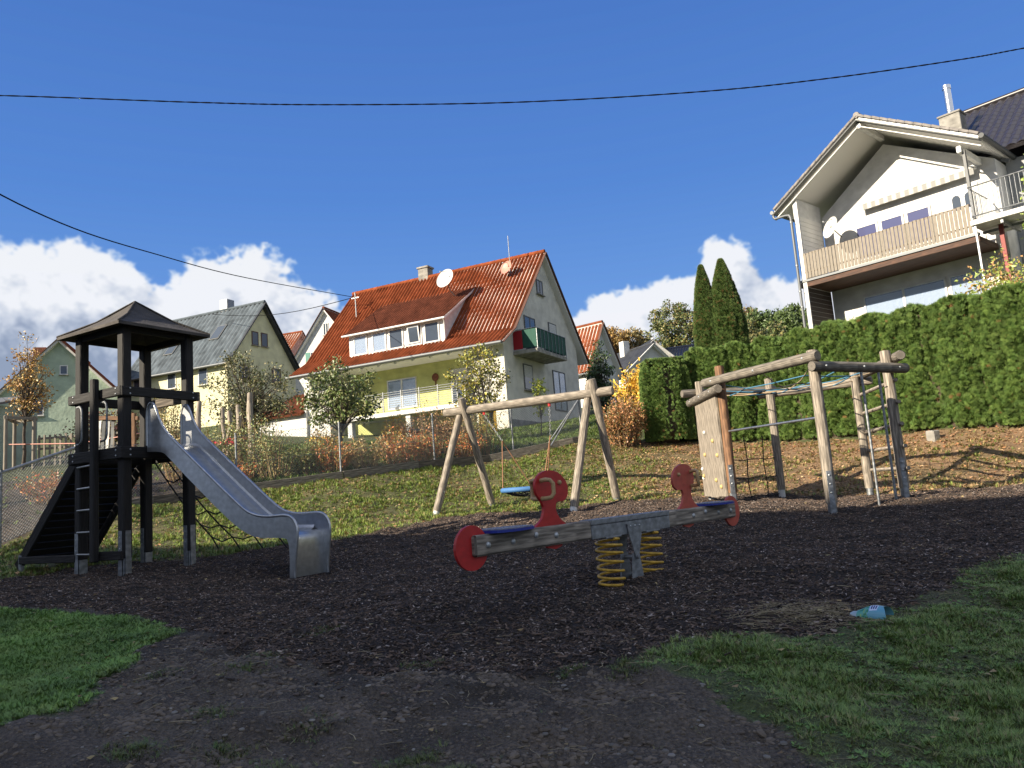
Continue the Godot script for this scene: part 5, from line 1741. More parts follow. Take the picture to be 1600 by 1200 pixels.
# generic village house: ridge along local x from -len to 0, gable towards +x
func village_house(called: String, label: String, at: Vector3, turn: float, o: Dictionary):
	var t := thing(called, label, "house", at, turn)
	var hw: float = o.half
	var e: float = o.eave - at.y
	var r: float = o.ridge - at.y
	var len: float = o.len
	var zf := Basis(Vector3(0, 0, -1), Vector3.UP, Vector3(1, 0, 0))
	var w := MB.new()
	w.prism(PackedVector2Array([Vector2(hw, -2.0), Vector2(hw, e), Vector2(0, r - 0.12), Vector2(-hw, e), Vector2(-hw, -2.0)]), -len, 0, Transform3D(zf, Vector3.ZERO))
	part("wall", w, o.wall, t)
	var k: float = (r - e) / hw
	var ov: float = o.get("over", 0.45)
	var ze := hw + ov
	var ye := e - k * ov
	var x1 := 0.35
	var x0 := -len - 0.35
	var d := MB.new()
	slab(d, Vector3(x0, ye, ze), Vector3(x1, ye, ze), Vector3(x1, r, 0), Vector3(x0, r, 0), 0.16)
	slab(d, Vector3(x1, ye, -ze), Vector3(x0, ye, -ze), Vector3(x0, r, 0), Vector3(x1, r, 0), 0.16)
	var roof := part("roof", d, o.get("under", M.soffit), t)
	if o.get("tiles", true):
		var tl := MB.new()
		tile_field(tl, Vector3(x0, ye, ze), Vector3(x1, ye, ze), Vector3(x1, r, 0), o.get("tw", 0.3), o.get("tl", 0.4), 0.05)
		tile_field(tl, Vector3(x1, ye, -ze), Vector3(x0, ye, -ze), Vector3(x0, r, 0), o.get("tw", 0.3), o.get("tl", 0.4), 0.05)
		tag(part("roof_tiles", tl, tile_mat(o.roof), roof), "", "", "", "stuff")
	for s in [1.0, -1.0]:
		var b := MB.new()
		b.bar(Vector3(x1 + 0.012, ye - 0.02, s * ze), Vector3(x1 + 0.012, r - 0.02, 0), 0.03, 0.24, 0.0, Vector3(1, 0, 0))
		part("barge_board", b, o.get("barge", M.dark_trim), roof)
		var g := MB.new()
		g.tube([Vector3(x0, ye - 0.02, s * (ze + 0.07)), Vector3(x1, ye - 0.02, s * (ze + 0.07))], 0.08, 8)
		part("gutter", g, M.gutter, roof)
	var rd := MB.new()
	rd.tube([Vector3(x0, r + 0.04, 0), Vector3(x1, r + 0.04, 0)], 0.12, 8)
	part("ridge", rd, o.roof, roof)
	if o.has("chimney"):
		var c: Array = o.chimney
		var b := MB.new()
		b.box(Vector3(c[0], r - k * absf(c[1]) + 0.4, c[1]), Vector3(c[2], 1.7, c[2]), 0.02)
		part("chimney", b, c[3], roof)
	for q in o.get("gable", []):
		window(t, Transform3D(zf, Vector3(0.002, q[1] - at.y, q[0])), q[2], q[3], q[4], q[5] if q.size() > 5 else {})
		if q.size() > 6:
			for s in [-1.0, 1.0]:
				var b := MB.new()
				b.box(Vector3(0.03, q[1] - at.y, q[0] + s * (q[2] * 0.5 + 0.27)), Vector3(0.04, q[3], 0.48), 0.01)
				part("shutter", b, M.shutter_green, t)
	for q in o.get("front", []):
		window(t, Transform3D(Basis.IDENTITY, Vector3(q[0], q[1] - at.y, hw + 0.002)), q[2], q[3], q[4], q[5] if q.size() > 5 else {})
	for q in o.get("skylights", []):
		var b := MB.new()
		var p := Vector3(q[0], r - k * q[1] + 0.12, q[1])
		b.box(p, Vector3(q[2], 0.08, q[3]), 0.01, Basis(Vector3.RIGHT, atan(k)))
		var sk := part("skylight", b, M.fascia, roof)
		var gl := MB.new()
		gl.box(p + Basis(Vector3.RIGHT, atan(k)) * Vector3(0, 0.045, 0), Vector3(q[2] - 0.16, 0.012, q[3] - 0.16), 0.0, Basis(Vector3.RIGHT, atan(k)))
		part("pane", gl, M.glass, sk)
	return t

func village():
	var br: Material = M.brown_trim
	village_house("yellow_house", "pale yellow house with blue-grey tiled roof and skylights behind play tower", Vector3(-17.98, 7.0, -55.0), deg_to_rad(-24.0), {"half": 3.5, "eave": 11.95, "ridge": 16.45, "len": 9.6, "wall": M.yellow_wall, "roof": M.tile_grey, "barge": M.slate, "over": 0.4, "tw": 0.42, "tl": 0.8, "under": M.slate, "chimney": [-3.6, -0.3, 0.75, M.galv],
		"gable": [[0.75, 13.65, 0.66, 1.02, br], [-0.2, 13.68, 0.66, 1.02, br], [-1.38, 11.15, 0.9, 1.05, br], [1.95, 11.1, 0.9, 0.95, br]],
		"front": [[-5.2, 11.0, 0.85, 1.3, M.white], [-8.6, 11.0, 0.85, 1.3, M.white], [-2.2, 10.9, 0.85, 1.3, M.white]],
		"skylights": [[-2.5, 1.75, 0.95, 1.5], [-6.5, 2.3, 0.95, 1.3]]})
	village_house("green_house", "sage green house with orange tiled roof and brick chimney beyond autumn tree", Vector3(-31.07, 6.5, -52.0), deg_to_rad(-72.0), {"half": 3.6, "eave": 10.4, "ridge": 14.1, "len": 9.0, "wall": M.green_wall, "roof": M.tile_rust, "barge": br, "over": 0.4, "gable": [[-0.28, 11.93, 0.5, 0.66, M.white], [1.6, 9.35, 1.4, 1.1, M.white]], "chimney": [-1.6, 1.5, 0.8, M.brick]})
	village_house("shutter_house", "white house with green shutters and rust-brown roof between larger houses", Vector3(-16.91, 11.0, -70.0), deg_to_rad(-106.0), {"half": 3.9, "eave": 14.4, "ridge": 19.57, "len": 9.0, "wall": M.white_wall, "roof": M.tile_rust, "barge": br, "over": 0.3, "gable": [[0.0, 17.6, 0.55, 1.15, M.white, {"sashes": 2}], [1.35, 15.0, 0.75, 1.2, M.white, {"sashes": 2, "cross": true}, true]]})
	village_house("rust_roof_house", "low house showing only a rust-brown roof beside green-shuttered house", Vector3(-20.5, 10.5, -74.0), deg_to_rad(-20.0), {"half": 4.5, "eave": 13.6, "ridge": 18.4, "len": 6.0, "wall": M.white_wall, "roof": M.tile_rust, "barge": br})
	village_house("white_gable_house", "white house with red tiled roof standing behind cream gabled house", Vector3(6.63, 6.5, -55.0), deg_to_rad(-40.0), {"half": 2.05, "eave": 9.55, "ridge": 13.03, "len": 7.5, "wall": M.white_wall, "roof": M.tile_rust, "barge": br, "over": 0.25, "gable": [[-0.66, 9.4, 0.5, 0.9, M.white, {"blind": 0.4}], [1.2, 9.4, 0.4, 0.9, M.white], [0.35, 11.4, 0.22, 0.55, M.white]]})
	village_house("dark_roof_house", "white house with dark slate roof and white chimney half hidden by yellow shrub", Vector3(12.9, 8.5, -69.0), deg_to_rad(-62.0), {"half": 3.2, "eave": 11.2, "ridge": 13.7, "len": 8.0, "wall": M.white_wall, "roof": M.slate, "under": M.white, "barge": M.white, "chimney": [-3.5, 0.4, 0.7, M.white_wall]})
	var sg = village_house("solar_house", "white gable house with wall dish and dark solar-panelled roof above hedge", Vector3(14.13, 9.0, -75.0), deg_to_rad(-80.0), {"half": 3.0, "eave": 12.6, "ridge": 15.1, "len": 6.0, "wall": M.white_wall, "roof": M.slate, "under": M.white, "barge": M.white, "over": 0.5})
	dish(sg, Vector3(0.5, 4.6, -0.4), Vector3(1, 0.3, 0.3), 0.45, M.dish)
	var la := MB.new()
	la.box(Vector3(0.3, 6.25, 0), Vector3(0.3, 0.3, 0.3), 0.1)
	part("gable_lamp", la, M.white, sg)
	village_house("panel_roof_house", "house with brick chimney and shallow roof of dark panels behind hedge", Vector3(19.5, 9.5, -80.0), deg_to_rad(-20.0), {"half": 3.5, "eave": 13.0, "ridge": 15.2, "len": 5.5, "wall": M.white_wall, "roof": M.solar, "under": M.slate, "barge": br, "chimney": [-4.0, 0.8, 0.7, M.brick]})
	# neighbour whose long side casts the shadow over the foreground; outside the picture
	var t := thing("neighbour_house", "large plain rendered house standing uphill of the lawn, outside the picture", "house", Vector3(-17.0, 0.0, 4.0), -atan2(0.1376, 1.0))
	var w := MB.new()
	w.box(Vector3(-20.0, 6.85, 8.5), Vector3(40.0, 15.7, 17.0), 0.0)
	part("wall", w, M.gable_wall, t)
	var rf := MB.new()
	var c := [Vector3(-40.3, 14.72, 17.3), Vector3(0.3, 14.72, 17.3), Vector3(0.3, 14.72, -0.3), Vector3(-40.3, 14.72, -0.3)]
	var p0 := Vector3(-31.0, 17.2, 8.5)
	var p1 := Vector3(-9.0, 17.2, 8.5)
	rf.quad(c[0], c[1], p1, p0); rf.quad(c[2], c[3], p0, p1); rf.ftri(c[1], c[2], p1); rf.ftri(c[3], c[0], p0)
	rf.quad(c[3], c[2], c[1], c[0])
	part("roof", rf, M.tile_old, t)
	for i in 8:
		for j in 4:
			window(t, Transform3D(Basis(Vector3.UP, PI), Vector3(-3.0 - i * 4.2, 2.3 + j * 3.1, -0.002)), 1.2, 1.4, M.white)
			if i < 4: window(t, Transform3D(Basis(Vector3.UP, PI * 0.5), Vector3(0.002, 2.3 + j * 3.1, 2.5 + i * 4.0)), 1.2, 1.4, M.white)

# ---------------------------------------------------------------- trees, shrubs, hedge
func rdir() -> Vector3:
	var z := rng.randf_range(-1, 1)
	var a := rng.randf() * TAU
	var q := sqrt(1.0 - z * z)
	return Vector3(cos(a) * q, z, sin(a) * q)

func jitter_col(cols: Array, dv := 0.25) -> Color:
	var c: Color = cols[rng.randi() % cols.size()]
	var k := 1.5 * (1.0 + rng.randf_range(-dv, dv))
	return Color(c.r * k, c.g * k, c.b * k * rng.randf_range(0.85, 1.1))

# crown centre and radii are relative to the foot; clumps of leaves sit at the ends of limbs
func tree(called: String, label: String, category: String, foot: Vector3, o: Dictionary, group := "") -> Node3D:
	rng.seed = o.seed
	var t := thing(called, label, category, foot, 0.0, group)
	var cc: Vector3 = o.crown
	var cr: Vector3 = o.radii
	var tr: float = o.trunk_r
	var wood := MB.new()
	var leaves := MB.new()
	var fork: float = o.get("fork", cc.y - cr.y * 0.8)
	var lean: Vector3 = o.get("lean", Vector3.ZERO)
	var stems: int = o.get("stems", 1)
	var tops := []
	for s in stems:
		var off := Vector3.ZERO if stems == 1 else Vector3(rng.randf_range(-1, 1), 0, rng.randf_range(-1, 1)) * 0.12
		var top := Vector3(cc.x, fork, cc.z) * Vector3(0.6, 1, 0.6) + off * 5.0 + lean
		wood.tube([off + Vector3.DOWN * 0.2, off.lerp(top, 0.35) + Vector3(rng.randf_range(-1, 1), 0, rng.randf_range(-1, 1)) * tr, off.lerp(top, 0.7) + Vector3(rng.randf_range(-1, 1), 0, rng.randf_range(-1, 1)) * tr, top], [tr * 1.25, tr, tr * 0.9, tr * 0.8], 8)
		tops.append(top)
	var clumps: int = o.clumps
	var per: int = int(o.leaves / clumps)
	var ls: float = o.leaf
	var sp: float = o.get("spread", 0.3)
	var droop: float = o.get("droop", 0.0)
	for k in clumps:
		var d := rdir()
		if d.y < 0: d.y *= o.get("low", 0.8)
		var rr := pow(rng.randf(), o.get("fill", 0.45))
		var p := cc + d * cr * rr
		if o.has("taper"):
			var f := (p.y - (cc.y - cr.y)) / (2.0 * cr.y)
			var q := lerpf(1.0, o.taper, clampf(f, 0, 1))
			p.x = cc.x + (p.x - cc.x) * q
			p.z = cc.z + (p.z - cc.z) * q
		var from: Vector3 = tops[k % tops.size()]
		var st := from.lerp(Vector3(cc.x, p.y - cr.y * 0.3, cc.z), rng.randf_range(0.0, 0.6))
		if st.y < fork: st.y = fork
		var bend := st.lerp(p, 0.5) + Vector3.UP * 0.12 * (p - st).length() + rdir() * 0.06 * cr.x
		if k % int(o.get("limb_every", 1)) == 0:
			var r0 := tr * rng.randf_range(0.25, 0.5)
			wood.tube([st, bend, p], [r0, r0 * 0.6, r0 * 0.2], 5, false)
			for q in int(o.get("twigs", 2)):
				var e := p + rdir() * sp * 1.2
				wood.tube([bend.lerp(p, 0.4 + 0.3 * q), bend.lerp(e, 0.7), e], [r0 * 0.3, r0 * 0.2, r0 * 0.1], 4, false)
		for i in per:
			var q := p + rdir() * sp * pow(rng.randf(), 0.5) * Vector3(1, 0.8, 1)
			var dir := (rdir() + Vector3.DOWN * droop + (q - cc).normalized() * 0.4).normalized()
			var sd := dir.cross(rdir()).normalized()
			leaves.col = jitter_col(o.cols)
			var l := ls * rng.randf_range(0.6, 1.25)
			leaves.leaf(q, dir, sd, l, l * o.get("aspect", 0.6))
	part("trunk", wood, o.get("bark", M.bark), t)
	part("crown", leaves, o.get("mat", M.leaf), t)
	return t

# bush: many stems from the ground with leaves along them
func bush(called: String, label: String, foot: Vector3, o: Dictionary, group := "") -> Node3D:
	rng.seed = o.seed
	var t := thing(called, label, o.get("category", "shrub"), foot, 0.0, group)
	var wood := MB.new()
	var lv := MB.new()
	var h: float = o.h
	var r: float = o.r
	for s in int(o.stems):
		var a := rng.randf() * TAU
		var q := sqrt(rng.randf())
		var b0 := Vector3(cos(a) * r * 0.45 * q, -0.05, sin(a) * r * 0.45 * q)
		var tip := Vector3(cos(a) * r * q, h * rng.randf_range(0.55, 1.0) * (1.0 - 0.3 * q * q), sin(a) * r * q) + Vector3(rng.randf_range(-1, 1), 0, rng.randf_range(-1, 1)) * r * 0.15
		var mid := b0.lerp(tip, 0.5) + Vector3.UP * h * 0.08
		wood.col = jitter_col(o.get("stem_cols", [Color(0.12, 0.08, 0.05)]))
		wood.tube([b0, mid, tip], [0.012, 0.008, 0.003], 4, false)
		for i in int(o.leaves / o.stems):
			var f := pow(rng.randf(), 0.6)
			var p := b0.lerp(mid, f * 2.0) if f < 0.5 else mid.lerp(tip, f * 2.0 - 1.0)
			p += rdir() * o.get("spread", 0.1)
			if p.y < 0.0: p.y = rng.randf() * 0.1
			lv.col = jitter_col(o.cols, 0.35) * 1.2
			var dir = (rdir() + Vector3.UP * o.get("rise", 0.3)).normalized()
			var l: float = o.leaf * rng.randf_range(0.6, 1.3)
			lv.leaf(p, dir, dir.cross(rdir()).normalized(), l, l * o.get("aspect", 0.55))
	part("stems", wood, vmat(0.9), t)
	part("foliage", lv, M.leaf, t)
	return t

func spray_mesh() -> ArrayMesh:
	# flat fan of thuja scale-leaf twigs
	var b := MB.new()
	for i in 9:
		var a := lerpf(-0.7, 0.7, i / 8.0)
		var dir := Vector3(sin(a), cos(a), 0.25 * sin(i * 2.1)).normalized()
		var side := dir.cross(Vector3(0, 0, 1)).normalized()
		var l := 1.0 - 0.3 * absf(a)
		b.leaf(Vector3.ZERO, dir, side, l, 0.075)
		b.leaf(dir * l * 0.35, (dir + side * 0.6).normalized(), side, l * 0.5, 0.07)
		b.leaf(dir * l * 0.45, (dir - side * 0.6).normalized(), side, l * 0.45, 0.07)
	return b.mesh(M.needle)

# foliage over a surface given by a callable: f(u,v) -> [point, outward normal]
func sprays(buf: PackedFloat32Array, p: Vector3, nn: Vector3, size: float, c: Color):
	var up := (Vector3.UP * rng.randf_range(0.8, 1.3) + nn * rng.randf_range(0.1, 0.6) + rdir() * 0.32).normalized()
	var x := up.cross(rdir()).normalized()
	var z := x.cross(up)
	push_inst(buf, Basis(x * size, up * size, z * size), p, c)

func hedge_color(wet: float) -> Color:
	var k := rng.randf_range(0.8, 1.2)
	var c := Color(0.070, 0.135, 0.026).lerp(Color(0.140, 0.212, 0.044), pow(rng.randf(), 1.3))
	if rng.randf() < 0.008: c = Color(0.24, 0.14, 0.05)
	return c * k * wet

func hedge():
	rng.seed = 901
	var spray := spray_mesh()
	# main run from the corner to beyond the right edge
	var path := [Vector2(4.75, 20.25), Vector2(6.35, 19.5), Vector2(7.35, 18.2), Vector2(10.06, 15.5), Vector2(13.5, 12.0), Vector2(15.5, 10.0)]
	var o := Vector3(8.7, gy(8.7, 16.9), -16.9)
	var t := thing("thuja_hedge", "long clipped green conifer hedge along the top of the bank", "hedge", o)
	var core := MB.new()
	var buf := PackedFloat32Array()
	var bump := noise(0.9, 3, 61)
	var gaps := noise(1.9, 2, 62)
	var run := 0.0
	for i in path.size() - 1:
		var a: Vector2 = path[i]
		var b: Vector2 = path[i + 1]
		var d := (b - a)
		var len := d.length()
		d /= len
		var out := Vector2(d.y, -d.x)
		if out.y > 0: out = -out
		var n3 := Vector3(out.x, 0, -out.y)
		var seg := maxi(2, int(len / 0.4))
		for k in seg:
			var p0 := a + d * len * k / seg
			var p1 := a + d * len * (k + 1) / seg
			var y0 := gy(p0.x, p0.y) - 0.1
			var y1 := gy(p1.x, p1.y) - 0.1
			var A := Vector3(p0.x, y0, -p0.y) + n3 * -0.10 - o
			var Bv := Vector3(p1.x, y1, -p1.y) + n3 * -0.10 - o
			var ta := Vector3(A.x, 4.50 - o.y, A.z)
			var tb := Vector3(Bv.x, 4.50 - o.y, Bv.z)
			var bk := -n3 * 1.0
			core.quad(A, Bv, tb, ta)
			core.quad(ta, tb, tb + bk, ta + bk)
			core.quad(Bv + bk, A + bk, ta + bk, tb + bk)
			if i == 0 and k == 0: core.quad(A + bk, A, ta, ta + bk)
		var vis := 1.0 if i < 4 else 0.35
		var cnt := int(len * 2.7 * 3400 * vis)
		for q in cnt:
			var s := rng.randf() * len
			var p := a + d * s
			var yb := gy(p.x, p.y)
			var topy := 4.60 + 0.06 * bump.get_noise_1d((run + s) * 1.3) + 0.05 * sin((run + s) * 7.0)
			var f := rng.randf()
			var y := lerpf(yb + 0.03, topy, f)
			var ph := (run + s) * 3.7 + 0.5 * sin(y * 1.1 + run) + 1.5 * bump.get_noise_1d((run + s) * 0.7)
			var plant := absf(sin(ph))
			var bulge := 0.22 * sqrt(plant) - 0.10 + 0.09 * bump.get_noise_2d((run + s) * 1.6, y * 0.6) + 0.10 * bump.get_noise_2d((run + s) * 7.0, y * 2.2)
			if plant < 0.16 and rng.randf() < 0.55: continue
			y += 0.09 * (plant - 0.6) * f
			var tone := 1.0 + 0.35 * gaps.get_noise_2d((run + s) * 2.2 + 30.0, y * 1.2)
			var low := smooth(0.35, 0.0, y - yb)
			if gaps.get_noise_2d((run + s) * 1.2, y * 0.7) > 0.42 and rng.randf() < 0.8: bulge -= 0.16
			if low > 0.3 and rng.randf() < low * 0.8: continue
			var pos := Vector3(p.x, y, -p.y) + n3 * (bulge - 0.06 + rng.randf_range(-0.08, 0.04)) - o
			sprays(buf, pos, n3, rng.randf_range(0.07, 0.15), hedge_color(tone))
		for q in int(len * 1.1 * 1100 * vis):
			var s := rng.randf() * len
			var p := a + d * s
			var topy := 4.57 + 0.06 * bump.get_noise_1d((run + s) * 1.3) + 0.05 * sin((run + s) * 7.0)
			var pos := Vector3(p.x, topy + rng.randf_range(-0.08, 0.06), -p.y) - n3 * rng.randf_range(-0.08, 1.05) - o
			sprays(buf, pos, Vector3.UP, rng.randf_range(0.08, 0.15), hedge_color(1.0))
		run += len
	# end face towards the swing
	var d0 = (path[1] - path[0]).normalized()
	var ne := Vector3(-d0.x, 0, d0.y)
	var bkd := Vector3(0.4, 0, -0.9)
	for q in 5000:
		var p := Vector3(path[0].x, 0, -path[0].y) + bkd * rng.randf() + Vector3.UP * rng.randf_range(2.3, 4.6) + ne * (0.05 + 0.08 * bump.get_noise_1d(q * 0.1)) - o
		sprays(buf, p, ne, rng.randf_range(0.08, 0.14), hedge_color(1.0))
	part("inner_branches", core, M.hedge_core, t)
	tag(multi("foliage", spray, buf, t), "", "", "", "stuff")
	# separate clipped thuja block left of the hedge
	var t2 := thing("thuja_block", "clipped block of green conifer standing apart before the hedge end", "hedge", on_ground(4.05, 20.35))
	var b2 := PackedFloat32Array()
	var c2 := MB.new()
	c2.box(Vector3(0, 1.0, -0.1), Vector3(0.95, 2.05, 0.95), 0.25)
	part("inner_branches", c2, M.hedge_core, t2)
	for q in 17000:
		var f := rng.randf()
		var a := rng.randf() * TAU
		var cx: float = signf(cos(a)) * pow(absf(cos(a)), 0.5)
		var cz: float = signf(sin(a)) * pow(absf(sin(a)), 0.5)
		var nn := Vector3(cos(a), 0, sin(a))
		var y := f * 2.12
		var rr := 0.58 + 0.05 * bump.get_noise_2d(a * 2.0, y * 2.0) + 0.05 * sin(a * 5.0) - 0.14 * smooth(1.75, 2.15, y)
		var pos := Vector3(cx * rr, y, cz * rr - 0.1)
		if q % 5 == 0:
			pos = Vector3(rng.randf_range(-0.5, 0.5), 2.08 + 0.06 * sin(rng.randf() * 9.0), rng.randf_range(-0.6, 0.4))
			nn = Vector3.UP
		sprays(b2, pos, nn, rng.randf_range(0.06, 0.11), hedge_color(1.0))
	tag(multi("foliage", spray, b2, t2), "", "", "", "stuff")
	# two tall columns
	for q in [[6.38, 24.2, 8.05, 0.42, "slimmer pointed tall conifer column behind the hedge"], [6.98, 24.0, 8.15, 0.55, "broader pointed tall conifer column behind the hedge"]]:
		var foot := on_ground(q[0], q[1])
		var tc := thing("conifer_column", q[4], "tree", foot, 0.0, "tall conifer columns behind the hedge")
		var hgt: float = q[2] - foot.y
		var tk := MB.new()
		tk.tube([Vector3.DOWN * 0.3, Vector3.UP * (hgt * 0.9)], [0.12, 0.03], 8)
		part("trunk", tk, M.bark, tc)
		var cr := MB.new()
		var prof := []
		for k in 13:
			var f := k / 12.0
			prof.append(Vector2(maxf(0.0, q[3] * 0.82 * column_shape(f)), 0.2 + f * (hgt - 0.35)))
		cr.lathe(prof, 14)
		part("inner_branches", cr, M.hedge_core, tc)
		var bb := PackedFloat32Array()
		for k in 24000:
			var f := pow(rng.randf(), 0.9)
			var a := rng.randf() * TAU
			var nn := Vector3(cos(a), 0.15, sin(a)).normalized()
			var rr: float = q[3] * column_shape(f) * (1.0 + 0.16 * bump.get_noise_3d(cos(a) * 2.0, f * 9.0, sin(a) * 2.0 + q[0]))
			sprays(bb, Vector3(cos(a) * rr, 0.15 + f * (hgt - 0.15), sin(a) * rr), nn, rng.randf_range(0.07, 0.13), hedge_color(0.72) if rng.randf() > 0.06 else Color(0.17, 0.10, 0.035))
		multi("crown", spray, bb, tc)

func column_shape(f: float) -> float:
	return (0.86 + 0.14 * sin(f * PI)) * pow(1.0 - pow(f, 2.4), 0.85) + 0.03

func plants():
	hedge()
	var green := [Color(0.065, 0.10, 0.026), Color(0.085, 0.12, 0.034), Color(0.12, 0.145, 0.05), Color(0.05, 0.08, 0.022)]
	var autumn := [Color(0.36, 0.21, 0.055), Color(0.40, 0.26, 0.08), Color(0.28, 0.14, 0.04), Color(0.30, 0.23, 0.09)]
	var golden := [Color(0.42, 0.27, 0.04), Color(0.38, 0.22, 0.035), Color(0.28, 0.24, 0.055)]
	var yg := [Color(0.22, 0.22, 0.035), Color(0.13, 0.14, 0.03), Color(0.30, 0.24, 0.04), Color(0.08, 0.09, 0.025)]
	# cherry-like tree behind the fence post
	var f1 := on_ground(-4.62, 20.2)
	tree("round_tree", "small round-crowned dark green tree behind the fence", "tree", f1, {"seed": 11, "crown": Vector3(0.06, 4.12 - f1.y, 0), "radii": Vector3(1.05, 1.0, 1.0), "trunk_r": 0.055, "fork": 3.15 - f1.y, "clumps": 60, "leaves": 4300, "leaf": 0.10, "spread": 0.30, "cols": green + [Color(0.19, 0.19, 0.10), Color(0.16, 0.17, 0.08)], "fill": 0.4, "droop": 0.4, "bark": M.bark_pale})
	# loose tree with thinning yellow-green leaves before the lime wall
	var f2 := on_ground(-1.2, 26.0)
	tree("loose_tree", "loose twiggy tree with yellowing leaves before the lime-yellow wall", "tree", f2, {"seed": 12, "crown": Vector3(0.05, 5.05 - f2.y, 0), "radii": Vector3(1.05, 1.45, 0.9), "trunk_r": 0.05, "fork": 3.5 - f2.y, "stems": 3, "clumps": 60, "leaves": 2300, "leaf": 0.11, "spread": 0.32, "cols": yg, "twigs": 4, "fill": 0.5, "bark": M.bark_pale})
	# tree before the yellow house
	var f3 := on_ground(-9.25, 27.2)
	tree("speckled_tree", "broad grey-green tree with thin crown before the yellow house", "tree", f3, {"seed": 13, "crown": Vector3(-0.1, 5.25 - f3.y, 0), "radii": Vector3(1.5, 1.8, 1.3), "trunk_r": 0.07, "fork": 3.7 - f3.y, "stems": 2, "clumps": 95, "leaves": 5200, "leaf": 0.105, "spread": 0.38, "cols": [Color(0.13, 0.125, 0.06), Color(0.09, 0.095, 0.04), Color(0.17, 0.15, 0.08), Color(0.06, 0.075, 0.025)], "twigs": 3, "fill": 0.5})
	# staked autumn tree
	var f4 := on_ground(-15.6, 24.2)
	tree("autumn_tree", "young orange autumn tree held by three wooden stakes", "tree", f4, {"seed": 14, "crown": Vector3(0.1, 6.0 - f4.y, 0), "radii": Vector3(0.95, 1.75, 0.9), "taper": 0.35, "trunk_r": 0.05, "fork": 4.7 - f4.y, "clumps": 75, "leaves": 2300, "leaf": 0.085, "spread": 0.28, "cols": autumn, "twigs": 3, "fill": 0.55, "rise": 0.3})
	for q in [[-16.0, 24.4], [-15.75, 23.6], [-15.25, 24.2]]:
		var b := MB.new()
		var p := on_ground(q[0], q[1])
		b.timber(p + Vector3.DOWN * 0.2, Vector3(p.x, 4.82, p.z), 0.055, 10)
		one("tree_stake", b, M.pale_wood, "pale round stake around young autumn tree", "stake", "stakes around the young autumn tree")
	var cb := MB.new()
	cb.bar(Vector3(-16.1, 4.74, -24.45), Vector3(-15.7, 4.74, -23.55), 0.05, 0.09)
	cb.bar(Vector3(-15.78, 4.76, -23.55), Vector3(-15.2, 4.74, -24.25), 0.05, 0.09)
	cb.bar(Vector3(-15.18, 4.72, -24.25), Vector3(-16.08, 4.70, -24.42), 0.05, 0.08)
	one("stake_tie", cb, M.pale_wood, "triangle of pale half-round rails joining the tree stakes", "rail")
	# slim yellow-green sapling before the cream gable
	var f5 := on_ground(0.9, 27.0)
	tree("sapling", "slim bright yellow-green sapling before the cream gable", "tree", f5, {"seed": 15, "crown": Vector3(0.05, 4.55 - f5.y, 0), "radii": Vector3(0.36, 0.85, 0.36), "trunk_r": 0.02, "fork": 3.7 - f5.y, "clumps": 24, "leaves": 620, "leaf": 0.10, "spread": 0.18, "cols": [Color(0.30, 0.34, 0.05), Color(0.22, 0.28, 0.05), Color(0.38, 0.36, 0.06)], "taper": 0.5})
	# dark ivy-clad tree squeezed behind the red house
	var f6 := on_ground(5.35, 46.5)
	tree("ivy_tree", "narrow dark ivy-covered tree between cream gable and white house", "tree", f6, {"seed": 16, "crown": Vector3(0, 7.4 - f6.y, 0), "radii": Vector3(0.75, 3.1, 0.9), "trunk_r": 0.12, "fork": 5.8 - f6.y, "clumps": 60, "leaves": 3600, "leaf": 0.17, "spread": 0.42, "cols": [Color(0.022, 0.045, 0.014), Color(0.035, 0.06, 0.02)], "fill": 0.35})
	# far trees on the hill
	var far := [[18.7, 85, 13.0, 21.1, 3.0, "dense round green tree towering over the solar-roofed house", [Color(0.075, 0.10, 0.035), Color(0.11, 0.12, 0.045), Color(0.05, 0.075, 0.03), Color(0.16, 0.13, 0.05)], 21],
		[13.2, 95, 13.5, 20.8, 2.9, "rounded brown autumn tree beyond the slate roof", [Color(0.20, 0.12, 0.04), Color(0.16, 0.12, 0.045), Color(0.24, 0.15, 0.05)], 22],
		[16.2, 98, 13.5, 21.0, 2.6, "thin brown-green autumn tree beside the rounded brown one", [Color(0.17, 0.12, 0.045), Color(0.12, 0.11, 0.05)], 23],
		[10.4, 93, 13.5, 20.0, 2.0, "small dark green tree beside the white house's roof edge", [Color(0.07, 0.085, 0.035), Color(0.09, 0.10, 0.04)], 24],
		[26.3, 84, 12.5, 19.6, 3.0, "green-brown tree just beyond the tall conifers", [Color(0.10, 0.11, 0.04), Color(0.16, 0.13, 0.05), Color(0.20, 0.12, 0.05)], 25],
		[23.8, 70, 9.5, 16.5, 2.6, "dark green tree between tall conifers and the white house", [Color(0.06, 0.09, 0.03), Color(0.045, 0.07, 0.025)], 26],
		[25.0, 66, 9.0, 15.5, 2.6, "broad green tree half hidden by the white house wall", [Color(0.065, 0.095, 0.03), Color(0.05, 0.075, 0.025)], 27],
		[20.3, 62, 8.5, 13.8, 2.2, "low green tree behind the hedge beside the tall conifers", [Color(0.075, 0.095, 0.035), Color(0.11, 0.10, 0.04)], 28]]
	for q in far:
		var foot := Vector3(q[0], gy(q[0], q[1]), -q[1])
		var mid: float = (q[2] + q[3]) * 0.5 - foot.y
		tree("hill_tree", q[5], "tree", foot, {"seed": q[7], "crown": Vector3(0, mid, 0), "radii": Vector3(q[4], (q[3] - q[2]) * 0.5, q[4]), "trunk_r": 0.2, "fork": maxf(1.0, q[2] - foot.y), "clumps": 130, "leaves": 10500, "leaf": 0.30, "spread": 0.70, "cols": q[6], "fill": 0.36, "limb_every": 3, "twigs": 1}, "trees on the hill")
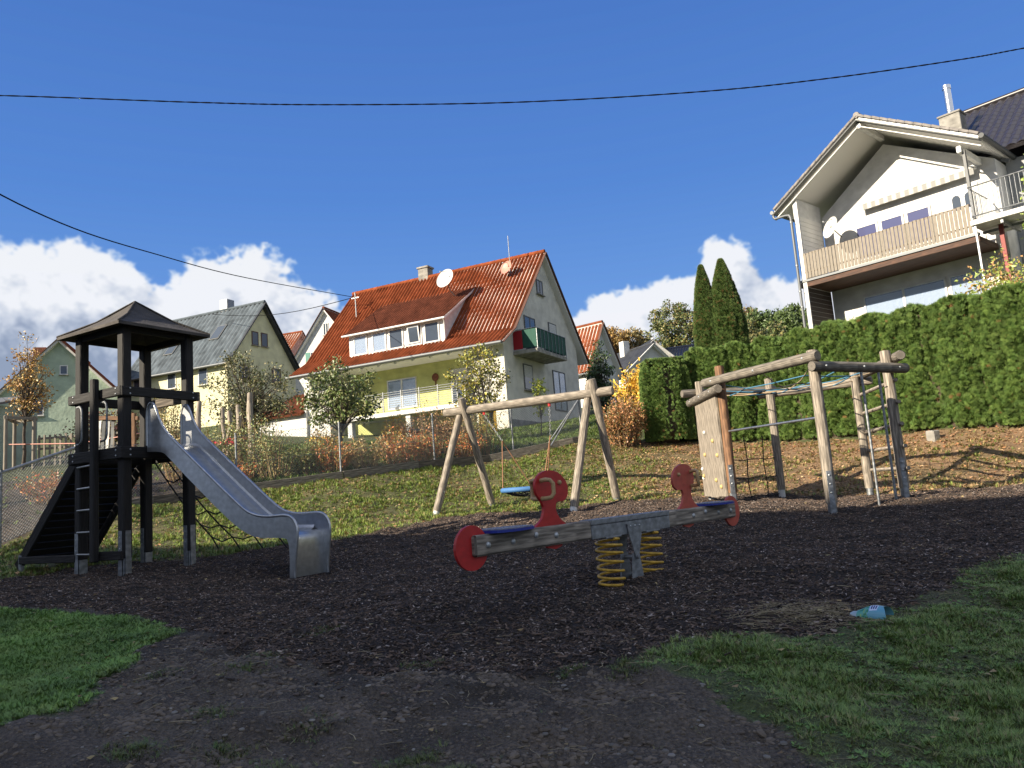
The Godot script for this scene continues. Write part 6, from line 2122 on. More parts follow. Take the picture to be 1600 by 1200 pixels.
	# shrubs
	var rust := [Color(0.25, 0.11, 0.05), Color(0.22, 0.13, 0.06), Color(0.15, 0.12, 0.05), Color(0.26, 0.17, 0.09)]
	var straw := [Color(0.26, 0.19, 0.08), Color(0.17, 0.14, 0.06), Color(0.22, 0.12, 0.05), Color(0.10, 0.10, 0.035)]
	var red := [Color(0.36, 0.095, 0.035), Color(0.34, 0.15, 0.045), Color(0.17, 0.12, 0.045), Color(0.14, 0.14, 0.05)]
	bush("brown_shrub", "rounded copper-brown shrub beside the clipped conifer block", on_ground(2.78, 19.9), {"seed": 41, "h": 1.35, "r": 0.62, "stems": 110, "leaves": 6200, "leaf": 0.065, "cols": [Color(0.22, 0.10, 0.045), Color(0.17, 0.09, 0.035), Color(0.26, 0.13, 0.06), Color(0.10, 0.085, 0.03)], "spread": 0.13})
	bush("yellow_shrub", "golden yellow shrub before the dark slate roof", on_ground(3.95, 24.0), {"seed": 42, "h": 1.9, "r": 0.75, "stems": 60, "leaves": 2600, "leaf": 0.13, "cols": golden, "spread": 0.2})
	bush("golden_bush", "upright golden bush behind the chain-link fence", on_ground(-3.25, 20.6), {"seed": 43, "h": 1.15, "r": 0.38, "stems": 60, "leaves": 2400, "leaf": 0.06, "cols": golden, "spread": 0.08})
	bush("golden_bush", "loose golden shrub under the round-crowned tree", on_ground(-4.9, 19.8), {"seed": 44, "h": 1.1, "r": 0.5, "stems": 40, "leaves": 1100, "leaf": 0.06, "cols": golden + straw, "spread": 0.12})
	var row := [[-8.0, 18.2, 1.5, 0.8, 1], [-7.0, 18.0, 1.45, 0.8, 3], [-6.3, 18.3, 1.75, 0.75, 3], [-5.6, 17.9, 1.2, 0.7, 3], [-5.0, 18.3, 0.8, 0.6, 3], [-4.4, 18.3, 0.75, 0.6, 2], [-3.7, 18.7, 0.8, 0.6, 1], [-3.0, 19.2, 0.85, 0.6, 2], [-2.4, 20.4, 1.45, 0.8, 0], [-1.6, 20.6, 1.5, 0.8, 1], [-2.3, 19.5, 0.8, 0.5, 2], [-0.9, 20.7, 1.35, 0.75, 3], [-1.3, 20.0, 0.8, 0.5, 2], [-9.0, 17.0, 0.8, 0.8, 2], [-9.9, 16.5, 0.7, 0.8, 2], [-6.4, 17.1, 0.6, 0.6, 2]]
	var sets := [rust, straw, red, [Color(0.13, 0.165, 0.055), Color(0.17, 0.17, 0.065), Color(0.10, 0.13, 0.045), Color(0.22, 0.17, 0.06)]]
	var names := ["rust-brown leafy shrub behind the chain-link fence", "straw-coloured twiggy shrub behind the chain-link fence", "low red autumn shrub behind the chain-link fence", "tall grey-green shrub behind the chain-link fence"]
	var k := 0
	for q in row:
		bush("garden_shrub", names[q[4]], on_ground(q[0], q[1]), {"seed": 60 + k, "h": q[2], "r": q[3], "stems": 42, "leaves": 2100, "leaf": 0.066, "cols": sets[q[4]], "stem_cols": [Color(0.24, 0.18, 0.10), Color(0.16, 0.10, 0.06)], "spread": 0.10, "aspect": 0.4}, "shrubs behind the chain-link fence")
		k += 1
	bush("purple_shrub", "dark purple-brown shrub before the sage green house", on_ground(-15.0, 28.0), {"seed": 90, "h": 2.1, "r": 1.3, "stems": 90, "leaves": 3600, "leaf": 0.11, "cols": [Color(0.06, 0.025, 0.025), Color(0.09, 0.04, 0.03), Color(0.14, 0.11, 0.03)], "spread": 0.2})
	bush("purple_shrub", "thin yellowish shrub before the sage green house", on_ground(-12.6, 28.0), {"seed": 91, "h": 2.6, "r": 1.2, "stems": 80, "leaves": 2200, "leaf": 0.09, "cols": straw + [Color(0.2, 0.2, 0.05)], "spread": 0.2})
	bush("porch_palm", "spiky dark palm plant in the shade under the white house balcony", Vector3(12.75, 5.9, -28.35), {"seed": 92, "category": "plant", "h": 1.0, "r": 0.4, "stems": 20, "leaves": 160, "leaf": 0.4, "aspect": 0.06, "cols": [Color(0.05, 0.07, 0.03), Color(0.12, 0.09, 0.05)], "spread": 0.05, "rise": 0.5})
	bush("climbing_rose", "leafy climbing shrub at the hedge end below the side balcony", Vector3(14.3, 4.3, -21.6), {"seed": 93, "h": 3.0, "r": 1.0, "stems": 60, "leaves": 2600, "leaf": 0.12, "cols": [Color(0.13, 0.17, 0.04), Color(0.17, 0.19, 0.05), Color(0.22, 0.13, 0.05)], "spread": 0.22})
	bush("climbing_rose", "upright leafy climber on the end post of the side balcony", Vector3(15.9, 5.0, -21.8), {"seed": 94, "h": 5.6, "r": 0.42, "stems": 40, "leaves": 2400, "leaf": 0.12, "cols": [Color(0.11, 0.16, 0.03), Color(0.16, 0.20, 0.05)], "spread": 0.18})

# ---------------------------------------------------------------- fence, wires, kindergarten
func wire_fence():
	var pts := [Vector2(-11.0, 11.0), Vector2(-9.5, 12.2), Vector2(-8.74, 13.0), Vector2(-8.16, 14.2), Vector2(-7.86, 15.5), Vector2(-6.03, 16.5), Vector2(-4.02, 17.5), Vector2(-2.04, 19.0), Vector2(-0.09, 20.0), Vector2(1.75, 20.5)]
	var o := on_ground(-3.5, 17.8)
	var t := thing("chain_link_fence", "galvanised chain-link fence with slim posts along the top of the grass bank", "fence", o)
	var H := 1.22
	var tot := 0.0
	var acc := [0.0]
	for i in pts.size() - 1:
		tot += (pts[i + 1] - pts[i]).length()
		acc.append(tot)
	var at := func(s: float) -> Vector3:
		for i in pts.size() - 1:
			if s <= acc[i + 1] or i == pts.size() - 2:
				var p: Vector2 = pts[i].lerp(pts[i + 1], clampf((s - acc[i]) / (acc[i + 1] - acc[i]), 0.0, 1.0))
				return Vector3(p.x, hill_height(p.x, p.y), -p.y) - o
		return Vector3.ZERO
	# posts
	var ps := [0.0, 1.9, 3.3, 4.7, 6.0, 8.0, 10.2, 12.6, 14.9]
	ps = []
	for i in pts.size(): ps.append(acc[i])
	ps.append((acc[5] + acc[4]) * 0.5)
	for s in ps:
		var p: Vector3 = at.call(s)
		var b := MB.new()
		b.tube([p + Vector3.DOWN * 0.3, p + Vector3.UP * (H + 0.05)], 0.024, 8)
		b.tube([p + Vector3.UP * (H + 0.04), p + Vector3.UP * (H + 0.07)], 0.03, 8)
		part("post", b, M.galv, t)
	# braces at the corner post
	for k in [[0.0, -1.05], [0.35, -0.9]]:
		var e: Vector3 = at.call(tot)
		var b := MB.new()
		var f: Vector3 = at.call(tot + k[1]) + Vector3(0, 0.05, k[0])
		b.tube([e + Vector3.UP * (H - 0.08), f], 0.02, 8)
		part("brace", b, M.galv, t)
	for h in [0.06, 0.62, H]:
		var l := []
		var s := 0.0
		while s <= tot:
			l.append(at.call(s) + Vector3.UP * h)
			s += 0.5
		l.append(at.call(tot) + Vector3.UP * h)
		var b := MB.new()
		b.tube(l, 0.0035, 4)
		part("tension_wire", b, M.galv, t)
	# diamond mesh: two families of slanting wires
	var mesh := MB.new()
	var st := 0.062
	for dirn in [1.0, -1.0]:
		var s := -H
		while s < tot + H:
			var s0 := s
			var h0 := 0.05
			var s1 = s + H * dirn
			var h1 := H
			var lo := 0.0
			var hi := 1.0
			for e in 2:
				var sv = s0 if e == 0 else s1
				if sv < 0.0 or sv > tot:
					var lim := 0.0 if sv < 0.0 else tot
					var f = (lim - s0) / (s1 - s0)
					if e == 0: lo = f
					else: hi = f
			if hi > lo and lo >= 0.0 and hi <= 1.0:
				var prev := Vector3.ZERO
				for q in 4:
					var f := lerpf(lo, hi, q / 3.0)
					var p: Vector3 = at.call(lerpf(s0, s1, f)) + Vector3.UP * lerpf(h0, h1, f) + Vector3(0, 0, 0.002 * dirn)
					if q > 0: mesh.bar(prev, p, 0.0036 if s > 4.5 else 0.007, 0.0036 if s > 4.5 else 0.007)
					prev = p
			s += st
	tag(part("wire_mesh", mesh, M.galv, t), "", "", "", "stuff")
	# top tube on the near left stretch
	var l := []
	for s in [0.0, acc[1], acc[2], acc[3]]: l.append(at.call(s) + Vector3.UP * (H + 0.02))
	var tb := MB.new()
	tb.tube(l, 0.028, 8)
	part("top_rail", tb, M.galv, t)
	# edging boards under the fence
	var sb = acc[3] - 0.2
	var k := 0
	while sb < tot:
		var e := minf(sb + 1.95, tot)
		var p0: Vector3 = at.call(sb) + o
		var p1: Vector3 = at.call(e) + o
		var side := (p1 - p0).cross(Vector3.UP).normalized() * -0.10
		if side.z < 0: side = -side
		p0 += side; p1 += side
		var b := MB.new()
		b.bar(p0 + Vector3.UP * 0.03, p1 + Vector3.UP * 0.03, 0.06, 0.26, 0.008)
		one("edging_board", b, M.worn_wood if k % 3 == 1 else M.log_grey, "weathered edging board at the foot of the chain-link fence", "board", "edging boards under the fence")
		sb = e + 0.01
		k += 1

func cable(called: String, pts: Array, r: float, label: String, twisted := false):
	var b := MB.new()
	if twisted:
		var n := 420
		for s in 2:
			var l := []
			for i in n + 1:
				var f := float(i) / n * (pts.size() - 1)
				var k := mini(int(f), pts.size() - 2)
				var p: Vector3 = pts[k].cubic_interpolate(pts[k + 1], pts[maxi(k - 1, 0)], pts[mini(k + 2, pts.size() - 1)], f - k)
				var an := i * 0.8 + PI * s
				l.append(p + Vector3(0, cos(an), sin(an)) * r * 0.55)
			b.tube(l, r, 5)
	else:
		b.tube(pts, r, 6)
	one(called, b, M.cable, label, "cable")

func wires():
	# heavy bundled cable crossing overhead
	var top := []
	for q in [[-16.2, 10.4], [-12.73, 9.99], [-9.57, 9.71], [-5.81, 9.27], [-3.32, 9.02], [0.41, 8.77], [4.14, 8.7], [6.64, 8.78], [9.16, 8.96], [10.43, 9.1], [13.62, 9.48]]:
		top.append(Vector3(q[0], q[1], -14.0))
	wires_top = top
	cable("overhead_cable", top, 0.0098, "thick twisted black overhead cable spanning the sky", true)
	var l := []
	for q in [Vector3(-10.6, 9.0, -9.0), Vector3(-10.9, 8.62, -14.0), Vector3(-11.05, 8.85, -18.5), Vector3(-11.1, 9.75, -24.0), Vector3(-10.7, 10.95, -31.0), Vector3(-8.3, 12.5, -40.92)]: l.append(q)
	var l3 := []
	for i in 41:
		var f := i / 40.0 * 5.0
		var k := mini(int(f), 4)
		l3.append(l[k].cubic_interpolate(l[k + 1], l[maxi(k - 1, 0)], l[mini(k + 2, 5)], f - k))
	l = l3
	cable("service_wire", l, 0.017, "thin black wire running to the roof mast of the orange-red roof")
	var l2 := []
	for i in 13:
		var f := i / 12.0
		l2.append(Vector3(-8.25, 12.5, -40.95).lerp(Vector3(-21.2, 15.6, -54.0), f) + Vector3.DOWN * 0.5 * sin(PI * f))
	cable("service_wire", l2, 0.02, "thin wire from the roof mast towards the yellow house")
	for q in [[-16.2, -14.0, 10.55, "wooden utility pole carrying the overhead cable on the lawn side"], [13.62, -14.0, 9.63, "wooden utility pole carrying the overhead cable on the hedge side"]]:
		var t := thing("utility_pole", q[3], "pole", on_ground(q[0], -q[1]))
		var b := MB.new()
		b.tube([Vector3.DOWN * 0.5, Vector3.UP * (q[2] - t.position.y)], [0.14, 0.10], 12)
		part("pole", b, M.log_grey, t)
	var lp := thing("street_lamp", "thin lamp post beyond the autumn tree", "lamp post", on_ground(-20.6, 30.0))
	var lb := MB.new()
	lb.tube([Vector3.DOWN * 0.3, Vector3.UP * 5.3], [0.06, 0.04], 8)
	part("post", lb, M.galv_dull, lp)
	var lh := MB.new()
	lh.lathe([Vector2(0, 0), Vector2(0.10, 0.02), Vector2(0.14, 0.3), Vector2(0.2, 0.32), Vector2(0.05, 0.46), Vector2(0, 0.47)], 12, Transform3D(Basis.IDENTITY, Vector3(0, 5.2, 0)))
	part("lamp_head", lh, M.dark_trim, lp)
var wires_top := []

func kindergarten():
	# peeled robinia poles with red nets
	var poles := [[-9.95, 24.0, 4.85, 0.085, 0.02], [-9.25, 24.3, 4.62, 0.075, -0.01], [-8.95, 23.9, 4.45, 0.075, 0.01], [-8.05, 22.3, 4.40, 0.08, 0.0], [-7.86, 22.6, 4.78, 0.085, 0.02], [-7.58, 22.2, 4.48, 0.085, -0.03]]
	var k := 0
	var tops := ["tall peeled pole behind the slide", "slim peeled pole beside the tall one", "shorter peeled pole of the near trio", "shorter peeled pole of the far trio", "tallest peeled pole of the trio", "leaning peeled pole of the trio"]
	for q in poles:
		var p := on_ground(q[0], q[1])
		var b := MB.new()
		var tp := Vector3(q[0] + q[4] * 3.0, q[2], p.z)
		b.tube([p + Vector3.DOWN * 0.2, p.lerp(tp, 0.35) + Vector3(0.05 * sin(k * 2.0), 0, 0), p.lerp(tp, 0.7) + Vector3(-0.03 * cos(k * 1.4), 0, 0), tp, tp + Vector3.UP * 0.03], [q[3] * 1.1, q[3], q[3] * 0.95, q[3] * 0.88, q[3] * 0.6], 10)
		one("robinia_pole", b, M.robinia, "pale peeled %s in kindergarten play area" % tops[k].replace("peeled ", ""), "pole", "peeled play poles")
		k += 1
	var nt := thing("rope_net", "red rope net strung between the pale peeled poles", "net", on_ground(-8.9, 23.2))
	var o := nt.position
	var a := Vector3(-9.3, 3.62, -24.1)
	var b2 := Vector3(-8.05, 3.55, -22.4)
	for i in 7:
		var m := MB.new()
		var l := []
		for j in 7:
			var f := j / 6.0
			l.append(a.lerp(b2, f) + Vector3(0.12 * i - 0.4, -0.16 * sin(PI * f) - 0.02 * i, 0.10 * i - 0.3) - o)
		m.tube(l, 0.022, 5)
		part("rope", m, M.rope_red, nt)
	for j in 6:
		var m := MB.new()
		var f := (j + 0.5) / 6.0
		m.tube([a.lerp(b2, f) + Vector3(-0.4, -0.16 * sin(PI * f), -0.3) - o, a.lerp(b2, f) + Vector3(0.32, -0.16 * sin(PI * f) - 0.12, 0.3) - o], 0.022, 5)
		part("rope", m, M.rope_red, nt)
	# low pale palisade and garden frame at far left
	var pal := thing("slat_fence", "low pale wooden slat fence beside the staked autumn tree", "fence", on_ground(-13.9, 24.4))
	for i in 16:
		var x := -1.3 + i * 0.17
		var m := MB.new()
		var gyv := gy(-13.9 + x, 24.4) - pal.position.y
		m.box(Vector3(x, gyv + 0.55, 0), Vector3(0.07, 1.0 + 0.03 * sin(i * 3.0), 0.025), 0.006)
		part("slat", m, M.pale_wood, pal)
	for h in [0.3, 0.62, 0.95]:
		var m := MB.new()
		m.box(Vector3(0, h, -0.03), Vector3(2.75, 0.07, 0.03), 0.006)
		part("rail", m, M.pale_wood, pal)
	var fr := thing("garden_pergola", "brown wooden garden pergola with grey cloth strips beside play tower", "pergola", on_ground(-12.1, 22.5))
	var g := fr.position.y
	for q in [[-0.35, 0.0], [0.95, 0.15]]:
		var m := MB.new()
		m.box(Vector3(q[0], 0.72, q[1]), Vector3(0.11, 1.6, 0.11), 0.01)
		part("post", m, M.log_brown, fr)
	var tb := MB.new()
	tb.bar(Vector3(-0.4, 1.5, 0), Vector3(1.1, 1.36, 0.15), 0.10, 0.12, 0.01)
	part("top_beam", tb, M.log_brown, fr)
	for i in 4:
		var m := MB.new()
		var x := -0.12 + i * 0.13
		for j in 6:
			var y0 := 1.40 - j * 0.24
			m.quad(Vector3(x - 0.05 - 0.02 * j, y0 - 0.24, 0.04 + 0.02 * sin(j + i)), Vector3(x + 0.05 - 0.02 * j, y0 - 0.24, 0.05), Vector3(x + 0.05 - 0.02 * (j - 1), y0, 0.05), Vector3(x - 0.05 - 0.02 * (j - 1), y0, 0.04 + 0.02 * sin(j - 1 + i)))
		part("cloth_strip", m, M.dish if i % 2 == 0 else M.fascia, fr)
	var sh := thing("garden_shed", "grey-roofed pale green shed at the lawn edge", "shed", on_ground(-19.0, 26.5))
	var sw := MB.new()
	sw.box(Vector3(0, 0.9, 0), Vector3(3.2, 2.4, 2.6), 0.0)
	part("wall", sw, M.green_wall, sh)
	var sr := MB.new()
	slab(sr, Vector3(-1.8, 2.05, 1.5), Vector3(1.8, 2.05, 1.5), Vector3(1.8, 2.75, -1.5), Vector3(-1.8, 2.75, -1.5), 0.08)
	part("roof", sr, M.fascia, sh)
	var tape := MB.new()
	tape.tube([Vector3(-15.9, 3.95, -24.0), Vector3(-13.5, 3.78, -23.6), Vector3(-11.0, 3.9, -23.0)], 0.02, 5)
	one("barrier_tape", tape, M.dish_pink, "faded red and white barrier tape strung from the tree stakes", "tape")
	# trough and terrace furniture seen through the fence
	var tr := MB.new()
	var tp := on_ground(-2.35, 20.9)
	tr.box(tp + Vector3(0.3, 0.62, 0), Vector3(1.7, 0.07, 0.5), 0.01, Basis(Vector3.UP, 0.1))
	tr.box(tp + Vector3(-0.35, 0.3, 0), Vector3(0.1, 0.6, 0.4), 0.01)
	tr.box(tp + Vector3(0.95, 0.3, 0), Vector3(0.1, 0.6, 0.4), 0.01)
	one("garden_bench", tr, M.concrete, "low stone bench among rust-brown shrubs behind fence", "bench")
	var yb := MB.new()
	yb.box(Vector3(-1.1, 4.0, -31.4), Vector3(0.75, 1.5, 0.06), 0.02, Basis(Vector3.UP, 0.3))
	yb.box(Vector3(-1.1, 4.75, -31.4), Vector3(0.8, 0.05, 0.1), 0.01, Basis(Vector3.UP, 0.3))
	one("yellow_banner", yb, M.yellow_cloth, "bright yellow board standing below the terrace", "board")
	var cst := MB.new()
	var cp := on_ground(8.7, 16.15)
	cst.box(cp + Vector3(0, 0.06, 0), Vector3(0.2, 0.26, 0.2), 0.02, Basis(Vector3.UP, 0.4))
	one("boundary_stone", cst, M.concrete, "square pale boundary stone below the hedge", "stone")

# ---------------------------------------------------------------- ground cover
func tuft_mesh(blades: int, w: float, curl: float, sd: int) -> ArrayMesh:
	rng.seed = sd
	var b := MB.new()
	for i in blades:
		var a := rng.randf() * TAU
		var d := Vector3(cos(a), 0, sin(a))
		var s := Vector3(-sin(a), 0, cos(a))
		var h := rng.randf_range(0.55, 1.0)
		var p0 := d * rng.randf() * 0.18
		var p1 := p0 + Vector3.UP * h * 0.6 + d * curl * 0.25
		var p2 := p0 + Vector3.UP * h * rng.randf_range(0.75, 1.0) + d * curl * rng.randf_range(0.5, 1.0)
		var nn := (d * -0.4 + Vector3.UP).normalized()
		b.tri(p0 - s * w * 0.5, p0 + s * w * 0.5, p1 + s * w * 0.4, nn, nn, nn)
		b.tri(p0 - s * w * 0.5, p1 + s * w * 0.4, p1 - s * w * 0.4, nn, nn, nn)
		b.tri(p1 - s * w * 0.4, p1 + s * w * 0.4, p2, nn, nn, nn)
	return b.mesh(M.grass)

func rosette_mesh(sd: int) -> ArrayMesh:
	rng.seed = sd
	var b := MB.new()
	for i in 8:
		var a := rng.randf() * TAU
		var d := Vector3(cos(a), rng.randf_range(0.15, 0.7), sin(a)).normalized()
		b.leaf(Vector3.ZERO, d, d.cross(Vector3.UP).normalized(), rng.randf_range(0.6, 1.0), rng.randf_range(0.25, 0.42))
	return b.mesh(M.grass)

func place(buf: PackedFloat32Array, x: float, d: float, sx: float, sy: float, c: Color, sink := 0.01, tilt := 0.25):
	var bs := Basis(Vector3.UP, rng.randf() * TAU) * Basis(Vector3.RIGHT, rng.randf_range(-tilt, tilt))
	push_inst(buf, Basis(bs.x * sx, bs.y * sy, bs.z * sx), Vector3(x, gy(x, d) - sink, -d), c)

func ground_cover():
	var patch := noise(0.8, 3, 81)
	var tuft := tuft_mesh(10, 0.055, 0.5, 1)
	var tuft2 := tuft_mesh(10, 0.04, 0.8, 2)
	var rose := rosette_mesh(3)
	# lawn
	rng.seed = 100
	var bl := PackedFloat32Array()
	for i in 130000:
		var d := 3.0 + pow(rng.randf(), 0.75) * 5.0
		var x := rng.randf_range(-d * 0.78 - 0.3, -1.9)
		if zone(x, d) != 2: continue
		var edge := 0
		for e in [Vector2(0.12, 0), Vector2(0, 0.12), Vector2(0, -0.12), Vector2(0.3, -0.1)]:
			if zone(x + e.x, d + e.y) == 2: edge += 1
		if edge < 4 and rng.randf() > 0.18 * edge: continue
		var k := rng.randf_range(0.7, 1.2) * (1.0 + 0.5 * patch.get_noise_2d(x, d))
		var c := Color(0.20, 0.34, 0.07).lerp(Color(0.30, 0.38, 0.095), clampf(0.3 + patch.get_noise_2d(x * 3.0, d * 3.0), 0, 1) * rng.randf())
		place(bl, x, d, rng.randf_range(0.045, 0.075), rng.randf_range(0.022, 0.048), c * k)
	tag(multi("lawn_grass", tuft, bl, self), "short lush green lawn grass beside the bare soil", "grass", "", "stuff")
	# rough grass right
	rng.seed = 101
	var br := PackedFloat32Array()
	var bw := PackedFloat32Array()
	for i in 210000:
		var d := 2.5 + pow(rng.randf(), 0.7) * 7.0
		var x := rng.randf_range(0.1, d * 0.75 + 0.4)
		var z := zone(x, d)
		if z != 4: continue
		var q := patch.get_noise_2d(x * 1.6 + 40.0, d * 1.6)
		if q < -0.2 and rng.randf() < 0.6: continue
		var inside := 0
		for e in [Vector2(0.22, 0), Vector2(-0.22, 0), Vector2(0, 0.22), Vector2(0, -0.22)]:
			if zone(x + e.x, d + e.y) == 4: inside += 1
		if inside < 4 and rng.randf() > 0.12 * inside: continue
		var k := rng.randf_range(0.65, 1.25)
		var c := Color(0.185, 0.30, 0.068).lerp(Color(0.29, 0.36, 0.10), rng.randf())
		if rng.randf() < 0.10: c = Color(0.30, 0.25, 0.12)
		if rng.randf() < 0.22: place(bw, x, d, rng.randf_range(0.012, 0.032), rng.randf_range(0.012, 0.032), Color(0.14, 0.25, 0.06) * k, 0.0)
		else: place(br, x, d, rng.randf_range(0.035, 0.07), rng.randf_range(0.018, 0.05) * (1.0 + 0.7 * q), c * k)
	tag(multi("rough_grass", tuft2, br, self), "uneven rough green grass around the crushed carton", "grass", "", "stuff")
	tag(multi("meadow_weeds", rose, bw, self), "broad-leaved green weeds among the rough grass", "weeds", "", "stuff")
	# scattered tufts on the bare soil
	rng.seed = 102
	var bt := PackedFloat32Array()
	var spots := [Vector2(-1.52, 4.6), Vector2(-1.55, 4.3), Vector2(-1.50, 3.75), Vector2(-1.65, 3.3), Vector2(-1.3, 3.35), Vector2(-1.05, 3.2), Vector2(-0.75, 2.9), Vector2(-0.5, 3.25), Vector2(-2.05, 4.4), Vector2(-1.35, 5.2), Vector2(-0.35, 3.05), Vector2(0.45, 3.9), Vector2(0.2, 4.0), Vector2(-0.6, 4.4), Vector2(-1.0, 3.55)]
	for s in spots:
		for i in rng.randi_range(40, 130):
			var x: float = s.x + rng.randfn(0.0, 0.06)
			var d: float = s.y + rng.randfn(0.0, 0.05)
			place(bt, x, d, rng.randf_range(0.035, 0.06), rng.randf_range(0.02, 0.045), Color(0.08, 0.14, 0.03).lerp(Color(0.19, 0.20, 0.06), rng.randf()))
	for i in 1400:
		var d := 2.8 + rng.randf() * 2.2
		var x := rng.randf_range(-d * 0.6, 1.2)
		if zone(x, d) == 3: place(bt, x, d, rng.randf_range(0.02, 0.05), rng.randf_range(0.01, 0.03), Color(0.10, 0.12, 0.04).lerp(Color(0.22, 0.19, 0.09), rng.randf()))
	tag(multi("soil_tufts", tuft2, bt, self), "small scattered grass tufts on the bare soil", "grass", "", "stuff")
	# bank: green to the left, dry to the right
	rng.seed = 103
	var bb := PackedFloat32Array()
	var bv := PackedFloat32Array()
	for i in 110000:
		var d := rng.randf_range(10.0, 20.8)
		var x := rng.randf_range(-10.5, 11.5)
		if zone(x, d) != 0: continue
		var q := patch.get_noise_2d(x * 0.9, d * 0.9)
		var dry := clampf(smooth(0.5, 4.0, x) + 0.35 * patch.get_noise_2d(x * 2.0 + 9.0, d * 2.0), 0.0, 1.0)
		var keep := lerpf(0.95, 0.30, dry)
		if q < -0.15: keep *= 0.45
		if rng.randf() > keep: continue
		var g := Color(0.16, 0.26, 0.05).lerp(Color(0.28, 0.32, 0.075), rng.randf())
		var sr := Color(0.50, 0.37, 0.18).lerp(Color(0.36, 0.24, 0.11), rng.randf())
		var c := g if rng.randf() > lerpf(0.10, 0.68, dry) else sr
		place(bb, x, d, rng.randf_range(0.07, 0.13), rng.randf_range(0.04, 0.10) * (1.0 + 0.5 * q), c * rng.randf_range(0.85, 1.4))
		if dry > 0.4 and q > 0.12 and rng.randf() < 0.5: place(bv, x, d, rng.randf_range(0.05, 0.09), rng.randf_range(0.04, 0.08), Color(0.16, 0.25, 0.05) * rng.randf_range(0.7, 1.2))
	tag(multi("bank_grass", tuft, bb, self), "sunlit green and straw-coloured grass on the bank", "grass", "", "stuff")
	tag(multi("bank_weeds", rose, bv, self), "bright green weed patches on the dry bank", "weeds", "", "stuff")
	# garden beyond the fence
	var bg := PackedFloat32Array()
	for i in 26000:
		var d := rng.randf_range(14.0, 33.0)
		var x := rng.randf_range(-13.0, 3.4)
		if d < fence_line(x) + 0.15 or (x < -6.8 and d < 20.5 and rng.randf() < 0.93): continue
		place(bg, x, d, rng.randf_range(0.12, 0.2), rng.randf_range(0.06, 0.13), Color(0.13, 0.23, 0.05).lerp(Color(0.23, 0.28, 0.07), rng.randf()))
	tag(multi("garden_grass", tuft, bg, self), "green garden grass behind the chain-link fence", "grass", "", "stuff")
	# wood chips
	rng.seed = 104
	var chip := MB.new()
	chip.box(Vector3.ZERO, Vector3(1.0, 0.16, 0.30), 0.0)
	for i in chip.v.size():
		var p := chip.v[i]
		chip.v[i] = Vector3(p.x * (1.0 - 0.5 * p.z), p.y + 0.12 * p.x * p.x, p.z * (1.0 + 0.5 * p.x))
	var cm := chip.mesh(M.chip)
	var bc := PackedFloat32Array()
	for i in 470000:
		var d := 3.8 + pow(rng.randf(), 0.85) * 11.8
		var x := rng.randf_range(-d * 0.74 - 0.4, d * 0.74 + 0.4)
		var z := zone(x, d)
		if z != 1:
			if z == 2 or (z == 5 and x > -6.8) or rng.randf() > (0.05 if z != 0 else 0.03): continue
		var s := (rng.randf_range(0.010, 0.028) if rng.randf() < 0.9 else rng.randf_range(0.028, 0.048)) * (1.0 + maxf(0.0, d - 8.0) * 0.035)
		var bs := Basis(Vector3.UP, rng.randf() * TAU) * Basis(Vector3.RIGHT, rng.randfn(0.0, 0.4)) * Basis(Vector3.BACK, rng.randfn(0.0, 0.3))
		var k := rng.randf()
		var c := Color(0.042, 0.032, 0.028).lerp(Color(0.18, 0.122, 0.088), k * k)
		if rng.randf() < 0.08 and s < 0.035: c = Color(0.36, 0.30, 0.26) * rng.randf_range(0.6, 1.2)
		var th := rng.randf_range(0.6, 1.3)
		push_inst(bc, Basis(bs.x * s, bs.y * s * th, bs.z * s * rng.randf_range(0.6, 1.4)), Vector3(x, gy(x, d) + rng.randf_range(-0.004, 0.012), -d), c)
	tag(multi("wood_chips", cm, bc, self), "dark brown wood chip mulch under the play equipment", "mulch", "", "stuff")
	# leaf litter on the bank
	rng.seed = 105
	var lf := MB.new()
	lf.leaf(Vector3(-0.5, 0, 0), Vector3(1, 0.1, 0), Vector3(0, 0, 1), 1.0, 0.7)
	var lm := lf.mesh(M.chip)
	var bf := PackedFloat32Array()
	for i in 60000:
		var d := rng.randf_range(10.0, 20.6)
		var x := rng.randf_range(-10.5, 11.5)
		if zone(x, d) != 0: continue
		var dry := clampf(smooth(0.0, 4.0, x) + 0.3, 0.0, 1.0)
		var nearh := smooth(2.2, 0.2, fence_line(x) - d)
		if rng.randf() > dry * (0.55 + 0.45 * nearh): continue
		var c := Color(0.36, 0.18, 0.08).lerp(Color(0.50, 0.34, 0.19), rng.randf()) * rng.randf_range(0.5, 1.15)
		if nearh > 0.4 and x > 3.0: c = Color(0.38, 0.15, 0.065).lerp(Color(0.50, 0.36, 0.22), rng.randf() * 0.7) * rng.randf_range(0.6, 1.1)
		var s := rng.randf_range(0.03, 0.075)
		var bs := Basis(Vector3.UP, rng.randf() * TAU) * Basis(Vector3.RIGHT, rng.randfn(0.0, 0.5))
		push_inst(bf, Basis(bs.x * s, bs.y * s, bs.z * s), Vector3(x, gy(x, d) + rng.randf_range(0.0, 0.03), -d), c)
	tag(multi("leaf_litter", lm, bf, self), "dry brown leaf litter strewn over the bank", "leaves", "", "stuff")
	# single fallen leaves on lawn, mulch and soil
	rng.seed = 109
	var bq := PackedFloat32Array()
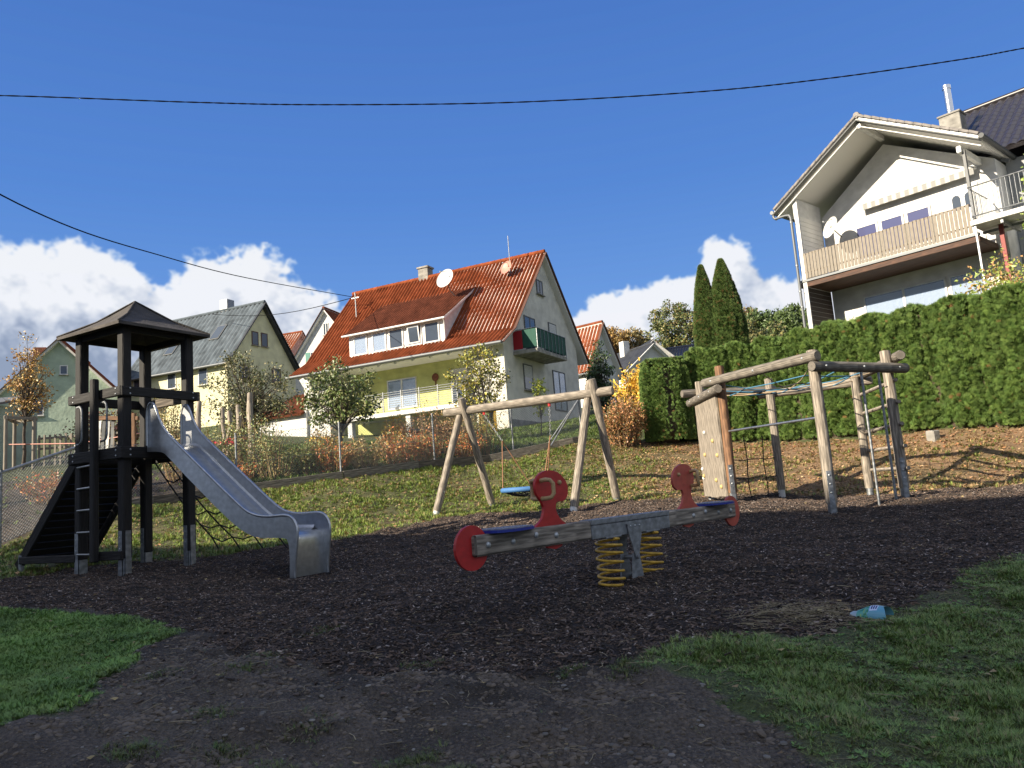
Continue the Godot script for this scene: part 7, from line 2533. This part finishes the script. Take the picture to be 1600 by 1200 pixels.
	for i in 520:
		var d := 2.8 + pow(rng.randf(), 0.8) * 9.0
		var x := rng.randf_range(-d * 0.7, d * 0.7)
		var s := rng.randf_range(0.022, 0.05)
		var bs := Basis(Vector3.UP, rng.randf() * TAU) * Basis(Vector3.RIGHT, rng.randfn(0.0, 0.35))
		push_inst(bq, Basis(bs.x * s, bs.y * s, bs.z * s), Vector3(x, gy(x, d) + rng.randf_range(0.012, 0.03), -d), Color(0.30, 0.19, 0.09).lerp(Color(0.42, 0.34, 0.16), rng.randf()) * rng.randf_range(0.5, 1.0))
	tag(multi("fallen_leaves", lm, bq, self), "single fallen autumn leaves scattered over lawn and mulch", "leaves", "", "stuff")
	# pebbles on the bare soil
	rng.seed = 106
	var pb := MB.new()
	pb.lathe([Vector2(0, -0.35), Vector2(0.4, -0.25), Vector2(0.5, 0.0), Vector2(0.36, 0.24), Vector2(0, 0.32)], 7)
	var pmesh := pb.mesh(M.chip)
	var bp := PackedFloat32Array()
	for i in 1900:
		var d := 2.6 + rng.randf() * 2.8
		var x := rng.randf_range(-d * 0.75, d * 0.6)
		if zone(x, d) != 3: continue
		var s := 0.004 + 0.018 * pow(rng.randf(), 4.0)
		var c := Color(0.11, 0.10, 0.085).lerp(Color(0.27, 0.25, 0.22), pow(rng.randf(), 2.0))
		place(bp, x, d, s * rng.randf_range(1.0, 1.7), s, c, -s * 0.15)
	tag(multi("soil_pebbles", pmesh, bp, self), "small pale pebbles strewn over the bare soil", "pebbles", "", "stuff")
	# crumbs and clods of soil
	rng.seed = 108
	var bk := PackedFloat32Array()
	for i in 85000:
		var d := 2.6 + pow(rng.randf(), 0.8) * 3.0
		var x := rng.randf_range(-d * 0.75, d * 0.55)
		if zone(x, d) != 3: continue
		var cl := patch.get_noise_2d(x * 2.2 + 13.0, d * 2.2)
		if rng.randf() > 0.4 + 1.4 * maxf(0.0, cl): continue
		var s := 0.004 + 0.022 * pow(rng.randf(), 3.0) * (1.0 + cl)
		var c := Color(0.075, 0.058, 0.043).lerp(Color(0.17, 0.135, 0.10), rng.randf())
		place(bk, x, d, s * rng.randf_range(0.9, 1.6), s, c, s * 0.1, 0.6)
	tag(multi("soil_crumbs", pmesh, bk, self), "loose brown crumbs and clods on the bare soil", "soil", "", "stuff")
	# straw wisps beside the carton and on the soil
	rng.seed = 107
	var sw := MB.new()
	sw.tube([Vector3(-0.5, 0, 0), Vector3(-0.1, 0.03, 0.03), Vector3(0.3, 0.02, -0.03), Vector3(0.5, 0, 0.05)], 0.014, 4)
	var smesh := sw.mesh(M.chip)
	var bs2 := PackedFloat32Array()
	for i in 900:
		var x := rng.randfn(1.66, 0.22)
		var d := rng.randfn(4.72, 0.16)
		if i > 620:
			d = 2.8 + rng.randf() * 3.0
			x = rng.randf_range(-d * 0.5, d * 0.6)
		place(bs2, x, d, rng.randf_range(0.05, 0.16), rng.randf_range(0.05, 0.12), Color(0.34, 0.28, 0.17) * rng.randf_range(0.6, 1.15), -0.008)
	tag(multi("straw_wisps", smesh, bs2, self), "dry straw wisps beside the crushed carton", "straw", "", "stuff")

func _ready():
	make_camera_and_light()
	make_materials()
	make_ground()
	red_house()
	white_house()
	village()
	play_tower()
	steel_slide()
	seesaw()
	nest_swing()
	climbing_frame()
	litter_cup()
	wire_fence()
	wires()
	kindergarten()
	plants()
	ground_cover()
